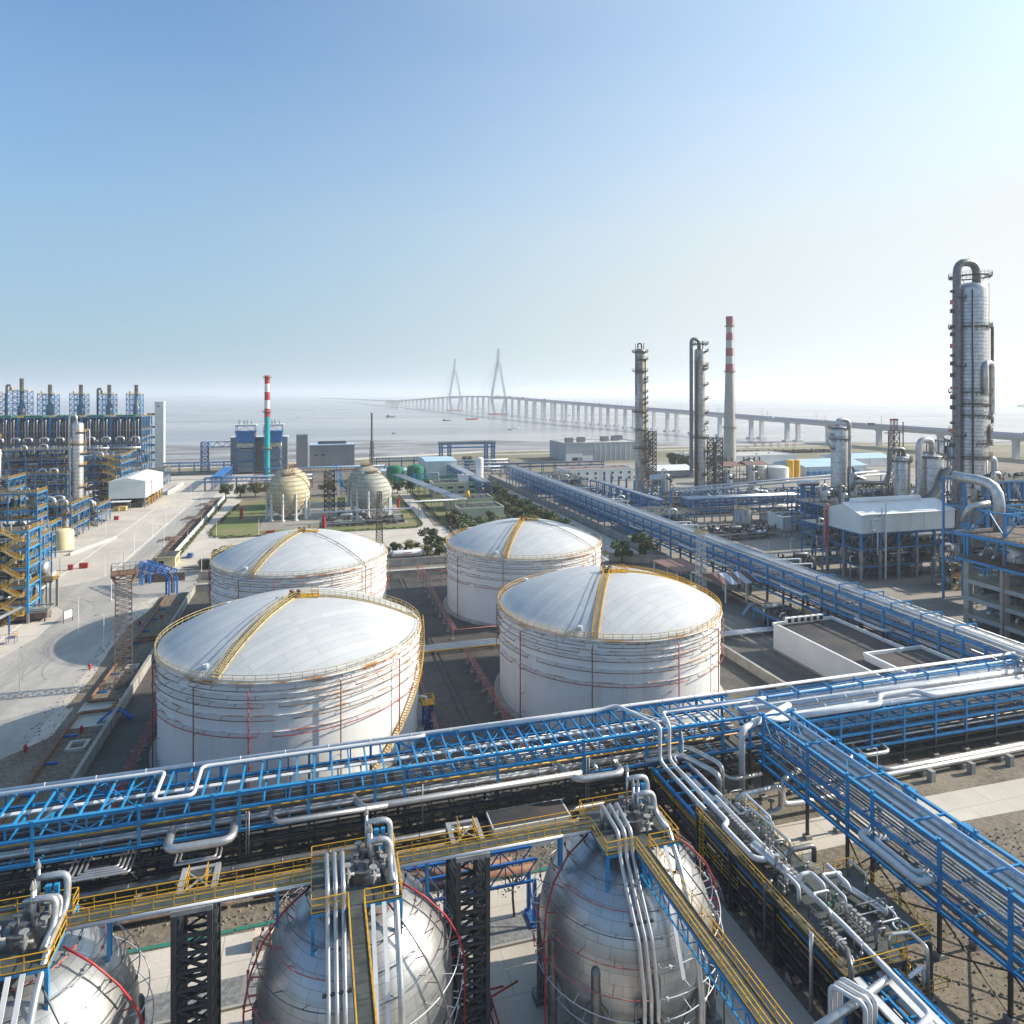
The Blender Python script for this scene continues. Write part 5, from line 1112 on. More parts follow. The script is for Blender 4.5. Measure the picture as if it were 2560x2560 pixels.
for k, (x0, x1) in enumerate(((-142,-122.5),(-161,-143),(-180.5,-162),(-200,-181.5),(-217.5,-201),(-236,-218.5))):
    t = module('furnace block of the tall blue row, %s from the right' % od(k), x0,x1,560,593,[8,16,24,28,34,44],4,4,30+k,'blue2',None,npipe=26,vess=3,clutter=60,bigpipe=0,t_=.6,rise=4,cat='furnace',name='furnace_block')
    W = x1-x0; b = MB(); b.bx(1,W-1,3,32,29,43.4); b.build('furnace_box', M['dark'], t)
    for j in range(9):
        b = MB(); xx = 2+j*(W-4)/8; b.tube([(xx,-.6,24.5),(xx,-.6,40+(j%3)),(xx,1.5,40+(j%3))],.35,8); b.build('vertical_pipe', M['pipe' if j%3 else 'pipeg'], t)
    for j in range(2):
        b = MB(); b.tube([(3+j*10,-1,26),(3+j*10,-1,29.2),(8+j*10,-1,29.2),(8+j*10,-1,26)],.75,12,bend=1.5); b.build('transfer_pipe', M['pipe'], t)
    b = MB(); b.tube([(0,-2.5,21.5),(W,-2.5,21.5)],.9,12); b.build('header_pipe', M['pipe'], t); b = MB(); b.bx(3,W-4,-.1,12,44.1,45.2); b.build('green_cover', M['green'], t)
    # stack in its own lattice frame
    sx = (-133,-151.5,-170.5,-190.8,-209,-226)[k]-x0; sw = (9.5,10,10,11,13,11)[k]; sx = max(sw/2, min(W-sw/2, sx)); zt = (60.5,60.5,60.5,60.5,63,61)[k]
    b = MB()
    for q in (-1, 0, 1): b.bx(sx+q*sw/2-.22,sx+q*sw/2+.22,21.8,22.2,44,zt); b.bx(sx+q*sw/2-.22,sx+q*sw/2+.22,31.8,32.2,44,zt)
    for z in range(4):
        za, zb = 44+z*(zt-44)/4, 44+(z+1)*(zt-44)/4
        for yy in (22,32):
            b.bar((sx-sw/2,yy,zb),(sx+sw/2,yy,zb),.45)
            for q in (-1, 0): b.bar((sx+q*sw/2,yy,za),(sx+(q+1)*sw/2,yy,zb),.32); b.bar((sx+(q+1)*sw/2,yy,za),(sx+q*sw/2,yy,zb),.32)
        for q in (-1, 1): b.bar((sx+q*sw/2,22,za),(sx+q*sw/2,32,zb),.2); b.bar((sx+q*sw/2,22,zb),(sx+q*sw/2,32,zb),.3)
    b.build('stack_frame', M['blue'], t)
    b = MB(); b.lathe([(2.4,44.5),(2.4,51),(1.35,54),(1.35,zt+7+(2 if k == 4 else 0)),(1.45,zt+7.1+(2 if k == 4 else 0)),(1.2,zt+7.1)],20,sx+1,27); b.build('stack', M['pipeg'], t)
    b = MB(); b.box(sx,27,zt,sw+.4,10.6,.2); b.rail([(sx-sw/2,21.8,zt+.2),(sx+sw/2,21.8,zt+.2),(sx+sw/2,32,zt+.2)],1.1,2,.09); b.cyl(sx-sw/2+2,25,zt,zt+2.6,.7,n=10); b.build('stack_platform', M['yrust'], t)
    if k in (1, 4): b = MB(); b.tube([(sx-sw/2-1,24,44),(sx-sw/2-1,24,zt+4),(sx-sw/2+1.6,24,zt+4),(sx-sw/2+1.6,24,zt)],.8,12,bend=1.6); b.build('gooseneck_pipe', M['pipeg'], t)
t = thing('elevator_tower', 'tall narrow white lift tower at the right end of the furnace row', 'lift tower', (-117.5,597,0)); b = MB(); b.bx(-3.2,3.2,-3,3,0,54,0); b.build('tower', M['offw'], t)
b = MB(); b.bx(-3.35,3.35,-3.15,3.15,54,54.5); b.build('roof', M['white'], t); b = MB(); b.bx(-1.2,.2,-3.06,-3.01,50.5,51.6); b.build('window', M['glass'], t)
for z in (8,14,20,26,34,44): b = MB(); b.bx(-9,-3.21,-1,1,z,z+.5); b.bx(-9,-3.21,-1.1,-1,z+.5,z+1.5); b.build('landing', M['dark'], t)
def column(label, x, y, z0, z1, d, mt='steelc', plats=(), goose=None, cat='distillation column', rings=2.0, group=None, ladder=True, skirt=None, name='distillation_column', pm='yellow', side=0, pw=1.3, bm_='pipeg'):
    t = thing(name, label, cat, (x,y,0), 0, group); r = d/2; b = MB()
    b.lathe([(r,z0),(r,z1-r*.5)]+[(r*cos(a),z1-r*.5+r*.5*sin(a)) for a in [pi/2*k/6 for k in range(1,7)]], 40); b.build('shell', M[mt], t)
    b = MB(); z = z0+rings
    while z < z1-r: b.lathe([(r+.01,z),(r+.07,z+.03),(r+.07,z+.12),(r+.01,z+.15)],40); z += rings
    b.build('band', M[bm_], t)
    for i, (z, a0, a1) in enumerate(plats):
        b = MB(); h = MB(); a0, a1 = radians(a0), radians(a1); n_ = 12
        b.lathe([(r+.02,z),(r+pw,z),(r+pw,z-.3),(r+.02,z-.3),(r+.02,z)],n_,0,0,0,a0,a1,False)
        for k in range(n_+1):
            a = a0+(a1-a0)*k/n_; b.bar((cos(a)*r,sin(a)*r,z-1.2),(cos(a)*(r+pw-.1),sin(a)*(r+pw-.1),z-.2),.12)
        h.rail([(cos(a0+(a1-a0)*k/n_)*(r+pw-.05),sin(a0+(a1-a0)*k/n_)*(r+pw-.05),z) for k in range(n_+1)],1.2,1.2,.07 if pw < 1.5 else .1)
        p_ = b.build('platform', M['dark'], t); h.build('railing', M[pm], p_)
    if ladder:
        b = MB(); a = radians(-70+side); c, s_ = cos(a)*(r+.3), sin(a)*(r+.3)
        for e in (-.25,.25): b.bar((c+e,s_,z0),(c+e,s_,z1-1),.08)
        z = z0
        while z < z1-1: b.bar((c-.25,s_,z),(c+.25,s_,z),.06); z += .5
        b.build('ladder', M['yrust'], t)
    for pts, rr_, mt_ in (goose or []):
        b = MB(); b.tube(pts, rr_, 14, bend=rr_*3); b.build('overhead_pipe', M[mt_], t)
    return t
column('tall silver column with a goose neck pipe and yellow platforms on the left', -117.6,402.5,0,46,5.2,'pipe',[(41,-90,60),(35,-200,20),(24,-60,60),(13,-60,60),(6,-90,40),(30,-50,50)],
       [([(-3.6,-1,2),(-3.6,-1,49.5),(-.4,-1,49.5),(-.4,-1,45)],.55,'pipe'),([(-2.9,-2,2),(-2.9,-2,38)],.25,'pipew'),([(3.2,1,30),(3.2,1,42),(5,1,42),(5,1,32)],.25,'pipew')])
column('fat silver vessel with a large curved top pipe at the left edge', -150,383,22,44,8.6,'pipe',[(40,-80,60),(30,-60,40)],[([(1,0,43),(1,0,49),(-9,0,49),(-9,0,40)],1.3,'pipe'),([(-1,-4.8,23),(-1,-4.8,41)],.3,'pipew'),([(6,-2,20),(6,-2,34)],.45,'pipew')])
module('blue frame carrying the fat silver vessel at the left edge', -168,-138,374,394,[5,10,15,20.5],3,3,29,'blue2',npipe=30,vess=4,clutter=80,bigpipe=0)
t = thing('storage_drum', 'large horizontal silver drum with a rounded end on the left structure', 'drum', (-76.5,221,0)); b = MB(); b.hcyl((-12,0,11.5),(4,0,11.5),2.1,24); b.build('shell', M['pipe'], t)
b = MB(); b.bx(-13,6.5,-3,3,8.1,8.5); b.build('platform', M['deck'], t); b = MB()
for x in (-10,2,6): b.bx(x-.3,x+.3,-2.8,-2.2,0,8.09); b.bx(x-.3,x+.3,2.2,2.8,0,8.09)
for x in (-8,1): b.bx(x-.3,x+.3,-1.6,1.6,8.51,9.9)
b.build('support', M['grey'], t); b = MB(); b.rail([(6.5,-3,8.5),(6.5,3,8.5),(6.5,3,12.5)],1.1,1.4,.08); b.rail([(-13,-3,8.5),(6.5,-3,8.5)],1.1,1.4,.08); b.build('railing', M['yellow'], t)
t = thing('banner_board', 'white banner hung on the side of the left drum platform', 'sign', (-72.8,219,0)); b = MB(); b.bx(-.1,.1,-3,3,6.2,8.0); b.build('board', M['white'], t); b = MB(); b.bx(.11,.3,2.4,2.8,0,8.2); b.bx(-.2,.5,2.1,3.1,0,.4); b.build('post', M['dark'], t)
t = thing('cooler_bank', 'long low grey air cooler bank on the ground left of the apron', 'air cooler', (-72,211,0)); b = MB()
for k in range(7): b.bx(-9+k*1.5-.6,-9+k*1.5+.6,-1.9,-1.6,.8,2.4)
b.bx(-12,3.5,-1.55,2,.8,2.3); b.build('motor_row', M['rustd'], t); b = MB(); b.bx(-14,4,-2.4,2.4,2.5,2.8); b.bx(-14,4,-2.4,-2.1,3.2,3.6); b.bx(-14,4,2.1,2.4,3.2,3.6); b.bx(-14,4,-2.0,2.0,2.85,3.0); b.build('roof', M['grey'], t)
b = MB()
for k in range(6): b.bx(-13+k*3.2,-12.7+k*3.2,-2,-1.7,0,.8); b.bx(-13+k*3.2,-12.7+k*3.2,1.7,2,0,.8)
b.build('leg', M['dark'], t)
t = thing('elbow_pipe', 'silver pipe sloping down to a blue foot at the left edge of the apron', 'pipe', (-72,196,0)); b = MB(); b.tube([(-1,9,5.2),(-2.5,-1,5.4),(-2.5,-4,5.0),(-2.5,-4.3,.6)],.42,12,bend=1.2); b.build('pipe', M['pipe'], t); b = MB(); b.bx(-2.8,-2.2,-4.6,-4,0,.6); b.bar((-1.6,4,0),(-1.6,4,4.8),.3); b.build('support', M['dkblue'], t)
for x, y, lb in ((-70.5,193,'small yellow railed step platform on the left apron'),(-74.5,186,'second small yellow railed step platform at the far left edge')):
    t = thing('step_platform', lb, 'platform', (x,y,0)); b = MB(); b.box(0,0,1.3,2,1.6,.1)
    for sx in (-.9,.9):
        for sy in (-.7,.7): b.bar((sx,sy,0),(sx,sy,1.3),.1)
    b.build('frame', M['dkblue'], t); b = MB(); b.rail([(-1,-.8,1.4),(1,-.8,1.4),(1,.8,1.4),(-1,.8,1.4)],1.1,.9,.07); b.build('railing', M['yellow'], t)
t = thing('cream_tank', 'small cream tank standing on a low pad at the left apron', 'tank', (-93.5,303.5,0)); b = MB(); b.lathe([(3.4,.5),(3.4,7.4),(2.2,8.1),(0,8.4)],32); b.build('shell', M['cream'], t); b = MB(); b.bx(-7,7,-5,6,0,.5); b.build('pad', M['concl'], t); b = MB(); b.rail([(3.2*cos(a),3.2*sin(a),7.5) for a in [2*pi*k/12 for k in range(8)]],1,1.5,.08); b.build('railing', M['yellow'], t)
wall('low_wall', -88,292,-80,322,1.0,.5,M['concl'],'low pale concrete wall along the apron beside the cream tank','low wall')
wall('low_wall', -86.2,246,-83.2,262,1.2,.6,M['concl'],'short pale concrete wall at the foot of the left units','low wall')
module('pipes and exchangers on yellow railed platforms beside the cream tank', -108,-99,292,318,[5,9.5],2,3,41,'blue2',npipe=24,vess=5,clutter=60,bigpipe=1)
column('slim silver vessel beside the cream tank', -100,326,0,15,3.0,'pipe',[(11,-90,60)],[([(-3,-2,10),(-3,-2,17.5),(-8,-2,18.5)],.6,'pipe')])
module('yellow railed unit of valves between the left columns', -140,-121,398,414,[5,10,15,20],4,2,42,'blue2',npipe=36,vess=6,clutter=120,bigpipe=2)
module('low blue unit with large silver pipes behind the zigzag tower units', -112,-92,276,290,[4.5,9,13],4,2,43,'blue2',npipe=36,vess=6,clutter=100,bigpipe=3)
module('pipe filled blue rack in front of the furnace row', -240,-124,536,552,[7,14,20],12,1,44,'blue2',npipe=80,vess=10,clutter=200,bigpipe=4,rise=5)
# white shed on stilts
t = thing('stilted_shed', 'white gabled shed on stilts above yellow stairs on the left', 'shed', (-86.5,404,0)); b = MB()
b.bx(-17.5,0,.2,44,5.3,14.2); b.add([(-17.9,-.2,14.2),(.4,-.2,14.2),(-8.7,-.2,16.2),(-17.9,44.4,14.2),(.4,44.4,14.2),(-8.7,44.4,16.2)],[(0,1,2),(5,4,3),(1,4,5,2),(0,2,5,3),(0,3,4,1)]); b.build('cladding', M['offw'], t)
for z in (8.6,11.6):
    for k in range(10): b = MB(); b.bx(.01,.07,2.5+k*4.1,3.5+k*4.1,z,z+.9); b.build('window', M['glass'], t)
b = MB()
for k in range(7):
    for x in (-17,-.4): b.bx(x-.25,x+.25,.5+k*7-.25,.5+k*7+.25,0,5.29)
    b.bar((-.4,.5+k*7,5),(-.4,4+k*7,.5),.15)
b.build('stilt', M['grey'], t); b = MB(); b.bx(-16,-2,2,40,.2,2.6); b.build('machinery', M['dark'], t); b = MB()
for k in range(5): b.bar((.2,6+k*7,5),(.2,9+k*7,0),.4); b.rail([(-.1,2+k*8,2.6),(-.1,8+k*8,2.6)],1.1,1.5,.09)
b.build('stairs', M['yellow'], t); b = MB(); b.bar((.3,13,.5),(.3,13,14),.25); b.build('red_pipe', M['red'], t)
t = thing('shelter', 'small open shelter with a flat pale roof in front of the stilted shed', 'shelter', (-97.5,398,0)); b = MB(); b.bx(-4,5,-2.5,3,4.6,4.8); b.build('roof', M['offw'], t); b = MB()
for x in (-3.6,4.6):
    for y in (-2.2,2.6): b.bx(x-.12,x+.12,y-.12,y+.12,0,4.59)
b.build('post', M['grey'], t); b = MB(); b.bx(-2.5,3.4,-1.2,2,.2,2.2); b.cyl(0,-1.6,.1,2.8,.5,n=10); b.build('machinery', M['yrust'], t)
wall('low_wall', -85,452,-84.4,500,2.2,.5,M['concl'],'pale wall behind the stilted shed by the far apron','low wall')

# --- boilers, chimney, grey hall
def bars_frame(t, x0, x1, y0, y1, zs, mt, th=.4):
    b = MB()
    for x in (x0, x1):
        for y in (y0, y1): b.bx(x-th/2,x+th/2,y-th/2,y+th/2,0,zs[-1])
    b.build('frame_column', M[mt], t); b = MB()
    for a, c in zip([0]+zs, zs):
        for y in (y0, y1): b.bx(x0+th/2,x1-th/2,y-.2,y+.2,c-.4,c-.01)
        for x in (x0, x1): b.bx(x-.2,x+.2,y0+th/2,y1-th/2,c-.42,c-.02)
        b.bar((x0,y0-.3,a),((x0+x1)/2,y0-.3,c-.4),.25); b.bar((x1,y0-.3,a),((x0+x1)/2,y0-.3,c-.4),.25)
    b.build('frame_beam', M[mt], t)
for x, lb in ((-51,'left blue boiler house with a blue hopper behind the striped chimney'),(-31,'right blue boiler house with a blue hopper behind the striped chimney')):
    t = thing('boiler_house', lb, 'boiler', (x,556,0), 0, 'twin boilers'); b = MB(); b.bx(-5.5,5.5,0,12,10,19); b.bx(-5.5,5.5,0,12,2,9); b.build('boiler_casing', M['greymat'], t); b = MB(); b.bx(-5.8,5.8,-.4,12.2,20,23.4); b.build('drum_cover', M['cream'], t)
    b = MB(); b.bx(-6.2,6.2,-.8,12.6,24.2,31.5); b.bx(-7.2,7.2,-1.2,13,31.5,32.3); b.build('hopper', mat('hopper_blue', (.008,.13,.38), (.012,.17,.44), .1, .5), t)
    bars_frame(t, -6.6, 6.6, -1.1, 12.8, [6,11,17,24,31,36.5], 'blue2'); b = MB(); b.bx(-8,8,-2,13.5,37,37.5); b.build('roof', M['offw'], t)
    for k, q in enumerate((-4.5,-1,1.2,4.5)): b = MB(); b.cyl(q,4,37.5,41-(k%2),.5,n=8); b.build('vent', M['grey'], t)
    b = MB()
    for z in (8.5,14,20): b.rail([(-7.5,-2.4,z),(7.5,-2.4,z)],1.2,2,.12)
    b.build('railing', M['blue2'], t)
t = thing('grey_plant_building', 'dark grey building with a white door block between and beside the boilers', 'building', (-41,571,0)); b = MB(); b.bx(-22,20,0,16,0,26.5); b.build('wall', M['greymat'], t); b = MB(); b.bx(-22.3,20.3,-.3,16.3,26.5,27.2); b.build('roof', M['offw'], t)
for z in (8,16): b = MB(); b.bx(-19,-17.5,-.06,-.01,z,z+1.6); b.build('window', M['glass'], t)
t = thing('grey_hall', 'long dark grey hall with a rounded roof vent on the shore', 'hall', (-15,598,0)); b = MB(); b.bx(0,9,-6,12,0,27); b.bx(9.01,47,0,20,0,17.5); b.build('wall', M['greymat'], t)
b = MB(); b.bx(8.8,47.3,-.4,20.3,17.5,18.3); b.build('roof', M['lblue'], t); b = MB(); b.hcyl((18,8,19),(40,8,19),1.6,14); b.build('roof_vent', M['dark'], t); b = MB(); b.bx(9.1,10.3,-.5,-.1,0,20); b.build('corner_trim', M['white'], t)
for x in (14,20): b = MB(); b.bx(x,x+3,-.06,-.01,9,10.2); b.build('window', M['glass'], t)
def stack(label, x, y, bands, plats, name='striped_chimney', group=None):
    t = thing(name, label, 'chimney', (x,y,0))
    for (z0, z1, r0, r1, mt) in bands: b = MB(); b.lathe([(r0,z0),(r1,z1)],36); b.build('band', M[mt] if isinstance(mt, str) else mt, t)
    b = MB(); z, r = bands[-1][1], bands[-1][3]; b.lathe([(r,z),(r-.25,z),(r-.3,z-3),(.0,z-3)],24); b.build('flue', M['dark'], t)
    for z, r in plats:
        b = MB(); b.lathe([(r+.01,z),(r+1.3,z),(r+1.3,z-.3),(r+.01,z-.3)],24,sm=False); p_ = b.build('platform', M['dark'], t); b = MB(); b.rail([(cos(2*pi*k/16)*(r+1.25),sin(2*pi*k/16)*(r+1.25),z) for k in range(17)],1.2,1.5,.1); b.build('railing', M['yrust'], p_)
    b = MB(); z1 = bands[-1][1]
    for e in (-.3,.3): b.bar((bands[0][2]+.3,e-1,1),(bands[-1][3]+.3,e-1,z1-2),.08)
    b.build('ladder', M['grey'], t); return t
M['redp'] = mat('red_chimney_band', (.5,.03,.03), (.4,.03,.03), .1, .5); M['pinkr'] = mat('faded_red_chimney_band', (.36,.07,.1), (.3,.07,.09), .1, .6); M['pwhite'] = mat('pale_chimney_band', (.48,.5,.49), (.4,.43,.42), .15, .6)
def cc_ex(n, out, mp, g, P):
    b = brick(n, polar(n, 5), 30, 2.3, .05, (1,1,1), (.93,.93,.93), (.72,.72,.72)); return mixc(n, 1.0, out, b.outputs[0], 'MULTIPLY')
M['chimc'] = mat('banded_chimney_concrete', (.42,.4,.35), (.35,.34,.3), .08, .85, coord='obj', extra=cc_ex)
stack('slim teal chimney with red and white bands behind the left cream spheres', -33.5,528,[(0,44,1.95,1.95,'teal'),(44,50,1.95,1.95,'redp'),(50,56,1.9,1.9,'white'),(56,62,1.85,1.85,'redp'),(62,68,1.8,1.8,'white'),(68,74,1.8,1.8,'redp')],[(21,2),(47.5,1.95),(72.5,1.8)])
stack('tall concrete chimney with faded red and white bands right of centre', 329,497,[(0,42,5.2,4.3,'chimc'),(42,79,4.3,3.35,'chimc'),(79,85.5,3.4,3.25,'pinkr'),(85.5,92,3.2,3.1,'pwhite'),(92,98.5,3.1,3.0,'pinkr'),(98.5,104.8,3.0,2.85,'pwhite'),(104.8,111,2.85,2.75,'pinkr'),(111,117,2.75,2.65,'pwhite'),(117,124.6,2.65,3.0,'pinkr')],[(33,4.5),(79,3.5),(116.6,2.7)])
t = thing('thin_stack', 'thin grey lattice based stack behind the right cream spheres', 'stack', (42,540,0)); b = MB(); b.cyl(0,0,0,46,1.0,.75,n=14); b.build('pipe', M['pipeg'], t); b = MB(); b.lat(0,0,0,24,4.5,2.2,9,.15); b.build('lattice', M['rustd'], t)
# blue racks and conveyor behind the cream spheres
for (x, y, L, rz, lv, lb, zp) in ((-108,560,62,0,[9,6.5],'blue rack running behind the white shed to the boilers',.5),(-66,462,64,0,[8,5.6],'blue rack on black posts in front of the left boiler house',4.2),(-33,490,80,0,[10,7],'blue rack behind the cream spheres',2),(47,556,60,0,[9,6.5],'distant blue rack along the shore left of the blue portal',2),(104,520,42,0,[9,6.5],'blue rack crossing under the far end of the long rack',2),(103,480,26,0,[8,5.5],'short blue rack joining the long rack near the cream plant buildings',2)):
    rack('pipe_rack', lb, (x,y,0), rz, [k*L/max(2,int(L/9)) for k in range(max(2,int(L/9))+1)], 4.5, lv, lv[0]+.1, zp, rowpipes(4.5, lv[0], 4, (.2,.3), ('pipew','pipe','pipeb'), x01=(0,L))+rowpipes(4.5, lv[1], 4, (.2,.3), ('pipeg','pipew'), x01=(0,L)), colw=.45, top_step=3, low_step=6, sub=1, blue='blue2')
rack('pipe_rack', 'blue rack running away beside the cream plant buildings, left of the long one', (97,380,0), pi/2, [k*10 for k in range(16)], 7, [10,7.5,5], 10.1, 1, rowpipes(7,10,6,(.2,.3),('pipeb','pipew'),x01=(0,150))+rowpipes(7,7.5,5,(.2,.3),('pipeb','pipeg'),x01=(0,150)), colw=.4, top_step=4, low_step=10, sub=1, blue='blue2')
t = thing('conveyor_gallery', 'blue roofed gallery sloping away in front of the boilers', 'gallery', (-62,462,0), 0); b = MB(); b.bx(0,6,0,60,8.8,9.2); b.build('roof', mat('gallery_blue_roof', (.015,.13,.4), (.02,.16,.42), .1, .6), t); b = MB()
for y in range(0, 60, 6): b.bar((0,y,4),(0,y+3,8.7),.2); b.bar((6,y,4),(6,y+3,8.7),.2); b.bx(-.2,.2,y-.2,y+.2,0,8.7); b.bx(5.8,6.2,y-.2,y+.2,0,8.7)
b.build('truss', M['blue2'], t)
t = thing('portal_gantry', 'blue lattice portal with a truss arm beside the left boiler house', 'gantry', (-83,583,0)); b = MB(); b.lat(0,0,0,23,5,5,6,.35); b.build('tower', M['blue2'], t); b = MB()
for s in (-2,2):
    for z in (19,23): b.bar((2,s,z),(30,s,z),.4)
    for k in range(8): b.bar((2+k*3.5,s,19 if k%2 else 23),(5.5+k*3.5,s,23 if k%2 else 19),.25)
b.build('truss_arm', M['blue2'], t)
t = thing('portal_gantry', 'wide blue portal bridge over the far end of the racks', 'gantry', (99,558,0)); b = MB()
for x in (0,7,38,44): b.lat(x,0,0,19,2.5,2.5,5,.3)
b.build('leg', M['blue2'], t); b = MB(); b.bx(-2,46,-2,2,16,17); b.bx(-2,46,-2,2,19,20); b.build('girder', M['blue2'], t); b = MB()
for y in (-2.3,2.3): b.rail([(-2,y,20),(46,y,20)],1.6,1.5,.12)
b.bx(-2,46,-1,1,20.2,20.8); b.build('railing', M['pipeg'], t)
# --- cream spheres
def far_sphere(x, y, label, tone=None):
    t = thing('gas_sphere', label, 'gas sphere', (x,y,0), 0, 'cream gas spheres in the grass'); b = MB(); b.lathe([(9.9*sin(pi*k/30),11.3-9.9*cos(pi*k/30)) for k in range(31)],64); b.build('shell', tone or M['sphc'], t)
    for k in range(10):
        a = 2*pi*k/10+.1; b = MB(); c, s_ = cos(a)*9.7, sin(a)*9.7; b.cyl(c,s_,0,12.2,.55,n=12); b.lathe([(.55,12.2),(.4,12.9),(0,13.1)],12,c,s_); b.cyl(c,s_,0,.8,1.0,n=12); b.build('leg', M['offw'], t)
    b = MB()
    for k in range(10):
        a = 2*pi*k/10+.1; a2 = a+2*pi/10; b.bar((cos(a)*9.7,sin(a)*9.7,1),(cos(a2)*9.7,sin(a2)*9.7,8),.12); b.bar((cos(a2)*9.7,sin(a2)*9.7,1),(cos(a)*9.7,sin(a)*9.7,8),.12)
    b.build('bracing', M['offw'], t)
    for l in (58,44,31,19,8,-3,-14,-26,-38):
        la = radians(l); b = MB(); b.tube(ring_pts(10.5*cos(la),11.3+10.5*sin(la),0,2*pi,40),.08,5)
        for k in range(16): a = 2*pi*k/16; b.bar((9.9*cos(la)*cos(a),9.9*cos(la)*sin(a),11.3+9.9*sin(la)),(10.5*cos(la)*cos(a),10.5*cos(la)*sin(a),11.3+10.5*sin(la)),.07)
        b.build('spray_ring', M['rustd'], t)
    b = MB(); b.tube([(10.5*cos(radians(l))*cos(-.5+(80-l)*.006),10.5*cos(radians(l))*sin(-.5+(80-l)*.006),11.3+10.5*sin(radians(l))) for l in range(80,-45,-10)],.16,6); b.build('main_water_pipe', M['rust'], t)
    b = MB(); b.cyl(0,0,20.9,21.3,3.2,n=24); b.rail([(3.1*cos(a),3.1*sin(a),21.3) for a in [2*pi*k/10 for k in range(11)]],1.1,1.5,.08); b.build('top_platform', M['rustd'], t)
    for k in range(3): b = MB(); b.bar((-1+k*1.1,-.6,21.3),(k*1.1,.4,24.8-k*.5),.3); b.build('relief_stack', M['yrust' if k < 2 else 'redw'], t)
sph2 = sphere_metal('stained_grey_sphere_paint', 10, 11.3, (.47,.47,.4), (.4,.4,.35), (.4,.4,.36), .7, 0, (.25,.24,.2,.7), 1.6, 1.3, .06)
far_sphere(-12.7,352,'cream sphere of the left pair standing in front, orange stains on its right side')
far_sphere(-13,388,'cream sphere of the left pair standing behind')
far_sphere(27,351,'greyish cream sphere of the right pair standing in front', sph2)
far_sphere(27,387,'greyish cream sphere of the right pair standing behind', sph2)
t = thing('lattice_tower', 'dark lattice stair tower between the two pairs of cream spheres', 'lattice tower', (7,368,0)); b = MB(); b.lat(0,0,0,20.5,5,5,8,.28); b.lat(5.5,-12,0,8,3,3,4,.2); b.build('mast', M['dark'], t); b = MB(); b.bx(-14,14,-.8,.8,20.6,20.8); b.bar((0,0,21),(14,0,21),.3); b.rail([(-14,-.8,20.8),(16,-.8,20.8)],1.1,2,.08); b.build('bridge', M['rust'], t)
t = thing('lattice_tower', 'blue sloping conveyor truss behind the dark lattice tower', 'conveyor', (11,420,0)); b = MB()
for s in (-1.2,1.2): b.bar((s,0,20),(s+5,-28,6),.3); b.bar((s,0,17.5),(s+5,-28,3.5),.3)
for k in range(8): f = k/8; b.bar((-1.2+5*f,-28*f,20-14*f),(1.2+5*f,-28*f,17.5-14*f),.2); b.bar((1.2+5*f,-28*f,20-14*f),(1.2+5*f,-28*f,0),.2) if k % 3 == 0 else 0
b.build('truss', M['blue2'], t)
t = module('low rack of white pipes and small pumps in front of the cream spheres', 2,40,322,330,[2.6],6,2,61,'grey',npipe=30,vess=3,clutter=60,bigpipe=0,brace=False,rail=False,rise=2,decks=())
for x, y, lb in ((-34.3,355,'tall red foam hydrant on the left lawn'),(3.8,321,'tall red foam hydrant in front between the sphere pairs'),(41.8,362,'tall red foam hydrant right of the right cream sphere')):
    t = thing('foam_monitor', lb, 'fire monitor', (x,y,0), 0, 'red fire monitors'); b = MB(); b.cyl(0,0,0,5.2,.75,n=12); b.build('body', M['red'], t); b = MB(); b.box(0,0,5.2,1.6,1.2,.7); b.cyl(.8,0,5.6,6.2,.2,n=6); b.build('head', M['red'], t)
b = MB(); b.tube([(-1.6,0,.5),(1.6,.2,.6),(2.2,0,1.0)],.45,8); b.box(0,0,0,3.4,1.4,.9); tag(b.build('red_cover', M['red'], loc=(-19,316.5,0)), 'low red equipment cover on the grass behind the rear left tank', 'cover')
# --- pipes and silos right of the cream spheres
t = thing('pipe_bridge', 'silver pipe bridge turning from the cream spheres towards the green tanks', 'pipe bridge', (40,331,0))
for k in range(4):
    b = MB(); b.tube([(-42,k*.5,5.5),(4,k*.5,5.5),(4,k*.5,8.5),(32,k*.5+2,8.5)],.25,8,bend=.5); b.build('pipe', M['pipew'], t)
for k in range(9): b = MB(); b.tube([(32-k*.7,4,8.5),(14-k*.7,118,8.5)],.25,8); b.build('pipe', M['pipe' if k%3 else 'pipew'], t)
for k in range(11):
    f = k/10; b = MB(); b.bx(32-f*18-6.5,32-f*18+.5,4+f*114-.15,4+f*114+.15,8,8.24); b.bx(32-f*18-6.3,32-f*18-6.0,4+f*114-.14,4+f*114+.14,0,7.99); b.bx(32-f*18+.1,32-f*18+.4,4+f*114-.14,4+f*114+.14,0,7.99); b.build('post', M['grey'], t)
for x in (8,16,24): b = MB(); b.bx(x-.15,x+.15,.5,.8,0,8.2); b.build('post', M['grey'], t)
for x, lb in ((51.5,'left green tank behind the right cream spheres'),(65.3,'right green tank behind the right cream spheres')):
    t = thing('green_tank', lb, 'tank', (x,466,0), 0, 'green tanks'); b = MB(); b.lathe([(5.7,0),(5.7,11),(5.7,11.02),(3,12.4),(0,12.9)],40); b.build('shell', M['green'], t); b = MB(); b.rail([(5.6*cos(a),5.6*sin(a),11) for a in [2*pi*k/14 for k in range(15)]],1,1.5,.08); b.bar((0,-5.9,0),(0,-5.9,11),.2); b.build('railing', M['green'], t)
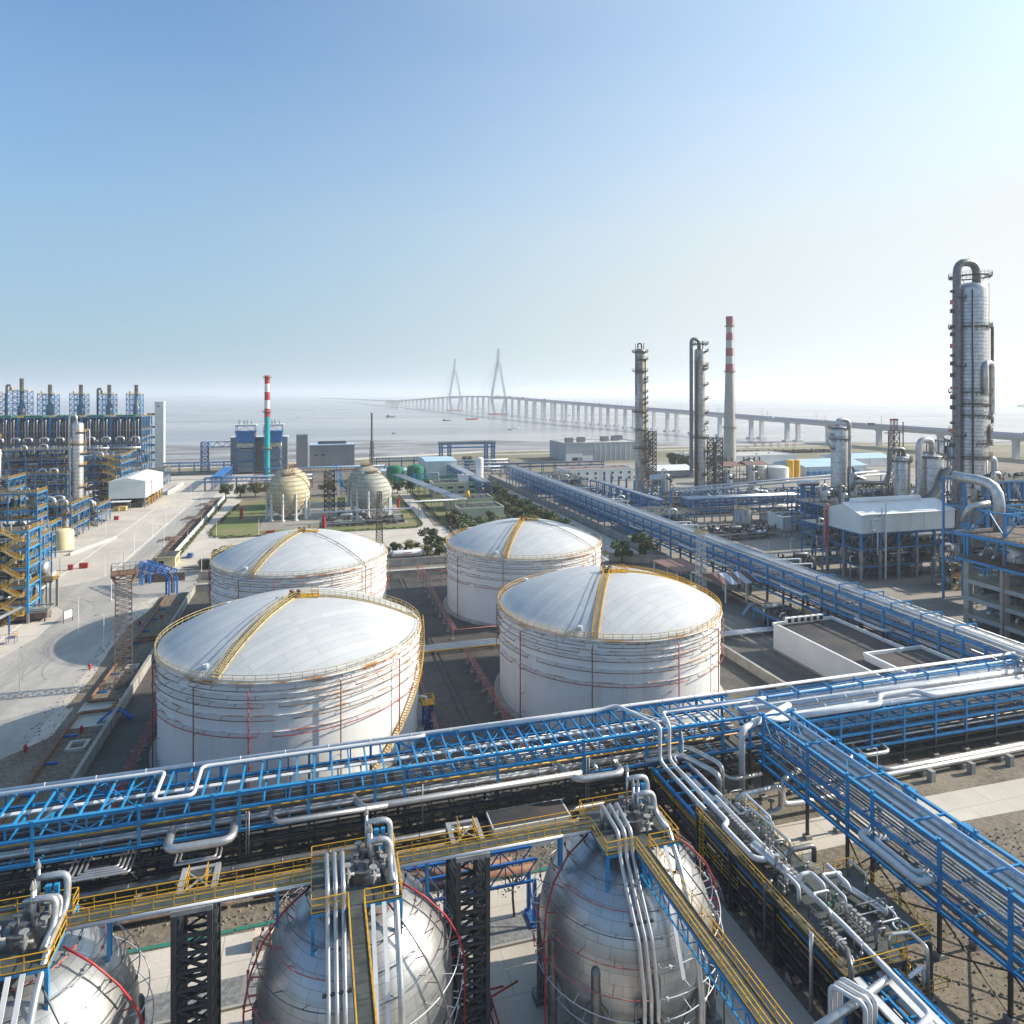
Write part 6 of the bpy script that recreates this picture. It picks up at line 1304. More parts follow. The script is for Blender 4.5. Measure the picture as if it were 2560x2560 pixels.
t = thing('blue_frame', 'small blue pipe frame in front of the right green tank', 'frame', (66,450,0)); b = MB(); b.lat(0,0,0,8,7,7,2,.3); b.bx(3.7,12,-.3,.3,7.7,8.1); b.bx(11.7,12,-.3,.3,0,7.7); b.build('frame', M['blue2'], t); b = MB(); b.tube([(3,0,8.5),(12.3,0,8.5),(12.3,0,4),(32,0,4)],.25,8); b.build('pipe', M['pipew'], t)
def bld(label, x0, x1, y0, y1, h, wm='white', rm='roofd', wins=(), name='plant_building', rise=0, eave=.4, cat='building', doors=(), extra=None, grp=None):
    t = thing(name, label, cat, (x0,y0,0), 0, grp); W, D = x1-x0, y1-y0; b = MB(); b.bx(0,W,0,D,0,h); b.build('wall', M[wm], t); b = MB()
    if rise:
        e = eave; b.add([(-e,-e,h+.01),(W+e,-e,h+.01),(W+e,D+e,h+.01),(-e,D+e,h+.01),(-e,D/2,h+rise),(W+e,D/2,h+rise)],[(0,1,5,4),(3,4,5,2),(0,4,3),(1,2,5),(3,2,1,0)]); b.build('roof', M[rm], t)
    else:
        b.bx(.3,W-.3,.3,D-.3,h+.01,h+.1,1)
        for a in ((-.2,W+.2,-.2,.3),(-.2,W+.2,D-.3,D+.2),(-.2,.3,.31,D-.31),(W-.3,W+.2,.31,D-.31)): b.bx(*a,h+.005,h+.7)
        b.build('roof', [M[wm], M[rm]], t)
    b = MB(); b.bx(-.08,W+.08,-.08,D+.08,0,.5); b.build('plinth', M['conc'], t)
    if h < 12 and name != 'control_building':
        for q in (.04,.5,.96): b = MB(); b.bx(W*q-.1,W*q+.1,-.2,-.081,.5,h); b.build('downpipe', M['grey'], t)
    if not rise and W > 12 and name != 'control_building':
        for q in range(4): b = MB(); x, y = W*(.15+.22*q), D*(.35+.2*(q%2)); b.box(x,y,h+.11,1.2,1.0,.9); b.cyl(x,y,h+1.01,h+1.3,.4,n=8); b.build('roof_vent', M['grey'], t)
    if wins:
        rows, n_, ww, wh, z0, dz = wins; s = MB(); s.bx(-ww/2,ww/2,-.06,-.005,0,wh); s.bx(-ww/2-.1,ww/2+.1,-.1,-.062,-.12,-.02,1)
        locs = [(W*(i+.5)/n_, 0, z0+r*dz) for r in range(rows) for i in range(n_)]; c0 = s.build('window', [M['glass'], M[wm]], t, loc=locs[0]); rep(c0, locs[1:])
        m2 = max(1, int(n_*D/W)); locs = [(0, D*(i+.5)/m2, z0+r*dz) for r in range(rows) for i in range(m2)]
        rep(c0, locs, [-pi/2]*len(locs))
    return t
bld('long low cream plant building with slit windows beside the white silo', 66,92,396,412,8,'creamg','roofd',(2,4,3.4,1.2,2.4,2.8))
t = thing('cooling_unit', 'pale box cooling unit on the roof of the cream building', 'cooling unit', (85,404,8.2)); b = MB(); b.box(0,0,0,6,5,4.2); b.build('casing', M['offw'], t); b = MB(); b.cyl(-1.4,0,4.2,4.6,1,n=14); b.cyl(1.4,0,4.2,4.6,1,n=14); b.build('fan', M['dark'], t)
bld('middle cream plant building with a flat dark roof', 66,90,350,365,5.4,'creamg','roofd'); bld('front cream plant building with a flat dark roof and a tree before it', 66,88,322,338,5.2,'creamg','roofd')
column('white silo tower on a wider drum beside the cream buildings', 96.5,409,0,22,4.4,'white',[],None,'silo',20,None,True,None,'silo_tower')
bld('white hall with a pale grey roof behind the green tanks', 75,97,482,520,13,'offw','lblue',rise=1.2); bld('long low white building behind the left green tank', 28,74,484,500,7,'offw','lblue',rise=1)
bld('small hut with a green roof beside the tree lined road', 83,96,462,476,3,'offw','green',rise=1.4)
b = MB(); b.box(0,0,.15,8,3,2.6)
for k in range(14): b.box(-3.8+k*.58,-1.52,.2,.2,.08,2.5)
tag(b.build('shipping_container', M['rust'], loc=(-33,453,0)), 'dark red shipping container under the blue rack', 'container')
t = thing('orange_silo', 'small orange tank on the pipe bridge post by the hedges', 'tank', (72.5,333,0)); b = MB(); b.lathe([(0,9.2),(.9,9.5),(.9,12.2),(0,12.7)],14); b.build('shell', M['yellow'], t); b = MB(); b.bar((0,0,0),(0,0,9.3),.3); b.build('post', M['grey'], t)
# ------------------------------------------------------------------ right hand complex
column('slender stained column with many small platforms, leftmost of the tall ones', 189,379,0,88,6.0,'steelc',[(86,0,360),(81.5,-140,60),(74.5,-200,20),(68,-60,40),(62,-60,40),(55,-70,40),(50,-180,180),(44,-70,30),(39,-180,60),(33,-60,40),(28,-180,60),(20,-100,40),(70,-60,20),(58,-60,30),(47,-60,40),(36,-60,40)],
   [([(-1.5,0,88),(-1.5,0,91),(1,0,91),(1,0,88)],.45,'dark'),([(-2.6,1,87),(-2.6,1,91)],.2,'dark'),([(2.4,0,87),(2.4,0,91.5)],.25,'dark'),([(2.6,-2.2,12),(2.6,-2.2,82)],.4,'yrust'),([(-3.2,-.6,60),(-3.2,-.6,84)],.3,'dark')],rings=2.6,pm='rustd',pw=1.9,bm_='rustd')
t = thing('lattice_tower', 'dark lattice stair tower beside the slender stained column', 'lattice tower', (195,377,0)); b = MB(); b.lat(0,0,0,38,5,5,15,.26); b.build('mast', M['rustd'], t); b = MB()
for k in range(10): b.box(0,0,2+k*3.6,3.4,3.4,.15)
b.cyl(-.5,0,24,33,.9,n=10); b.build('landing', M['dark'], t)
column('tall pair column with a long pipe bent over its top beside the striped chimney', 211,348,0,86.5,6.0,'steelc',[(89,-180,180),(85,-60,60),(77,-80,60),(75,-80,50),(66,-60,40),(58,-50,40),(50,-50,40),(44,-50,40),(36,-180,40),(28,-60,50),(15,-100,60)],
   [([(-.5,0,86),(-.5,0,91.4),(-5.5,0,92),(-5.5,0,16.5),(-8,-.5,14.5),(-20,-1,14),(-20,-1,12)],1.0,'pipeg'),([(-3.8,-1.4,0),(-3.8,-1.4,80)],.45,'rustd'),([(-3.0,-1.9,0),(-3.0,-1.9,76)],.3,'rust'),([(2.8,1.5,84),(2.8,1.5,91)],.3,'dark'),([(2.2,-2.6,42),(3.6,-2.6,42),(3.6,-2.6,40),(1,-3,40)],.3,'pipew')],rings=3.0,pm='rustd',pw=1.9,bm_='rust')
t = thing('lattice_tower', 'dark lattice tower beside the tall pair column', 'lattice tower', (219.5,346,0)); b = MB(); b.lat(0,0,0,35.5,6,6,12,.28); b.build('mast', M['dark'], t); b = MB(); b.cyl(0,0,2,33,1.2,n=12); b.build('vessel', M['pipeg'], t)
t = thing('reflux_drum', 'stained horizontal silver drum left of the tall pair column', 'drum', (192,350,0)); b = MB(); b.hcyl((-9,2,12.5),(1,-1,12.5),2.6,22); b.build('shell', M['pipe'], t); b = MB()
for x in (-8,-4,0):
    for y in (-2,2): b.bx(x-.3,x+.3,y-.3,y+.3,0,9)
b.bx(-9,1.5,-3,3,9,9.6)
for x in (-7,-1): b.bx(x-.4,x+.4,-1.8,2.4,9.61,11)
b.build('frame', M['conc'], t)
# great splitter column
column('huge silver column towering at the right edge with a thick gooseneck pipe on its left', 218.7,186,22,99,10.6,'pipe',[(101,-180,180),(83.5,-180,180),(61,-180,180),(57,-160,-60),(53,-170,0),(47.5,-80,120),(43.5,-120,70),(39,-180,60)],
   [([(1.6,-1,98),(1.6,-1,105.6),(-7.0,-1,105.6),(-7.2,-1,26),(-7.2,-1,14),(-7.2,-1,10)],1.3,'pipeg'),([(4,-1,84.5),(8.8,-1,84.5),(8.8,-1,49.5),(2.5,-5,49.5),(2.5,-5,44),(5,-4,43)],.5,'rustd'),([(-.5,-6,60),(-.5,-6,71),(5.6,-3.5,71),(5.6,-3.5,53),(4.0,-4,52)],.9,'pipe'),
    ([(4,-3,38),(7.2,-3,38),(7.2,-3,26)],1.0,'pipew'),([(.2,-6,22),(.2,-6,38)],.2,'pipew'),([(-4.2,-4.6,22),(-4.2,-4.6,96)],.3,'dark')],rings=1.25,ladder=True,pm='rustd')
t = thing('column_skirt', 'dark grey base of the huge column at the right edge', 'column base', (218.7,186,0)); b = MB(); b.lathe([(5.2,0),(5.2,37.5),(5.36,37.7),(5.36,38.2)],40); b.build('skirt', M['greymat'], t); b = MB()
for z in (8,16,24,32): b.lathe([(5.21,z),(5.4,z),(5.4,z+.3),(5.21,z+.3)],40)
b.build('ring', M['pipeg'], t)
b = MB()
# platforms of brackets on the pipe at its left
t = thing('pipe_brackets', 'dark brackets and junction boxes along the thick pipe of the huge column', 'brackets', (211.7,185,0))
for z in (93,69.5,45.6,30.5,22): b = MB(); b.bx(-2.8,3.4,-1.7,-1.45,z,z+.45); b.bar((1.6,-1.5,z),(3.6,-1.5,z+3),.25); b.build('bracket', M['dark'], t)
for k, z in enumerate((95,91,88,83,80,76,73,70,66,62,58.5,55,50,47,42,38)): b = MB(); b.bx(-2.5,-1.35,-.5,.5,z,z+(1.4 if k%3 else .8)); b.build('junction_box', M['redw' if k%4 == 1 else 'dark'], t)
t = thing('fat_downpipe', 'fat tapered grey pipe foot below the huge column', 'pipe', (208,181,0)); b = MB(); b.lathe([(1.9,0),(1.9,17.5),(1.35,21.5),(1.35,26)],20); b.build('pipe', M['pipeg'], t); b = MB(); b.hcyl((-19,1,14),(0,1,14),1.0,16); b.tube([(-9,-2,9.5),(-2,-2,9.5)],1.3,14); b.tube([(-11,-3,0),(-11,-3,11),(-7,-3,11),(-7,-3,8.5)],.6,12); b.build('side_pipe', M['pipe'], t)
module('small stair platform in front of the huge column foot', 189,197,166,173,[4,8.5],2,2,71,'grey',npipe=8,vess=2,clutter=30,bigpipe=0,stair=(1,-.3,4.5),rails='yrust',blue_='') if False else module('small grey stair platform in front of the huge column foot', 188,196,166,173,[4,8.5],2,2,71,'grey',npipe=8,vess=2,clutter=30,bigpipe=0,stair=(1,-.3,4.5),rails='yrust')
# white building on stilts
t = module('tall open steel frame with green pumps carrying the white stilted building', 168,205,181,196,[5,10.5,15.5],5,2,72,'blue2',10,npipe=40,vess=4,clutter=120,bigpipe=0,rail=True,rails='rustd',t_=.7,rise=4)
t = thing('stilted_building', 'large white gabled cladding building on stilts at the right', 'building', (168,181,15.6)); b = MB(); b.bx(-.5,37.5,-.6,15.6,0,6); b.add([(-.5,-.6,6),(37.5,-.6,6),(37.5,15.6,6),(-.5,15.6,6),(-.5,7.5,8.6),(37.5,7.5,8.6)],[(0,4,3),(1,2,5)]); b.build('cladding', M['offw'], t)
b = MB(); b.add([(-1,-1.1,5.95),(38,-1.1,5.95),(38,7.5,8.85),(-1,7.5,8.85),(38,16.1,5.95),(-1,16.1,5.95)],[(0,1,2,3),(3,2,4,5)]); b.build('roof', M['white'], t); b = MB(); b.hcyl((3,7.5,9.2),(31,7.5,9.2),.95,12); b.build('ridge_vent', M['white'], t); b = MB()
for x in (0,15.5,19.5,25,37): b.bx(x-.15,x+.15,-.72,-.61,0,6)
b.build('trim', M['white'], t); b = MB(); b.tube([(5.5,-1,-7),(5.5,-1,1),(3.5,-1,1),(3.5,-1,4.5),(7.2,-1,4.5),(7.2,-1,8)],.22,8); b.bar((8.6,-1.1,-15),(8.6,-1.1,10),.4); b.build('downpipe', M['pipew'], t)
b = MB(); b.bx(167.0,167.8,195,195.8,7,23); b.bx(166.2,166.8,195,195.8,9,21); tag(b.build('red_duct', M['redw']), 'faded red duct standing at the left corner of the white stilted building', 'duct')
# concrete frame plant at the right edge
t = thing('concrete_frame', 'big concrete frame unit with blue upper steel at the right edge', 'process unit', (164.5,112,0)); cols = [(x, y) for x in (0,10,20,30) for y in (0,9.5,18.5,28.5)]
c0 = MB(); c0.bx(-.75,.75,-.75,.75,0,17.5); c0 = c0.build('concrete_column', M['concl'], t, loc=(*cols[0],0)); rep(c0, [(x,y,0) for x, y in cols[1:]])
c0 = MB(); c0.bx(-.3,.3,-.3,.3,17.5,30.5); c0 = c0.build('steel_column', M['blue'], t, loc=(*cols[0],0)); rep(c0, [(x,y,0) for x, y in cols[1:]])
for z in (3,7.5,12): b = MB(); b.bx(-.6,30.6,-.6,29,z-.5,z); b.bx(-1.0,-.76,-.6,29,z-1,z+.1); b.build('concrete_floor', M['concl'], t); b = MB(); b.rail([(-.9,29,z),(-.9,-.6,z),(30,-.6,z)],1.1,1.6,.07); b.build('railing', M['yrust'], t)
for z in (17.6,24.3): b = MB(); b.bx(-3,31,-1,30,z-.15,z); b.build('steel_floor', M['rustd'], t); b = MB(); b.bx(-3.2,-3.01,-1,30,z-.6,z+.05); b.bx(-3,31,-1.2,-1.01,z-.6,z+.05); b.bx(-3,31,30.01,30.2,z-.6,z+.05); b.build('edge_beam', M['blue'], t); b = MB(); b.rail([(-3,30,z),(-3,-1,z),(31,-1,z)],1.1,1.6,.07); b.build('railing', M['rustd'], t)
b = MB()
for y in (0,9.5,18.5,28.5): b.bx(.31,29.69,y-.2,y+.2,30.1,30.5)
for x in (0,10,20,30): b.bx(x-.2,x+.2,.31,28.19,30.09,30.48)
for y in (0,9.5,18.5): b.bar((0,y,24.5),(0,y+4,30),.3); b.bar((0,y+9,24.5),(0,y+5,30),.3)
b.build('top_frame', M['blue'], t)
b = MB(); b.lathe([(0,10),(3,11),(3.6,12.2),(3.6,20),(3.0,22),(1.2,23.5),(1.2,24.2)],32,8,21); b.build('reactor_vessel', M['pipe'], t)
b = MB(); b.tube([(5.2+4.6*cos(a)+2,21+4.6*sin(a),16.5) for a in [pi*.6+pi*1.3*k/16 for k in range(17)]],.6,12); b.build('ring_main', M['pipe'], t)
for pts, r in (([(7.5,26,24.3),(7.5,26,36.8),(3.6,36,37.8)],1.35),([(-1,29,27),(-1,27,31),(3,25,32)],.8),([(-1.8,10,0),(-1.8,10,31)],.25),([(-1.8,9.3,0),(-1.8,9.3,30)],.2)): b = MB(); b.tube(pts,r,18,bend=5 if r > 1 else 1); b.build('large_pipe', M['pipe'], t)
rr = random.Random(3)
for k in range(26): b = MB(); z = rr.choice((0,3,7.5,12,17.6)); y = rr.uniform(1,26); b.tube([(.2,y,z+.8),(rr.uniform(.5,3),y,z+2.4),(rr.uniform(3,8),y+rr.uniform(-2,4),z+2.4),(6,y,z+.5)],rr.choice((.15,.25,.4)),8); b.build('pipe', M[rr.choice(('pipe','pipeg'))], t)
for k in range(8): b = MB(); z = rr.choice((0,3,7.5)); y = rr.uniform(2,26); b.hcyl((1.4,y,z+1.6),(7,y,z+1.6),rr.uniform(.6,1.1)); b.build('exchanger', M['pipeg'], t)
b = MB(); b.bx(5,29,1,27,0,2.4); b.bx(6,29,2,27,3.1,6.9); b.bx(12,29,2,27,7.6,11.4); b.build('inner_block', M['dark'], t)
b = MB(); b.tube([(-1.1,18,0),(-1.1,18,20)],.2,6); b.build('red_pipe', M['redw'], t)
module('blue steel tower with red relief pipes above the concrete frame at the right edge', 178,200,146,160,[12,20,28,36],3,2,73,'blue',npipe=24,vess=4,clutter=80,bigpipe=1,rails='yrust',t_=.5,rise=5)
module('crowded blue unit with silver pipes right of the huge column', 226,246,172,188,[8,16,24,32],4,3,83,'blue2',npipe=46,vess=8,clutter=140,bigpipe=3,rails='yrust',rise=6)
module('low unit of silver pipes behind the white stilted building', 172,214,203,214,[5,10,14],7,2,84,'blue2',npipe=60,vess=8,clutter=160,bigpipe=2,rails='yrust',rise=4)
module('pipe unit between the small white box building and the vessel group', 214,226,256,276,[5,10,15],2,3,85,'blue2',npipe=30,vess=5,clutter=90,bigpipe=2,rails='yrust',rise=4)
module('far pipe unit behind the vessel group at the right', 250,300,280,300,[6,12],8,3,86,'blue2',npipe=60,vess=8,clutter=160,bigpipe=3,rails='yrust',rise=5)
for k, (x, y, h, d, lb) in enumerate(((198,222,22,2.6,'thin silver vessel behind the white stilted building'),(205,240,20,3,'small silver vessel on the blue topped frame'),(226,248,26,3.2,'silver vessel between the instrument tower and the narrow necked vessel'),(246,212,24,3.4,'silver vessel in front of the broad vessel'),(268,262,32,4.2,'silver vessel behind the broad vessel near the huge column'),(232,180,30,4,'silver vessel right of the foot of the huge column'),(242,178,34,2.4,'thin silver vessel at the right edge behind the concrete frame'),(180,330,18,3,'small vessel at the foot of the slender stained column'),(222,336,16,3.6,'silver vessel right of the tall pair column foot'),(240,340,20,2.6,'thin vessel right of the tall pair column'))):
    column(lb, x, y, 0, h, d, 'pipe', [(h-2,-120,60),(h*.5,-90,90)], [([(0,0,h-.5),(0,0,h+2.5),(-d*.9,-.3,h+2.5),(-d*.9,-.3,2)],.3+.05*d,'pipe' if k%2 else 'pipeg')], 'vessel', 2.2, None, True, None, 'process_vessel', 'rustd')
module('distant blue stair tower right of the huge column', 262,272,232,244,[8,16,24,32,40],2,2,74,'blue2',npipe=16,vess=2,clutter=50,bigpipe=0,rails='rustd',rise=5)
# group of vessels with thick goosenecks left of the huge column
column('silver vessel with a narrow neck and a pipe arching over it to the right', 231,262,14,46,7.2,'pipe',[(40,-180,180),(45,-180,180)],[([(-1,0,45),(-1,0,48.5),(5,-.5,48.5),(5,-.5,24),(9,-1,22),(13,-1,21)],.95,'pipe'),([(-3,0,42),(-6,0,42),(-6.5,0,38),(-4,-1,35)],.6,'pipe')],rings=5,pm='rustd')
column('slimmer silver column with a red topped instrument tower', 240,236,8,34,6.0,'pipe',[(32,-180,180)],[([(1,0,33.5),(1,0,37),(-6,.5,37),(-6,.5,27),(-8,.5,22.5),(-24,1,23.5),(-25,1,20)],.9,'pipeg')],rings=4,pm='rustd')
t = thing('instrument_tower', 'dark instrument tower with red tips behind the slimmer silver column', 'lattice tower', (246,246,0)); b = MB(); b.lat(0,0,0,44,3,3,14,.2); b.build('mast', M['rustd'], t); b = MB()
for k in range(6): b.bar((-2+k*.8,0,44),(-2+k*.8,0,49),.22)
b.box(0,0,43,8,3,.3); b.bar((5,0,18),(5,0,48),.35); b.build('vents', M['rustd'], t); b = MB()
for k in range(6): b.box(-2+k*.8,0,48.6,.4,.4,.8)
b.build('red_tips', M['red'], t)
column('broad silver vessel under a thick pipe arch next to the huge column', 252,232,8,35,9.0,'pipe',[(34,-180,180)],[([(0,0,35),(0,0,41),(-7,0,41),(-7,0,20),(-9,0,16.5),(-15,0,17)],1.3,'pipe'),([(7,-6,20),(7,-6,28.5),(1.5,-6,29.5),(-3.5,-6,21),(-9,-6,17),(-10.5,-6,10)],1.5,'pipeg')],rings=3,pm='rustd')
column('short fat silver drum column beneath the thick pipe', 258,222,0,20,7.0,'pipe',[(19,-180,180)],[],rings=3,pm='yrust')
t = thing('heat_exchanger', 'large horizontal exchanger with a round flat end and a green pipe', 'heat exchanger', (234,214,0)); b = MB(); b.hcyl((-1,5,15),(6,-6,15),2.4,24,0,.1); b.build('shell', M['pipeg'], t)
b = MB()
for x, y in ((0,4),(5,-4)): b.bx(x-1.4,x+1.4,y-.4,y+.4,0,13)
b.build('saddle', M['blue2'], t); b = MB(); b.tube([(4,-6,10),(4,-6,19),(6.4,-6,19),(6.4,-6,17)],.5,12); b.build('green_pipe', M['green'], t)
t = thing('horizontal_drum', 'small horizontal silver drum at the end of a bent pipe, left of the tall vessels', 'drum', (214,262,0)); b = MB(); b.hcyl((-4,1,20),(5,0,20),1.4,18); b.build('shell', M['pipe'], t); b = MB(); b.bx(-3,-2,-.5,1.5,0,18.8); b.bx(2.5,3.5,-.5,1.5,0,18.8); b.build('saddle', M['blue2'], t)
module('blue topped open frame with grey decks left of the vessel group', 196,232,226,250,[6,11,15.5],6,3,75,'blue2',5,npipe=50,vess=6,clutter=140,bigpipe=0,rails='blue2',t_=.4,rise=4,decks=(2,))
module('unit of small pipes and valves below the vessel group', 222,262,250,262,[6,12,18],5,2,76,'blue2',npipe=50,vess=6,clutter=160,bigpipe=2,rails='yrust',rise=4)
module('pipe unit in front of the broad silver vessel', 236,262,206,222,[5,10,15],4,2,80,'blue2',npipe=36,vess=6,clutter=120,bigpipe=1,rails='yrust',rise=4)
module('unit of silver pipes and valves behind the tall pair column', 182,262,300,324,[4.5,9],9,3,77,'blue2',npipe=80,vess=10,clutter=220,bigpipe=3,rails='pipeg',rise=3.4,decks=())
module('low unit of pipes and pumps between the two slim racks', 163,200,318,346,[4.5,8],5,3,78,'grey',npipe=50,vess=8,clutter=150,bigpipe=1,rails='yrust',rise=3,decks=(0,))
module('pump and exchanger yard behind the long rack', 150,190,246,264,[3],6,2,79,'grey',npipe=44,vess=6,clutter=150,bigpipe=0,rail=False,rise=2.6,decks=(),brace=False)
rack('pipe_rack', 'blue and grey rack crossing behind the pump yard', (164,280,0), -.03, [0,8,16,23,30,37,44,52,60], 7, [12,9.5,6.5,4], 12.1, 6, rowpipes(7,12,6,(.2,.3,.4),('pipew','pipe'),x01=(0,60))+rowpipes(7,6.5,6,(.2,.3),('pipew','pipeg'),x01=(0,60))+rowpipes(7,4,5,(.2,.3),('pipew','pipeg'),x01=(0,60)), colw=.45, top_step=4, low_step=8, sub=1, truss=((44,60),), blue='blue2', zlow='grey')
rack('pipe_rack', 'slim blue rack with tall free posts beside the slender stained column', (160,294,0), pi/2, [k*9 for k in range(10)], 5, [10,7], 10.1, 1, rowpipes(5,10,5,(.2,.3),('pipew','pipe'),x01=(0,81)), colw=.5, top_step=5, low_step=9, sub=1, blue='blue2')
t = thing('free_posts', 'row of free standing blue posts behind the slim blue rack', 'posts', (166,300,0)); c0 = MB(); c0.bx(-.4,.4,-.4,.4,0,14); c0 = c0.build('post', M['blue2'], t, loc=(0,0,0)); rep(c0, [(k*-.2, k*9.5, 0) for k in range(1, 9)])
module('low valve skid on the yard left of the white stilted building', 152,166,196,206,[3.2],3,2,81,'grey',npipe=18,vess=3,clutter=50,bigpipe=0,rails='yrust',rise=2.4)
module('small blue skid with pipes and yellow stairs beside the long rack and bunker', 112,122,146,158,[3.4],2,2,82,'blue',npipe=14,vess=3,clutter=30,bigpipe=0,rise=3,stair=None)
bld('small white box building with a dark sunken roof on the pump yard', 196,211,256,266,6.2,'white','roofd',(1,1,1.6,2.4,.2,1),name='switch_room')
t = thing('small_tank', 'small pale round tank with a yellow rail in the pump yard', 'tank', (184,268,0)); b = MB(); b.lathe([(3.6,0),(3.6,8.6),(0,9.6)],30); b.build('shell', M['steelc'], t); b = MB(); b.rail([(3.5*cos(a),3.5*sin(a),8.6) for a in [2*pi*k/10 for k in range(11)]],1,1.5,.08); b.build('railing', M['yellow'], t)
rack('pipe_rack', 'long low rack of pale pipes in front of the seaside hall', (128,500,0), 0, [k*10 for k in range(10)], 4, [7.5,5], 7.6, .6, rowpipes(4,7.5,4,(.3,.4),('pipew','pipeg'),x01=(0,90))+rowpipes(4,5,3,(.3,),('pipeg',),x01=(0,90)), colw=.45, top_step=5, low_step=10, sub=0, blue='blue2')
module('low unit of pipes between the long blue rack and the white windowed building', 136,160,392,430,[4.5,8.5],4,4,95,'blue2',npipe=40,vess=6,clutter=120,bigpipe=1,rails='yrust',rise=3.5)
module('low valve and pipe yard between the long rack and the slim blue rack', 137,153,300,372,[4,7],2,8,96,'blue2',npipe=60,vess=8,clutter=180,bigpipe=1,rails='yrust',rise=3,decks=(0,))
module('open pipe unit right of the long rack before the crossing rack', 138,160,268,290,[4.5,8],3,3,97,'blue2',npipe=30,vess=5,clutter=90,bigpipe=1,rails='yrust',rise=3)
sheet('bare_field', [(130,462),(212,462),(212,560),(130,560)], .012, M['scrub'])
# bunker buildings with dark roofs beside the tank bund
t = bld('long windowless white building with a dark roof and a row of air units', 103.5,120,100,138.5,5.8,'white','roofd',name='control_building')
for k in range(6): tt = thing('air_unit', 'white air conditioner on the roof edge, %s from the left in the row' % od(k), 'air conditioner', (106.6+k*1.75,137.2,6.55), 0, 'air units on the dark roof'); b = MB(); b.box(0,0,0,1.35,.9,1.25); b.build('casing', M['white'], tt); b = MB(); b.box(0,-.47,.15,1.0,.04,.95); b.build('grille', M['black'], tt)
bld('shorter white building with a slightly higher dark roof against the rack', 107.6,122,99,115,6.8,'white','roofd',name='control_building')
# canopies
def canopy(label, x, y, W, D, h, rm, rise=0, rz=0, pm='offw'):
    t = thing('canopy', label, 'canopy', (x,y,0), rz); b = MB()
    if rise: b.add([(0,0,h),(W,0,h),(W,D,h),(0,D,h),(0,D/2,h+rise),(W,D/2,h+rise),(0,0,h-.15),(W,0,h-.15),(W,D,h-.15),(0,D,h-.15)],[(0,1,5,4),(4,5,2,3),(9,8,7,6),(6,7,1,0),(8,9,3,2),(6,0,4,3,9),(7,8,2,5,1)])
    else: b.bx(0,W,0,D,h,h+.15)
    b.build('roof', rm, t)
    for px in (.6, W/2, W-.6):
        for py in (.6, D-.6): b = MB(); b.box(px,py,0,.35,.35,h-.16); b.build('post', M[pm], t)
    return t
def stripe_ex(n, out, mp, g, P):
    s = n.nodes.new('ShaderNodeSeparateXYZ'); n.links.new(g, s.inputs[0]); return mixc(n, mathn(n, 'GREATER_THAN', mathn(n, 'FRACT', mathn(n, 'MULTIPLY', s.outputs[0], .22)), .5), (.2,.1,.09), (.5,.56,.62))
M['striped'] = mat('striped_sheet_roof', (.3,.2,.2), (.3,.2,.2), .2, .5, extra=stripe_ex, coord='obj')
canopy('pinkish brown canopy roof left of the white lattice mast', 107,190,11,16,5.2,M['brown'],0); canopy('striped grey and brown gabled canopy by the white lattice mast', 113,173,15,13,5.4,M['striped'],1.6)
t = thing('pipe_stairs', 'blue and yellow stairs over pipes in front of the striped canopy', 'stairs', (112,163,0)); b = MB(); b.bar((0,0,0),(3,1,2.2),1.0,.15); b.bar((5,2,2.2),(8,2,0),1.0,.15); b.bar((3,1,2.2),(5,2,2.2),1.0,.12); b.build('steps', M['blue'], t); b = MB(); b.rail([(0,-.5,0),(3,.5,2.2),(5,1.5,2.2),(8,1.5,0)],1,1,.06); b.build('handrail', M['yellow'], t)
pipeline('pipe_bundle', 'pale pipes with a yellow line crossing the dark yard right of the front right tank', [[(92,148+k*.7,.9),(120,148+k*.7,.9)] for k in range(4)], .24, M['pipew'], [(x,149,.6,4,False) for x in (95,101,107,113)])
# far buildings on the right
bld('large grey seaside hall with roof units, behind the leftmost tall column', 216,290,580,624,16,'hallc','concl',name='seaside_hall')
for k, x in enumerate((222,236,262,276,282)): t = thing('roof_unit', 'grey box unit on the roof of the seaside hall, %s from the left' % od(k), 'roof unit', (x,588+k*6,16.5), 0, 'roof units'); b = MB(); b.box(0,0,0,7,5,4); b.build('casing', M['greymat'], t); b = MB(); b.box(0,0,4,6,4,.3); b.build('fan', M['dark'], t)
t = thing('hall_front', 'white L shaped panels with a dark doorway on the front of the seaside hall', 'facade', (216,579.7,0)); b = MB(); b.bx(0,6,-.25,-.05,0,7); b.bx(6.01,16,-.25,-.05,3.5,7); b.bx(16.01,26,-.25,-.05,0,5); b.build('panel', M['white'], t); b = MB(); b.bx(6.1,11,-.2,-.05,0,3.4); b.build('door', M['dark'], t)
for k in range(9): b = MB(); b.bx(28+k*5,28.5+k*5,-.3,-.05,0,15.6); b.build('seam', M['offw'], t)
bld('low white building with two rows of small windows in front of the seaside hall', 164,214,440,458,8.5,'white','scrubr' if False else 'brown',(2,8,1.6,1.7,1.4,3.6)); bld('white office block with windows beside the round trees', 288,308,505,520,11,'white','concl',(3,5,1.8,2,1.5,3.2)); bld('white office wing beside the office block', 309,322,512,524,9,'white','concl',(2,4,1.8,2,1.5,3.4))
bld('grey shed with a pale gabled roof beside the slender column foot', 232,262,440,462,6,'greymat','offw',rise=3); bld('long white hall with a flat pale roof right of the concrete chimney', 322,402,505,540,8,'white','concl'); bld('light blue roofed warehouse behind the blue container row', 345,400,425,462,7,'offw','lblue',rise=4); bld('pale building behind the vessel group', 420,470,470,500,7,'white','lblue',rise=3)
b = MB()
for k in range(9): b.box(345+k*5,420,0,4.2,3,4.4,.02*k)
tag(b.build('container_row', M['blue2']), 'row of dark blue containers in front of the blue roofed warehouse', 'containers')
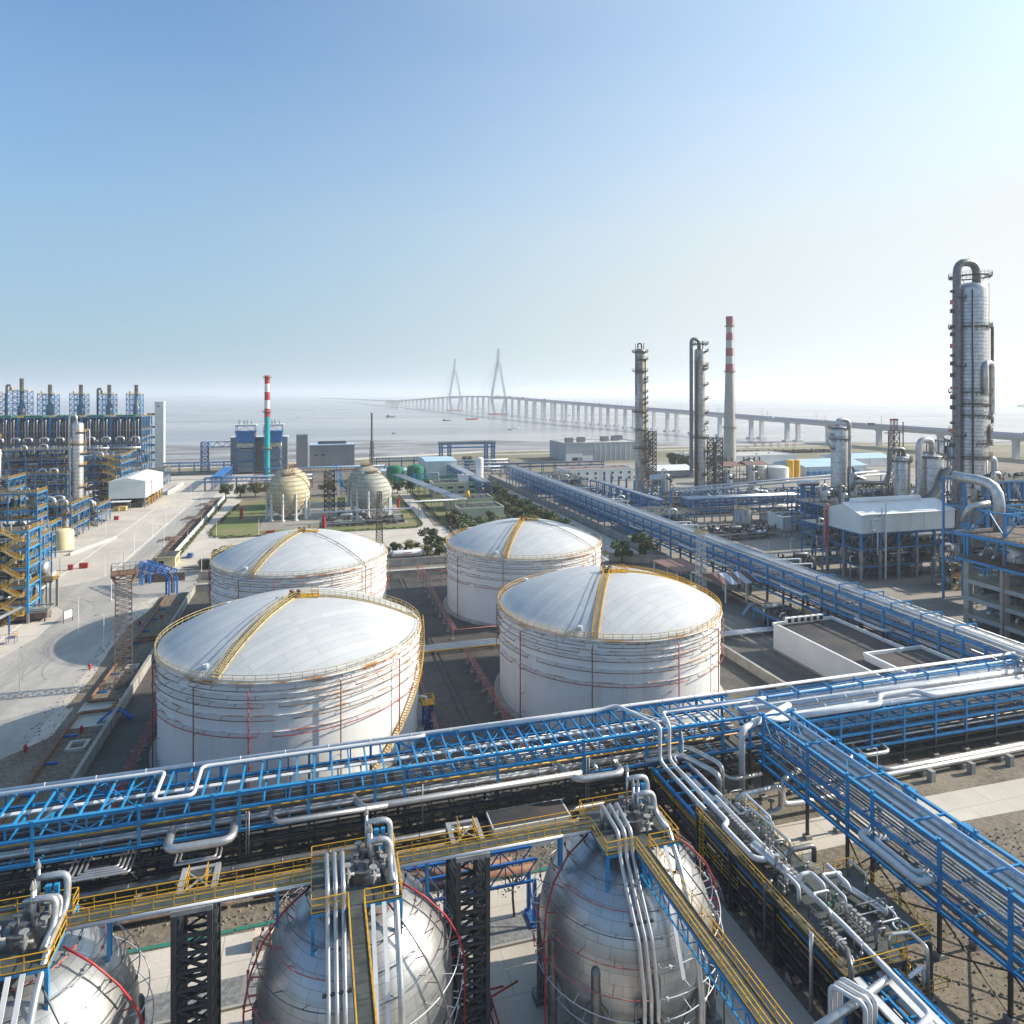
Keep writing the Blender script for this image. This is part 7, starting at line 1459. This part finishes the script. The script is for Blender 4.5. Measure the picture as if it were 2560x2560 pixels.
for k, (x, lb) in enumerate(((268,'left brown roofed open shed at the foot of the concrete chimney'),(290,'right brown roofed open shed at the foot of the concrete chimney'))):
    canopy(lb, x-8, 405,17,14,12,M['brown'],2.5,0,'rustd'); 
    for j in range(4): t = thing('roof_vent', 'small dark vent on a brown shed roof, %s of %s shed' % (od(j), ('left','right')[k]), 'roof vent', (x-6+j*4.2,412,14.3), 0, 'roof vents'); b = MB(); b.cyl(0,0,0,2.4,.5,n=8); b.build('vent', M['dark'], t); b = MB(); b.cyl(0,0,2.4,3,.8,.2,n=8); b.build('cap', M['rustd'], t)
    module('pipes and platforms under the %s brown shed roof' % ('left','right')[k], x-6,x+7,407,417,[5],2,2,90+k,'grey',npipe=12,vess=3,clutter=30,bigpipe=0,rails='yrust')
for x, y, r, h, mt, lb in ((314,415,7,9,'white','front pale round tank beside the yellow silos'),(303,424,7,10,'offw','rear pale round tank beside the yellow silos'),(327,419,2.6,13,'yellow','left one of the two yellow silos by the pale tanks'),(333,420,2.6,13,'yellow','right one of the two yellow silos by the pale tanks')):
    t = thing('silo' if r < 4 else 'storage_vessel', lb, 'silo' if r < 4 else 'tank', (x,y,0)); b = MB(); b.lathe([(r,0),(r,h)],28); b.build('shell', M[mt], t); b = MB(); b.lathe([(r+.05,h),(r*.5,h+r*.14),(0,h+r*.2)],28); b.build('roof', M['offw' if r > 4 else mt], t)
for k in range(2):
    b = MB(); b.tube([(170,296+k*8,13.5),(330,330+k*12,13.5),(330,340+k*12,13.5)],.55,10); tag(b.build('overhead_pipe', M['pipew']), 'long white pipe crossing the right units, %s one' % ('nearer','farther')[k], 'pipe')
t = thing('overhead_pipe_posts', 'row of posts under the long white pipes', 'posts', (170,296,0)); c0 = MB(); c0.bx(-.25,.25,-.25,.25,0,12.9); c0 = c0.build('post', M['blue2'], t, loc=(4,.9,0)); rep(c0, [(k*16+4, k*3.4+.9, 0) for k in range(1, 10)])
bld('white low building standing beneath the right end of the pump rack', 205,218,275,285,4.5,'white','roofd')
for k in range(11):
    t = thing('shore_sign', 'red and white square sign on the far shore road, %s from the left' % od(k), 'sign', (405+k*9+(20 if k > 4 else 0),668-k*1.5,0), .1, 'red shore signs'); b = MB(); b.bx(-2,2,-.1,.1,2,5.6); b.build('frame', M['redw'], t); b = MB(); b.bx(-1,1,-.14,-.11,2.9,4.7); b.bx(-.1,.1,-.08,.08,0,2); b.build('panel', M['white'], t)
t = thing('flag_pole', 'small red and white flag on the sea wall', 'flag', (291,712,0)); b = MB(); b.bar((0,0,0),(0,0,8),.3); b.build('pole', M['white'], t); b = MB(); b.add([(0,0,8),(6,.6,7.4),(6,.6,4.8),(0,0,5.2)],[(0,1,2,3)]); b.build('flag', M['red'], t)
# ------------------------------------------------------------------ sea bridge
def xy(xc, d): return (.9615*xc+.275*d, -.275*xc+.9615*d)
way = [(600,310,12),(486,654,21),(412,880,24),(230,1347,35.5),(147,1590,41),(60,1860,47),(10,2033,51),(-44,2236,54),(-135,2515,55),(-232,2795,53),(-340,3090,46),(-470,3400,37),(-613,3727,28),(-900,4560,24),(-1245,5590,22),(-1750,6900,22),(-2700,8900,22),(-4200,11500,22)]
pts = []
for (a, b_) in zip(way, way[1:]):
    n_ = max(1, int(hypot(b_[0]-a[0], b_[1]-a[1])/35))
    for k in range(n_): f = k/n_; x, d = a[0]+(b_[0]-a[0])*f, a[1]+(b_[1]-a[1])*f; pts.append((*xy(x, d), a[2]+(b_[2]-a[2])*f))
br = thing('sea_bridge', 'long cable stayed bridge with two pointed white pylons crossing the bay', 'bridge', (0,0,0))
deck = MB(); para = MB(); fr_ = []
for i, p in enumerate(pts):
    q = pts[min(i+1, len(pts)-1)]; o_ = pts[max(i-1, 0)]; dx, dy = q[0]-o_[0], q[1]-o_[1]; l = hypot(dx, dy); nx_, ny_ = dy/l, -dx/l; fr_.append((p, (nx_, ny_), (dx/l, dy/l)))
def sweep(b, prof):
    n_ = len(prof); b0 = len(b.v)
    for p, nn, _ in fr_:
        for o_, z in prof: b.v.append((p[0]+nn[0]*o_, p[1]+nn[1]*o_, p[2]+z))
    for i in range(len(fr_)-1):
        for k in range(n_): k2 = (k+1) % n_; b.f.append([b0+i*n_+k, b0+(i+1)*n_+k, b0+(i+1)*n_+k2, b0+i*n_+k2]); b.mi.append(0); b.sm.append(False)
for c_ in (-9.6, 9.6): sweep(deck, [(c_-8.8,0),(c_+8.8,0),(c_+8.8,-.9),(c_+4,-1.6),(c_+3.4,-4.2),(c_-3.4,-4.2),(c_-4,-1.6),(c_-8.8,-.9)])
deck.build('deck', M['pier'], br)
for c_ in (-18.6,-.9,.9,18.6): sweep(para, [(c_-.15,0),(c_+.15,0),(c_+.15,1.2),(c_-.15,1.2)])
pb = para.build('parapet', mat('mauve_grey_parapet', (.38,.34,.4), (.33,.31,.36), .1, .7), br)
acc = 0; npier = 0; pylons = [(-44,2236,211),(-232,2795,205)]
for i in range(1, len(fr_)):
    acc += hypot(pts[i][0]-pts[i-1][0], pts[i][1]-pts[i-1][1])
    if acc < 69 or npier > 96: continue
    acc = 0; p, nn, tt = fr_[i]
    if any(hypot(p[0]-xy(a, b_)[0], p[1]-xy(a, b_)[1]) < (250 if False else 130) for a, b_, _ in pylons): continue
    onland = p[1] < 640
    for c_ in (-9.6, 9.6):
        b = MB(); X, Y = p[0]+nn[0]*c_, p[1]+nn[1]*c_; rz = atan2(tt[1], tt[0]); b.box(X,Y,-4.5,3.6,5.8,p[2]+.4,rz); b.box(X,Y,p[2]-5.4,4.6,7.6,1.1,rz)
        if not onland and p[1] > 800: b.box(X,Y,-5,9,11,3.0,rz)
        b.build('pier', M['pier'], br); npier += 1
for (a, b_, ztop) in pylons:
    X, Y = xy(a, b_); k = min(range(len(fr_)), key=lambda i: hypot(pts[i][0]-X, pts[i][1]-Y)); p, nn, tt = fr_[k]; zd = p[2]; P_ = lambda o_, z, al=0: (X+nn[0]*o_+tt[0]*al, Y+nn[1]*o_+tt[1]*al, z)
    b = MB()
    for s in (-1, 1): b.bar(P_(s*13,-3),P_(s*23.5,zd-3),8,7); b.bar(P_(s*23.5,zd-4),P_(s*3.2,zd+(ztop-zd)*.7),7,5.5); 
    b.bar(P_(0,zd+(ztop-zd)*.66),P_(0,ztop-8),9,8.5); b.bar(P_(0,ztop-8),P_(0,ztop),6,5); b.bar(P_(-23,zd-5.5),P_(23,zd-5.5),6,5)
    b.build('pylon', M['pier'], br); b = MB(); b.bar(P_(-30,-3.4),P_(30,-3.4),22,5.4); b.build('pylon_footing', M['redw'], br)
    cb = MB()
    for s in (-1, 1):
        for j in range(1, 15):
            dist = s*j*16; kk = min(range(len(fr_)), key=lambda i: abs((pts[i][0]-X)*tt[0]+(pts[i][1]-Y)*tt[1]-dist)); pz = pts[kk][2]
            for e in (-17, 17): cb.bar(P_(0,zd+(ztop-zd)*(.66+.02*j)), (X+nn[0]*e+tt[0]*dist, Y+nn[1]*e+tt[1]*dist, pz), .22)
    cb.build('stay_cables', M['offw'], br)
# traffic and lamps on the bridge
def truck_mesh(kind, col):
    t = None
def vehicle(label, loc, rz, kind, col, group=None, name=None, cat=None):
    t = thing(name or ('car' if kind == 'car' else 'truck'), label, cat or ('car' if kind == 'car' else 'truck'), loc, rz, group)
    if kind == 'car':
        b = MB(); b.prism([(-2.2,-.9),(2.2,-.9),(2.2,.9),(-2.2,.9)],.35,.95); b.add([(-1.5,-.85,.95),(1.3,-.85,.95),(1.3,.85,.95),(-1.5,.85,.95),(-1.0,-.7,1.5),(.6,-.7,1.5),(.6,.7,1.5),(-1.0,.7,1.5)],[(4,5,6,7)]); b.build('body', M[col], t)
        b = MB(); b.add([(-1.5,-.85,.95),(1.3,-.85,.95),(1.3,.85,.95),(-1.5,.85,.95),(-1.0,-.7,1.49),(.6,-.7,1.49),(.6,.7,1.49),(-1.0,.7,1.49)],[(0,1,5,4),(1,2,6,5),(2,3,7,6),(3,0,4,7)]); b.build('windows', M['glass'], t); ax = (-1.35,1.35); r = .34; wy = .8
    else:
        L = 12 if kind != 'bus' else 11; b = MB(); b.box(L/2-1.2,0,.7,2.3,2.4,2.5); b.build('cab', M['red' if kind == 'redtruck' else 'white'], t); b = MB(); b.box(L/2-.02,0,1.9,.06,2.1,.9); b.build('windscreen', M['glass'], t)
        b = MB(); b.box(-1.3,0,1.1,L-3,2.5,{'flat':.9,'bus':2.2}.get(kind,2.8)); b.box(-1.3,0,.75,L-3,1.2,.34); b.build('cargo_body', M[col], t); ax = (-L/2+1.2,-L/2+2.5,L/2-1.6); r = .5; wy = 1.05
    for x in ax:
        for s in (-1, 1): b = MB(); b.tube([(x,s*wy-.14,r),(x,s*wy+.14,r)],r,12); b.build('wheel', M['black'], t)
    return t
vh = [(300,'redtruck','rust'),(470,'truck','dark'),(560,'flat','rust'),(640,'truck','offw'),(760,'truck','brown'),(880,'car','dark'),(1010,'truck','blue2'),(1150,'truck','greymat'),(1290,'car','dark'),(1400,'flat','dark'),(1520,'truck','dark'),(1640,'truck','brown'),(1710,'truck','greymat'),(1790,'car','dark'),(1850,'truck','dark'),(1930,'truck','greymat')]
cum = [0]
for i in range(1, len(pts)): cum.append(cum[-1]+hypot(pts[i][0]-pts[i-1][0], pts[i][1]-pts[i-1][1]))
def on_bridge(s):
    i = max(k for k in range(len(cum)) if cum[k] <= s); f = (s-cum[i])/(cum[i+1]-cum[i]); p, q = pts[i], pts[i+1]; return tuple(p[j]+(q[j]-p[j])*f for j in range(3)), fr_[i]
for k, (s, kind, col) in enumerate(vh):
    p, (_, nn, tt) = on_bridge(s+60); o_ = -13 if k % 2 else 6; vehicle('distant %s on the sea bridge, %s from the land end' % ('car' if kind == 'car' else 'truck', od(k)), (p[0]+nn[0]*o_, p[1]+nn[1]*o_, p[2]+.02), atan2(tt[1], tt[0]), kind, col, 'vehicles on the sea bridge')
for k in range(34):
    p, (_, nn, tt) = on_bridge(180+k*52); e = 18.2 if k % 2 else -18.2; s_ = -1 if k % 2 else 1; b = MB(); b.bar((0,0,0),(0,0,11),.3); b.tube([(0,0,11),(s_*nn[0]*.6,s_*nn[1]*.6,11.9),(s_*nn[0]*2.4,s_*nn[1]*2.4,12.1)],.14,5)
    tag(b.build('bridge_lamp', M['pipeg'], loc=(p[0]+nn[0]*e, p[1]+nn[1]*e, p[2])), 'thin street lamp on the bridge parapet, %s from the land end' % od(k), 'street lamp', 'street lamps on the sea bridge')
p, (_, nn, tt) = on_bridge(345); t = thing('sign_gantry', 'overhead sign gantry with small dark boards on the sea bridge', 'sign gantry', p, atan2(nn[1], nn[0])); b = MB()
for x in (-18.6,-.5,18.6): b.bx(x-.25,x+.25,-.3,.3,1.2,8)
b.bx(-18.9,18.9,-.4,.4,8,8.7); b.build('frame', M['white'], t)
for x in (-16,-12.5,-9,-5.5,4,7.5,11,14.5): b = MB(); b.bx(x-.9,x+.9,-.3,.3,8.71,10.6); b.build('board', M['dark' if x < 0 else 'greymat'], t)
# boats
def boat(label, px, d, L, col, cab='white', rz=.2):
    X, Y = xy(px, d); t = thing('boat', label, 'boat', (X,Y,-5), rz); w_ = L*.24; b = MB()
    b.add([(-L/2,-w_/2,-.3),(L*.3,-w_/2,-.3),(L/2,0,-.3),(L*.3,w_/2,-.3),(-L/2,w_/2,-.3),(-L/2,-w_*.6,L*.09),(L*.33,-w_*.6,L*.1),(L*.56,0,L*.14),(L*.33,w_*.6,L*.1),(-L/2,w_*.6,L*.09)],[(5,6,7,8,9),(0,1,6,5),(1,2,7,6),(2,3,8,7),(3,4,9,8),(4,0,5,9)]); b.build('hull', M[col], t)
    b = MB(); b.box(-L*.28,0,L*.09,L*.2,w_*.8,L*.13); b.box(-L*.3,0,L*.22,L*.12,w_*.6,L*.06); b.bar((L*.1,0,L*.1),(L*.1,0,L*.3),L*.012); b.build('cabin', M[cab], t)
def bp(px, py): d = 65*1720/(py-987); return (px-1280)/1720*d, d
for px, py, L, c1, c2, rz, lb in ((1180,1049,34,'red','white',.1,'red hulled work boat with a white cabin near the pylons'),(1195,1023,60,'pipew','white',.2,'pale ship beyond the channel between the pylons'),(1116,1052,20,'dark','greymat',.1,'small dark boat left of the red work boat'),(1275,1075,9,'dark','dark',.5,'tiny dark boat right of centre on the grey water'),(1288,1071,16,'pipew','pipew',.1,'small pale boat right of centre on the grey water'),(976,1043,26,'dark','dark',0,'dark low barge far left of the pylons'),(745,1044,8,'dark','dark',1,'tiny dark buoy boat on the left water'),(985,1084,7,'dark','dark',.3,'tiny dark skiff on the mudflat edge'),(2557,1017,80,'dark','greymat',1.3,'dark ship at the right edge of the picture'),(1002,1023,26,'pipew','white',.4,'small white ship left of the far pylon'),(1420,1040,14,'dkblue','dark',.2,'small blue boat behind the bridge piers')): boat(lb, *bp(px, py), L, c1, c2, rz)
X, Y = xy(*bp(975,1023)); b = MB()
for k in range(5): b.box(-70+k*30,k*4,-.6,22,3,1.8)
tag(b.build('float_line', M['redw'], loc=(X,Y,-5)), 'line of red floats on the water left of the far pylon', 'floats')
for (px, d, W, h, lb) in ((480,14000,1400,55,'very faint hill on the horizon at the left'),(2450,12000,2600,90,'very faint hill range on the horizon at the right')):
    X, Y = xy((px-1280)/1720*d, d); b = MB(); n_ = 24; g_ = [(-W/2+W*k/n_, (h*(sin(pi*k/n_)**.7)*(.7+.3*sin(k*1.7))) if 0 < k < n_ else -4) for k in range(n_+1)]
    for k in range(n_):
        (xa, za), (xb, zb) = g_[k], g_[k+1]; b.add([(xa,-300,-6),(xb,-300,-6),(xb,0,zb),(xa,0,za),(xb,400,-6),(xa,400,-6)],[(0,1,2,3),(3,2,4,5)])
    o = b.build('hills', M['scrub'], loc=(X,Y,0)); o.rotation_euler = (0,0,-.27); tag(o, lb, kind='structure')
# ------------------------------------------------------------------ vehicles and trees
vehicle('dark blue car parked by the guard house on the inner road', (-44.5,277,.02), pi/2, 'car', 'dkblue'); vehicle('small dark bus roofed truck behind the picket fence', (-33,257,.02), 0, 'bus', 'roofd', None, 'bus', 'bus')
t = thing('tanker_truck', 'white gas tanker trailer with a red stripe parked behind the panelled wall', 'tanker truck', (27.0,250.0,0), .03); b = MB(); b.hcyl((0,0,2.6),(9.8,0,2.6),1.2,26); b.build('tank', M['white'], t); b = MB(); b.bx(.5,9.4,-1.235,-1.2,2.35,2.52); b.bx(3.4,6.4,-1.24,-1.15,2.9,3.15); b.build('stripe', M['red'], t)
b = MB(); b.bx(-1.4,9.8,-.6,.6,.95,1.3); b.bx(3.4,5.4,-1.1,1.1,.5,1.1); b.build('chassis', M['grey'], t); b = MB(); b.bx(-4.4,-2.3,-1.2,1.2,.9,3.4); b.build('cab', M['red'], t); b = MB(); b.bx(-4.46,-4.41,-1.05,1.05,2.1,3.1); b.bx(-4,-3,-1.23,-1.205,2.1,3.0); b.build('cab_window', M['glass'], t)
for x in (-3.6,-.4,.8,6.6,7.8,9.0):
    for s in (-1, 1): b = MB(); b.tube([(x,s*1.1-.18,.5),(x,s*1.1+.18,.5)],.5,14); b.build('wheel', M['black'], t)
for k in range(14): vehicle('parked %s car in the small car park under the far racks, %s from the front' % (('white','grey','dark')[k%3], od(k)), (111+(k%2)*5.5,492+(k//2)*4,.02), 0, 'car', ('white','greymat','dark')[k%3], 'cars parked under the far racks')
vehicle('white car on the far shore road', (470,676,.02), 0, 'car', 'white'); vehicle('dark red truck beside the seaside hall', (300,590,.02), .3, 'redtruck', 'redw')
def crown(seed, r, h, nleaf, leaf=.22, lumps=7, z0=0):
    rr = random.Random(seed); b = MB(); cs = [(rr.uniform(-.72,.72)*r, rr.uniform(-.72,.72)*r, z0+h*rr.uniform(.15,.9), r*rr.uniform(.28,.55)) for _ in range(lumps)]
    for k in range(nleaf):
        cx, cy_, cz, cr = rr.choice(cs); u = rr.uniform(-1,1); a = rr.uniform(0,2*pi); q = cr*rr.uniform(.65,1.08); s_ = sqrt(1-u*u)
        x, y, z = cx+q*s_*cos(a), cy_+q*s_*sin(a), cz+q*u*.85; L = leaf*rr.uniform(.7,1.5)
        d1 = Vector((rr.uniform(-1,1),rr.uniform(-1,1),rr.uniform(-.6,.6))).normalized()*L; d2 = d1.cross(Vector((rr.uniform(-1,1),rr.uniform(-1,1),rr.uniform(-1,1)))).normalized()*L*.8; p = Vector((x,y,z))
        b.add([tuple(p-d1), tuple(p+d2), tuple(p+d1), tuple(p-d2)], [(0,1,2,3)])
    return b
def tree_proto(label, loc, seed, r, h, trunk, mt, group=None, nleaf=1500, leaf=.24, name='tree', cat='tree'):
    t = thing(name, label, cat, loc, 0, group); crown(seed, r, h, nleaf, leaf, 13, trunk-.6).build('crown', M[mt], t); b = MB(); b.tube([(0,0,0),(.1,.05,trunk*.6),(.05,0,trunk+h*.3)],.16+.02*r,6)
    rr = random.Random(seed)
    for k in range(4): a = k*1.6; b.tube([(.08,.03,trunk*.8),(cos(a)*r*.45,sin(a)*r*.45,trunk+h*.4)],.08,5)
    b.build('trunk', M['bark'], t); return t
tp = tree_proto('round tree along the tree lined road, first from the front', (101.5,262,0), 1, 2.6, 4.2, 2.2, 'leaf', 'trees along the tree lined road')
tp2 = tree_proto('olive tree along the tree lined road, second from the front', (101.8,269,0), 2, 2.8, 4.0, 2.2, 'leaf2', 'trees along the tree lined road')
for k in range(2, 30): dup(tp if (k*7) % 5 < 3 else tp2, (101.6+R.uniform(-.6,.6),255+k*7.2+R.uniform(-1,1),0), R.uniform(0,6), 'round tree along the tree lined road, %s from the front' % od(k), R.uniform(1.0,1.4))
for k in range(24): dup(tp if (k*3) % 4 else tp2, (94.2+R.uniform(-1,1),262+k*7.6+R.uniform(-2,2),0), R.uniform(0,6), 'olive tree in the grass left of the tree lined road, %s from the front' % od(k), R.uniform(.6,1.0))
for k, (x, y, s, p, lb) in enumerate(((25.2,259,.6,1,'small olive tree behind the cab of the tanker truck'),(28.8,258.5,.85,0,'rounded green tree left of the tanker truck middle'),(34.8,259,.95,1,'broad olive tree behind the rear of the tanker truck'),(40.2,255.5,.75,1,'olive tree between the tanker and the dark tree'),(42.5,262,1.45,0,'large dark tree rising behind the tanker rear'),(43.6,248.5,1.05,0,'dark dense tree right of the tanker against the rear right tank'),(46.5,263,.9,0,'dark tree beside the rear right tank'),(-31,251,1.3,0,'dark tree beside the small bus left of the rear left tank'),(-28.5,262,1.2,1,'olive bush tree behind the rear left tank rail'),(105,225,1.3,0,'green tree by the end of the tree lined road'),(114,225,1.7,0,'large dark tree by the long blue rack'),(48,419,1.3,0,'tree in front of the green tanks, left one'),(56,421,1.3,0,'tree in front of the green tanks, middle one'),(68,425,1.2,0,'tree in front of the green tanks, right one'),(7,425,1.5,1,'olive tree left of the lattice tower behind the spheres'),(18,425,1.6,1,'olive tree behind the lattice tower of the spheres'),(-50,430,1.4,0,'first dark tree on the verge behind the left lawn'),(-42,430,1.3,0,'second dark tree on the verge behind the left lawn'),(-34,430,1.4,0,'third dark tree on the verge behind the left lawn'),(-25,430,1.3,0,'fourth dark tree on the verge behind the left lawn'),(278,498,2.2,0,'dark tree left of the white office block'),(286,494,1.9,0,'second dark tree left of the white office block'),(318,498,1.7,0,'tree in front of the office wing'),(330,470,1.6,0,'tree at the foot of the concrete chimney'),(118,540,1.8,0,'dark tree inside the far blue portal'),(80,318,.8,0,'small round tree in front of the front cream building'))):
    dup(tp if p == 0 else tp2, (x,y,0), k*1.3, lb, s); C.objects[-1] if False else None
for o in list(C.objects):
    if o.name.startswith('tree') and o.type == 'EMPTY' and 'tree lined road, ' not in o['label']: o['group'] = 'single trees of the plant'
b = MB(); b.bar((0,0,0),(.2,.1,2.2),.22); rr = random.Random(9)
def twig(b, p, d, L, n):
    if n == 0: return
    q = p+d*L; b.bar(p, q, .05*n, .05*n)
    for _ in range(3): twig(b, q, (d+Vector((rr.uniform(-.7,.7),rr.uniform(-.7,.7),rr.uniform(-.2,.5)))).normalized(), L*.7, n-1)
twig(b, Vector((.2,.1,2.2)), Vector((0,0,1)), 1.2, 4)
for x, y, lb in ((-37,247.5,'bare brown tree behind the brown wall'),(22,76,'bare thin tree between the two right spheres')):
    t = thing('bare_tree', lb, 'tree', (x,y,0), x); b.build('trunk', M['bark'], t); crown(int(abs(x)), 1.6, 2.6, 160, .12, 5, 2.4).build('twigs', mat('dry_leaves', (.12,.08,.03), rough=.9), t)
def hedge(label, poly, h, w_, mt='leaf', dens=9, leaf=.22):
    rr = random.Random(len(label)); b = MB()
    for (x0, y0), (x1, y1) in zip(poly, poly[1:]):
        L = hypot(x1-x0, y1-y0); n_ = int(L*dens*(w_+h))
        for k in range(n_):
            f = rr.random(); o_ = rr.uniform(-w_/2,w_/2); x = x0+(x1-x0)*f-(y1-y0)/L*o_; y = y0+(y1-y0)*f+(x1-x0)/L*o_; z = h*(1-rr.random()**2*.9)*(.8+.25*sin(f*L*.9)); s_ = leaf*rr.uniform(.7,1.5)
            p = Vector((x,y,z)); d1 = Vector((rr.uniform(-1,1),rr.uniform(-1,1),rr.uniform(-.5,.5))).normalized()*s_; d2 = d1.cross(Vector((rr.uniform(-1,1),rr.uniform(-1,1),rr.uniform(-1,1)))).normalized()*s_
            b.add([tuple(p-d1),tuple(p+d2),tuple(p+d1),tuple(p-d2)],[(0,1,2,3)])
    return tag(b.build('hedge', M[mt]), label, 'hedge')
hedge('low clipped hedge round the sphere lawn', [(-41,312),(-36,310),(44,310),(47.5,316),(47.5,410)], .9, 1.0, 'leaf'); hedge('low clipped hedge up the left side of the sphere lawn', [(-41,312),(-44,325),(-40,400)], .9, 1.0, 'leaf2'); hedge('row of small bushes along the white panel fence', [(-48.6,275),(-48.6,420)], 1.4, 1.2, 'leaf')
hedge('tall dark green bushes left of the rear right tank', [(64,286),(67,330)], 4.0, 7, 'leaf', 5, .35); hedge('dark green bushes in front of the cream plant buildings', [(66,314),(92,312)], 2.6, 6, 'leaf', 5, .35); hedge('reddish shrubs beside the side road', [(60,300),(62,330)], 2.6, 3, 'leaf3', 6, .3); hedge('long reddish hedge between the side road and the tree lined road', [(95,255),(95,420)], 1.6, 2.0, 'leaf3', 6, .28); hedge('low hedge at the kerb of the inner road by the bushes', [(57,262),(57,420)], .9, 1.0, 'leaf'); hedge('olive green verge bushes by the silo', [(80,372),(92,384)], 1.2, 4, 'leaf2', 5)
hedge('dark hedge behind the tanker truck', [(12,255),(44,255)], 1.0, 1.6, 'leaf'); hedge('roof side bushes behind the low white building', [(166,470),(214,472)], 3.5, 4, 'leaf2', 4, .5); hedge('dark scrub strip on the far right shore', [(370,610),(520,600)], 3, 8, 'leaf3', 1.5, .8)
# ------------------------------------------------------------------ haze
b = MB(); b.bx(-30000,30000,-1500,45000,-7.2,222)
hz = b.build('haze', None); hz.data.materials.clear(); m = bpy.data.materials.new('thin_sea_haze'); m.use_nodes = True; n = m.node_tree; n.nodes.clear(); o_ = n.nodes.new('ShaderNodeOutputMaterial'); v = n.nodes.new('ShaderNodeVolumePrincipled'); v.inputs['Density'].default_value = 1.3e-4; v.inputs['Color'].default_value = (.86,.92,1,1); v.inputs['Anisotropy'].default_value = .3
n.links.new(v.outputs[0], o_.inputs['Volume']); hz.data.materials.append(m); tag(hz, 'thin pale haze over the sea and plant', kind='stuff')
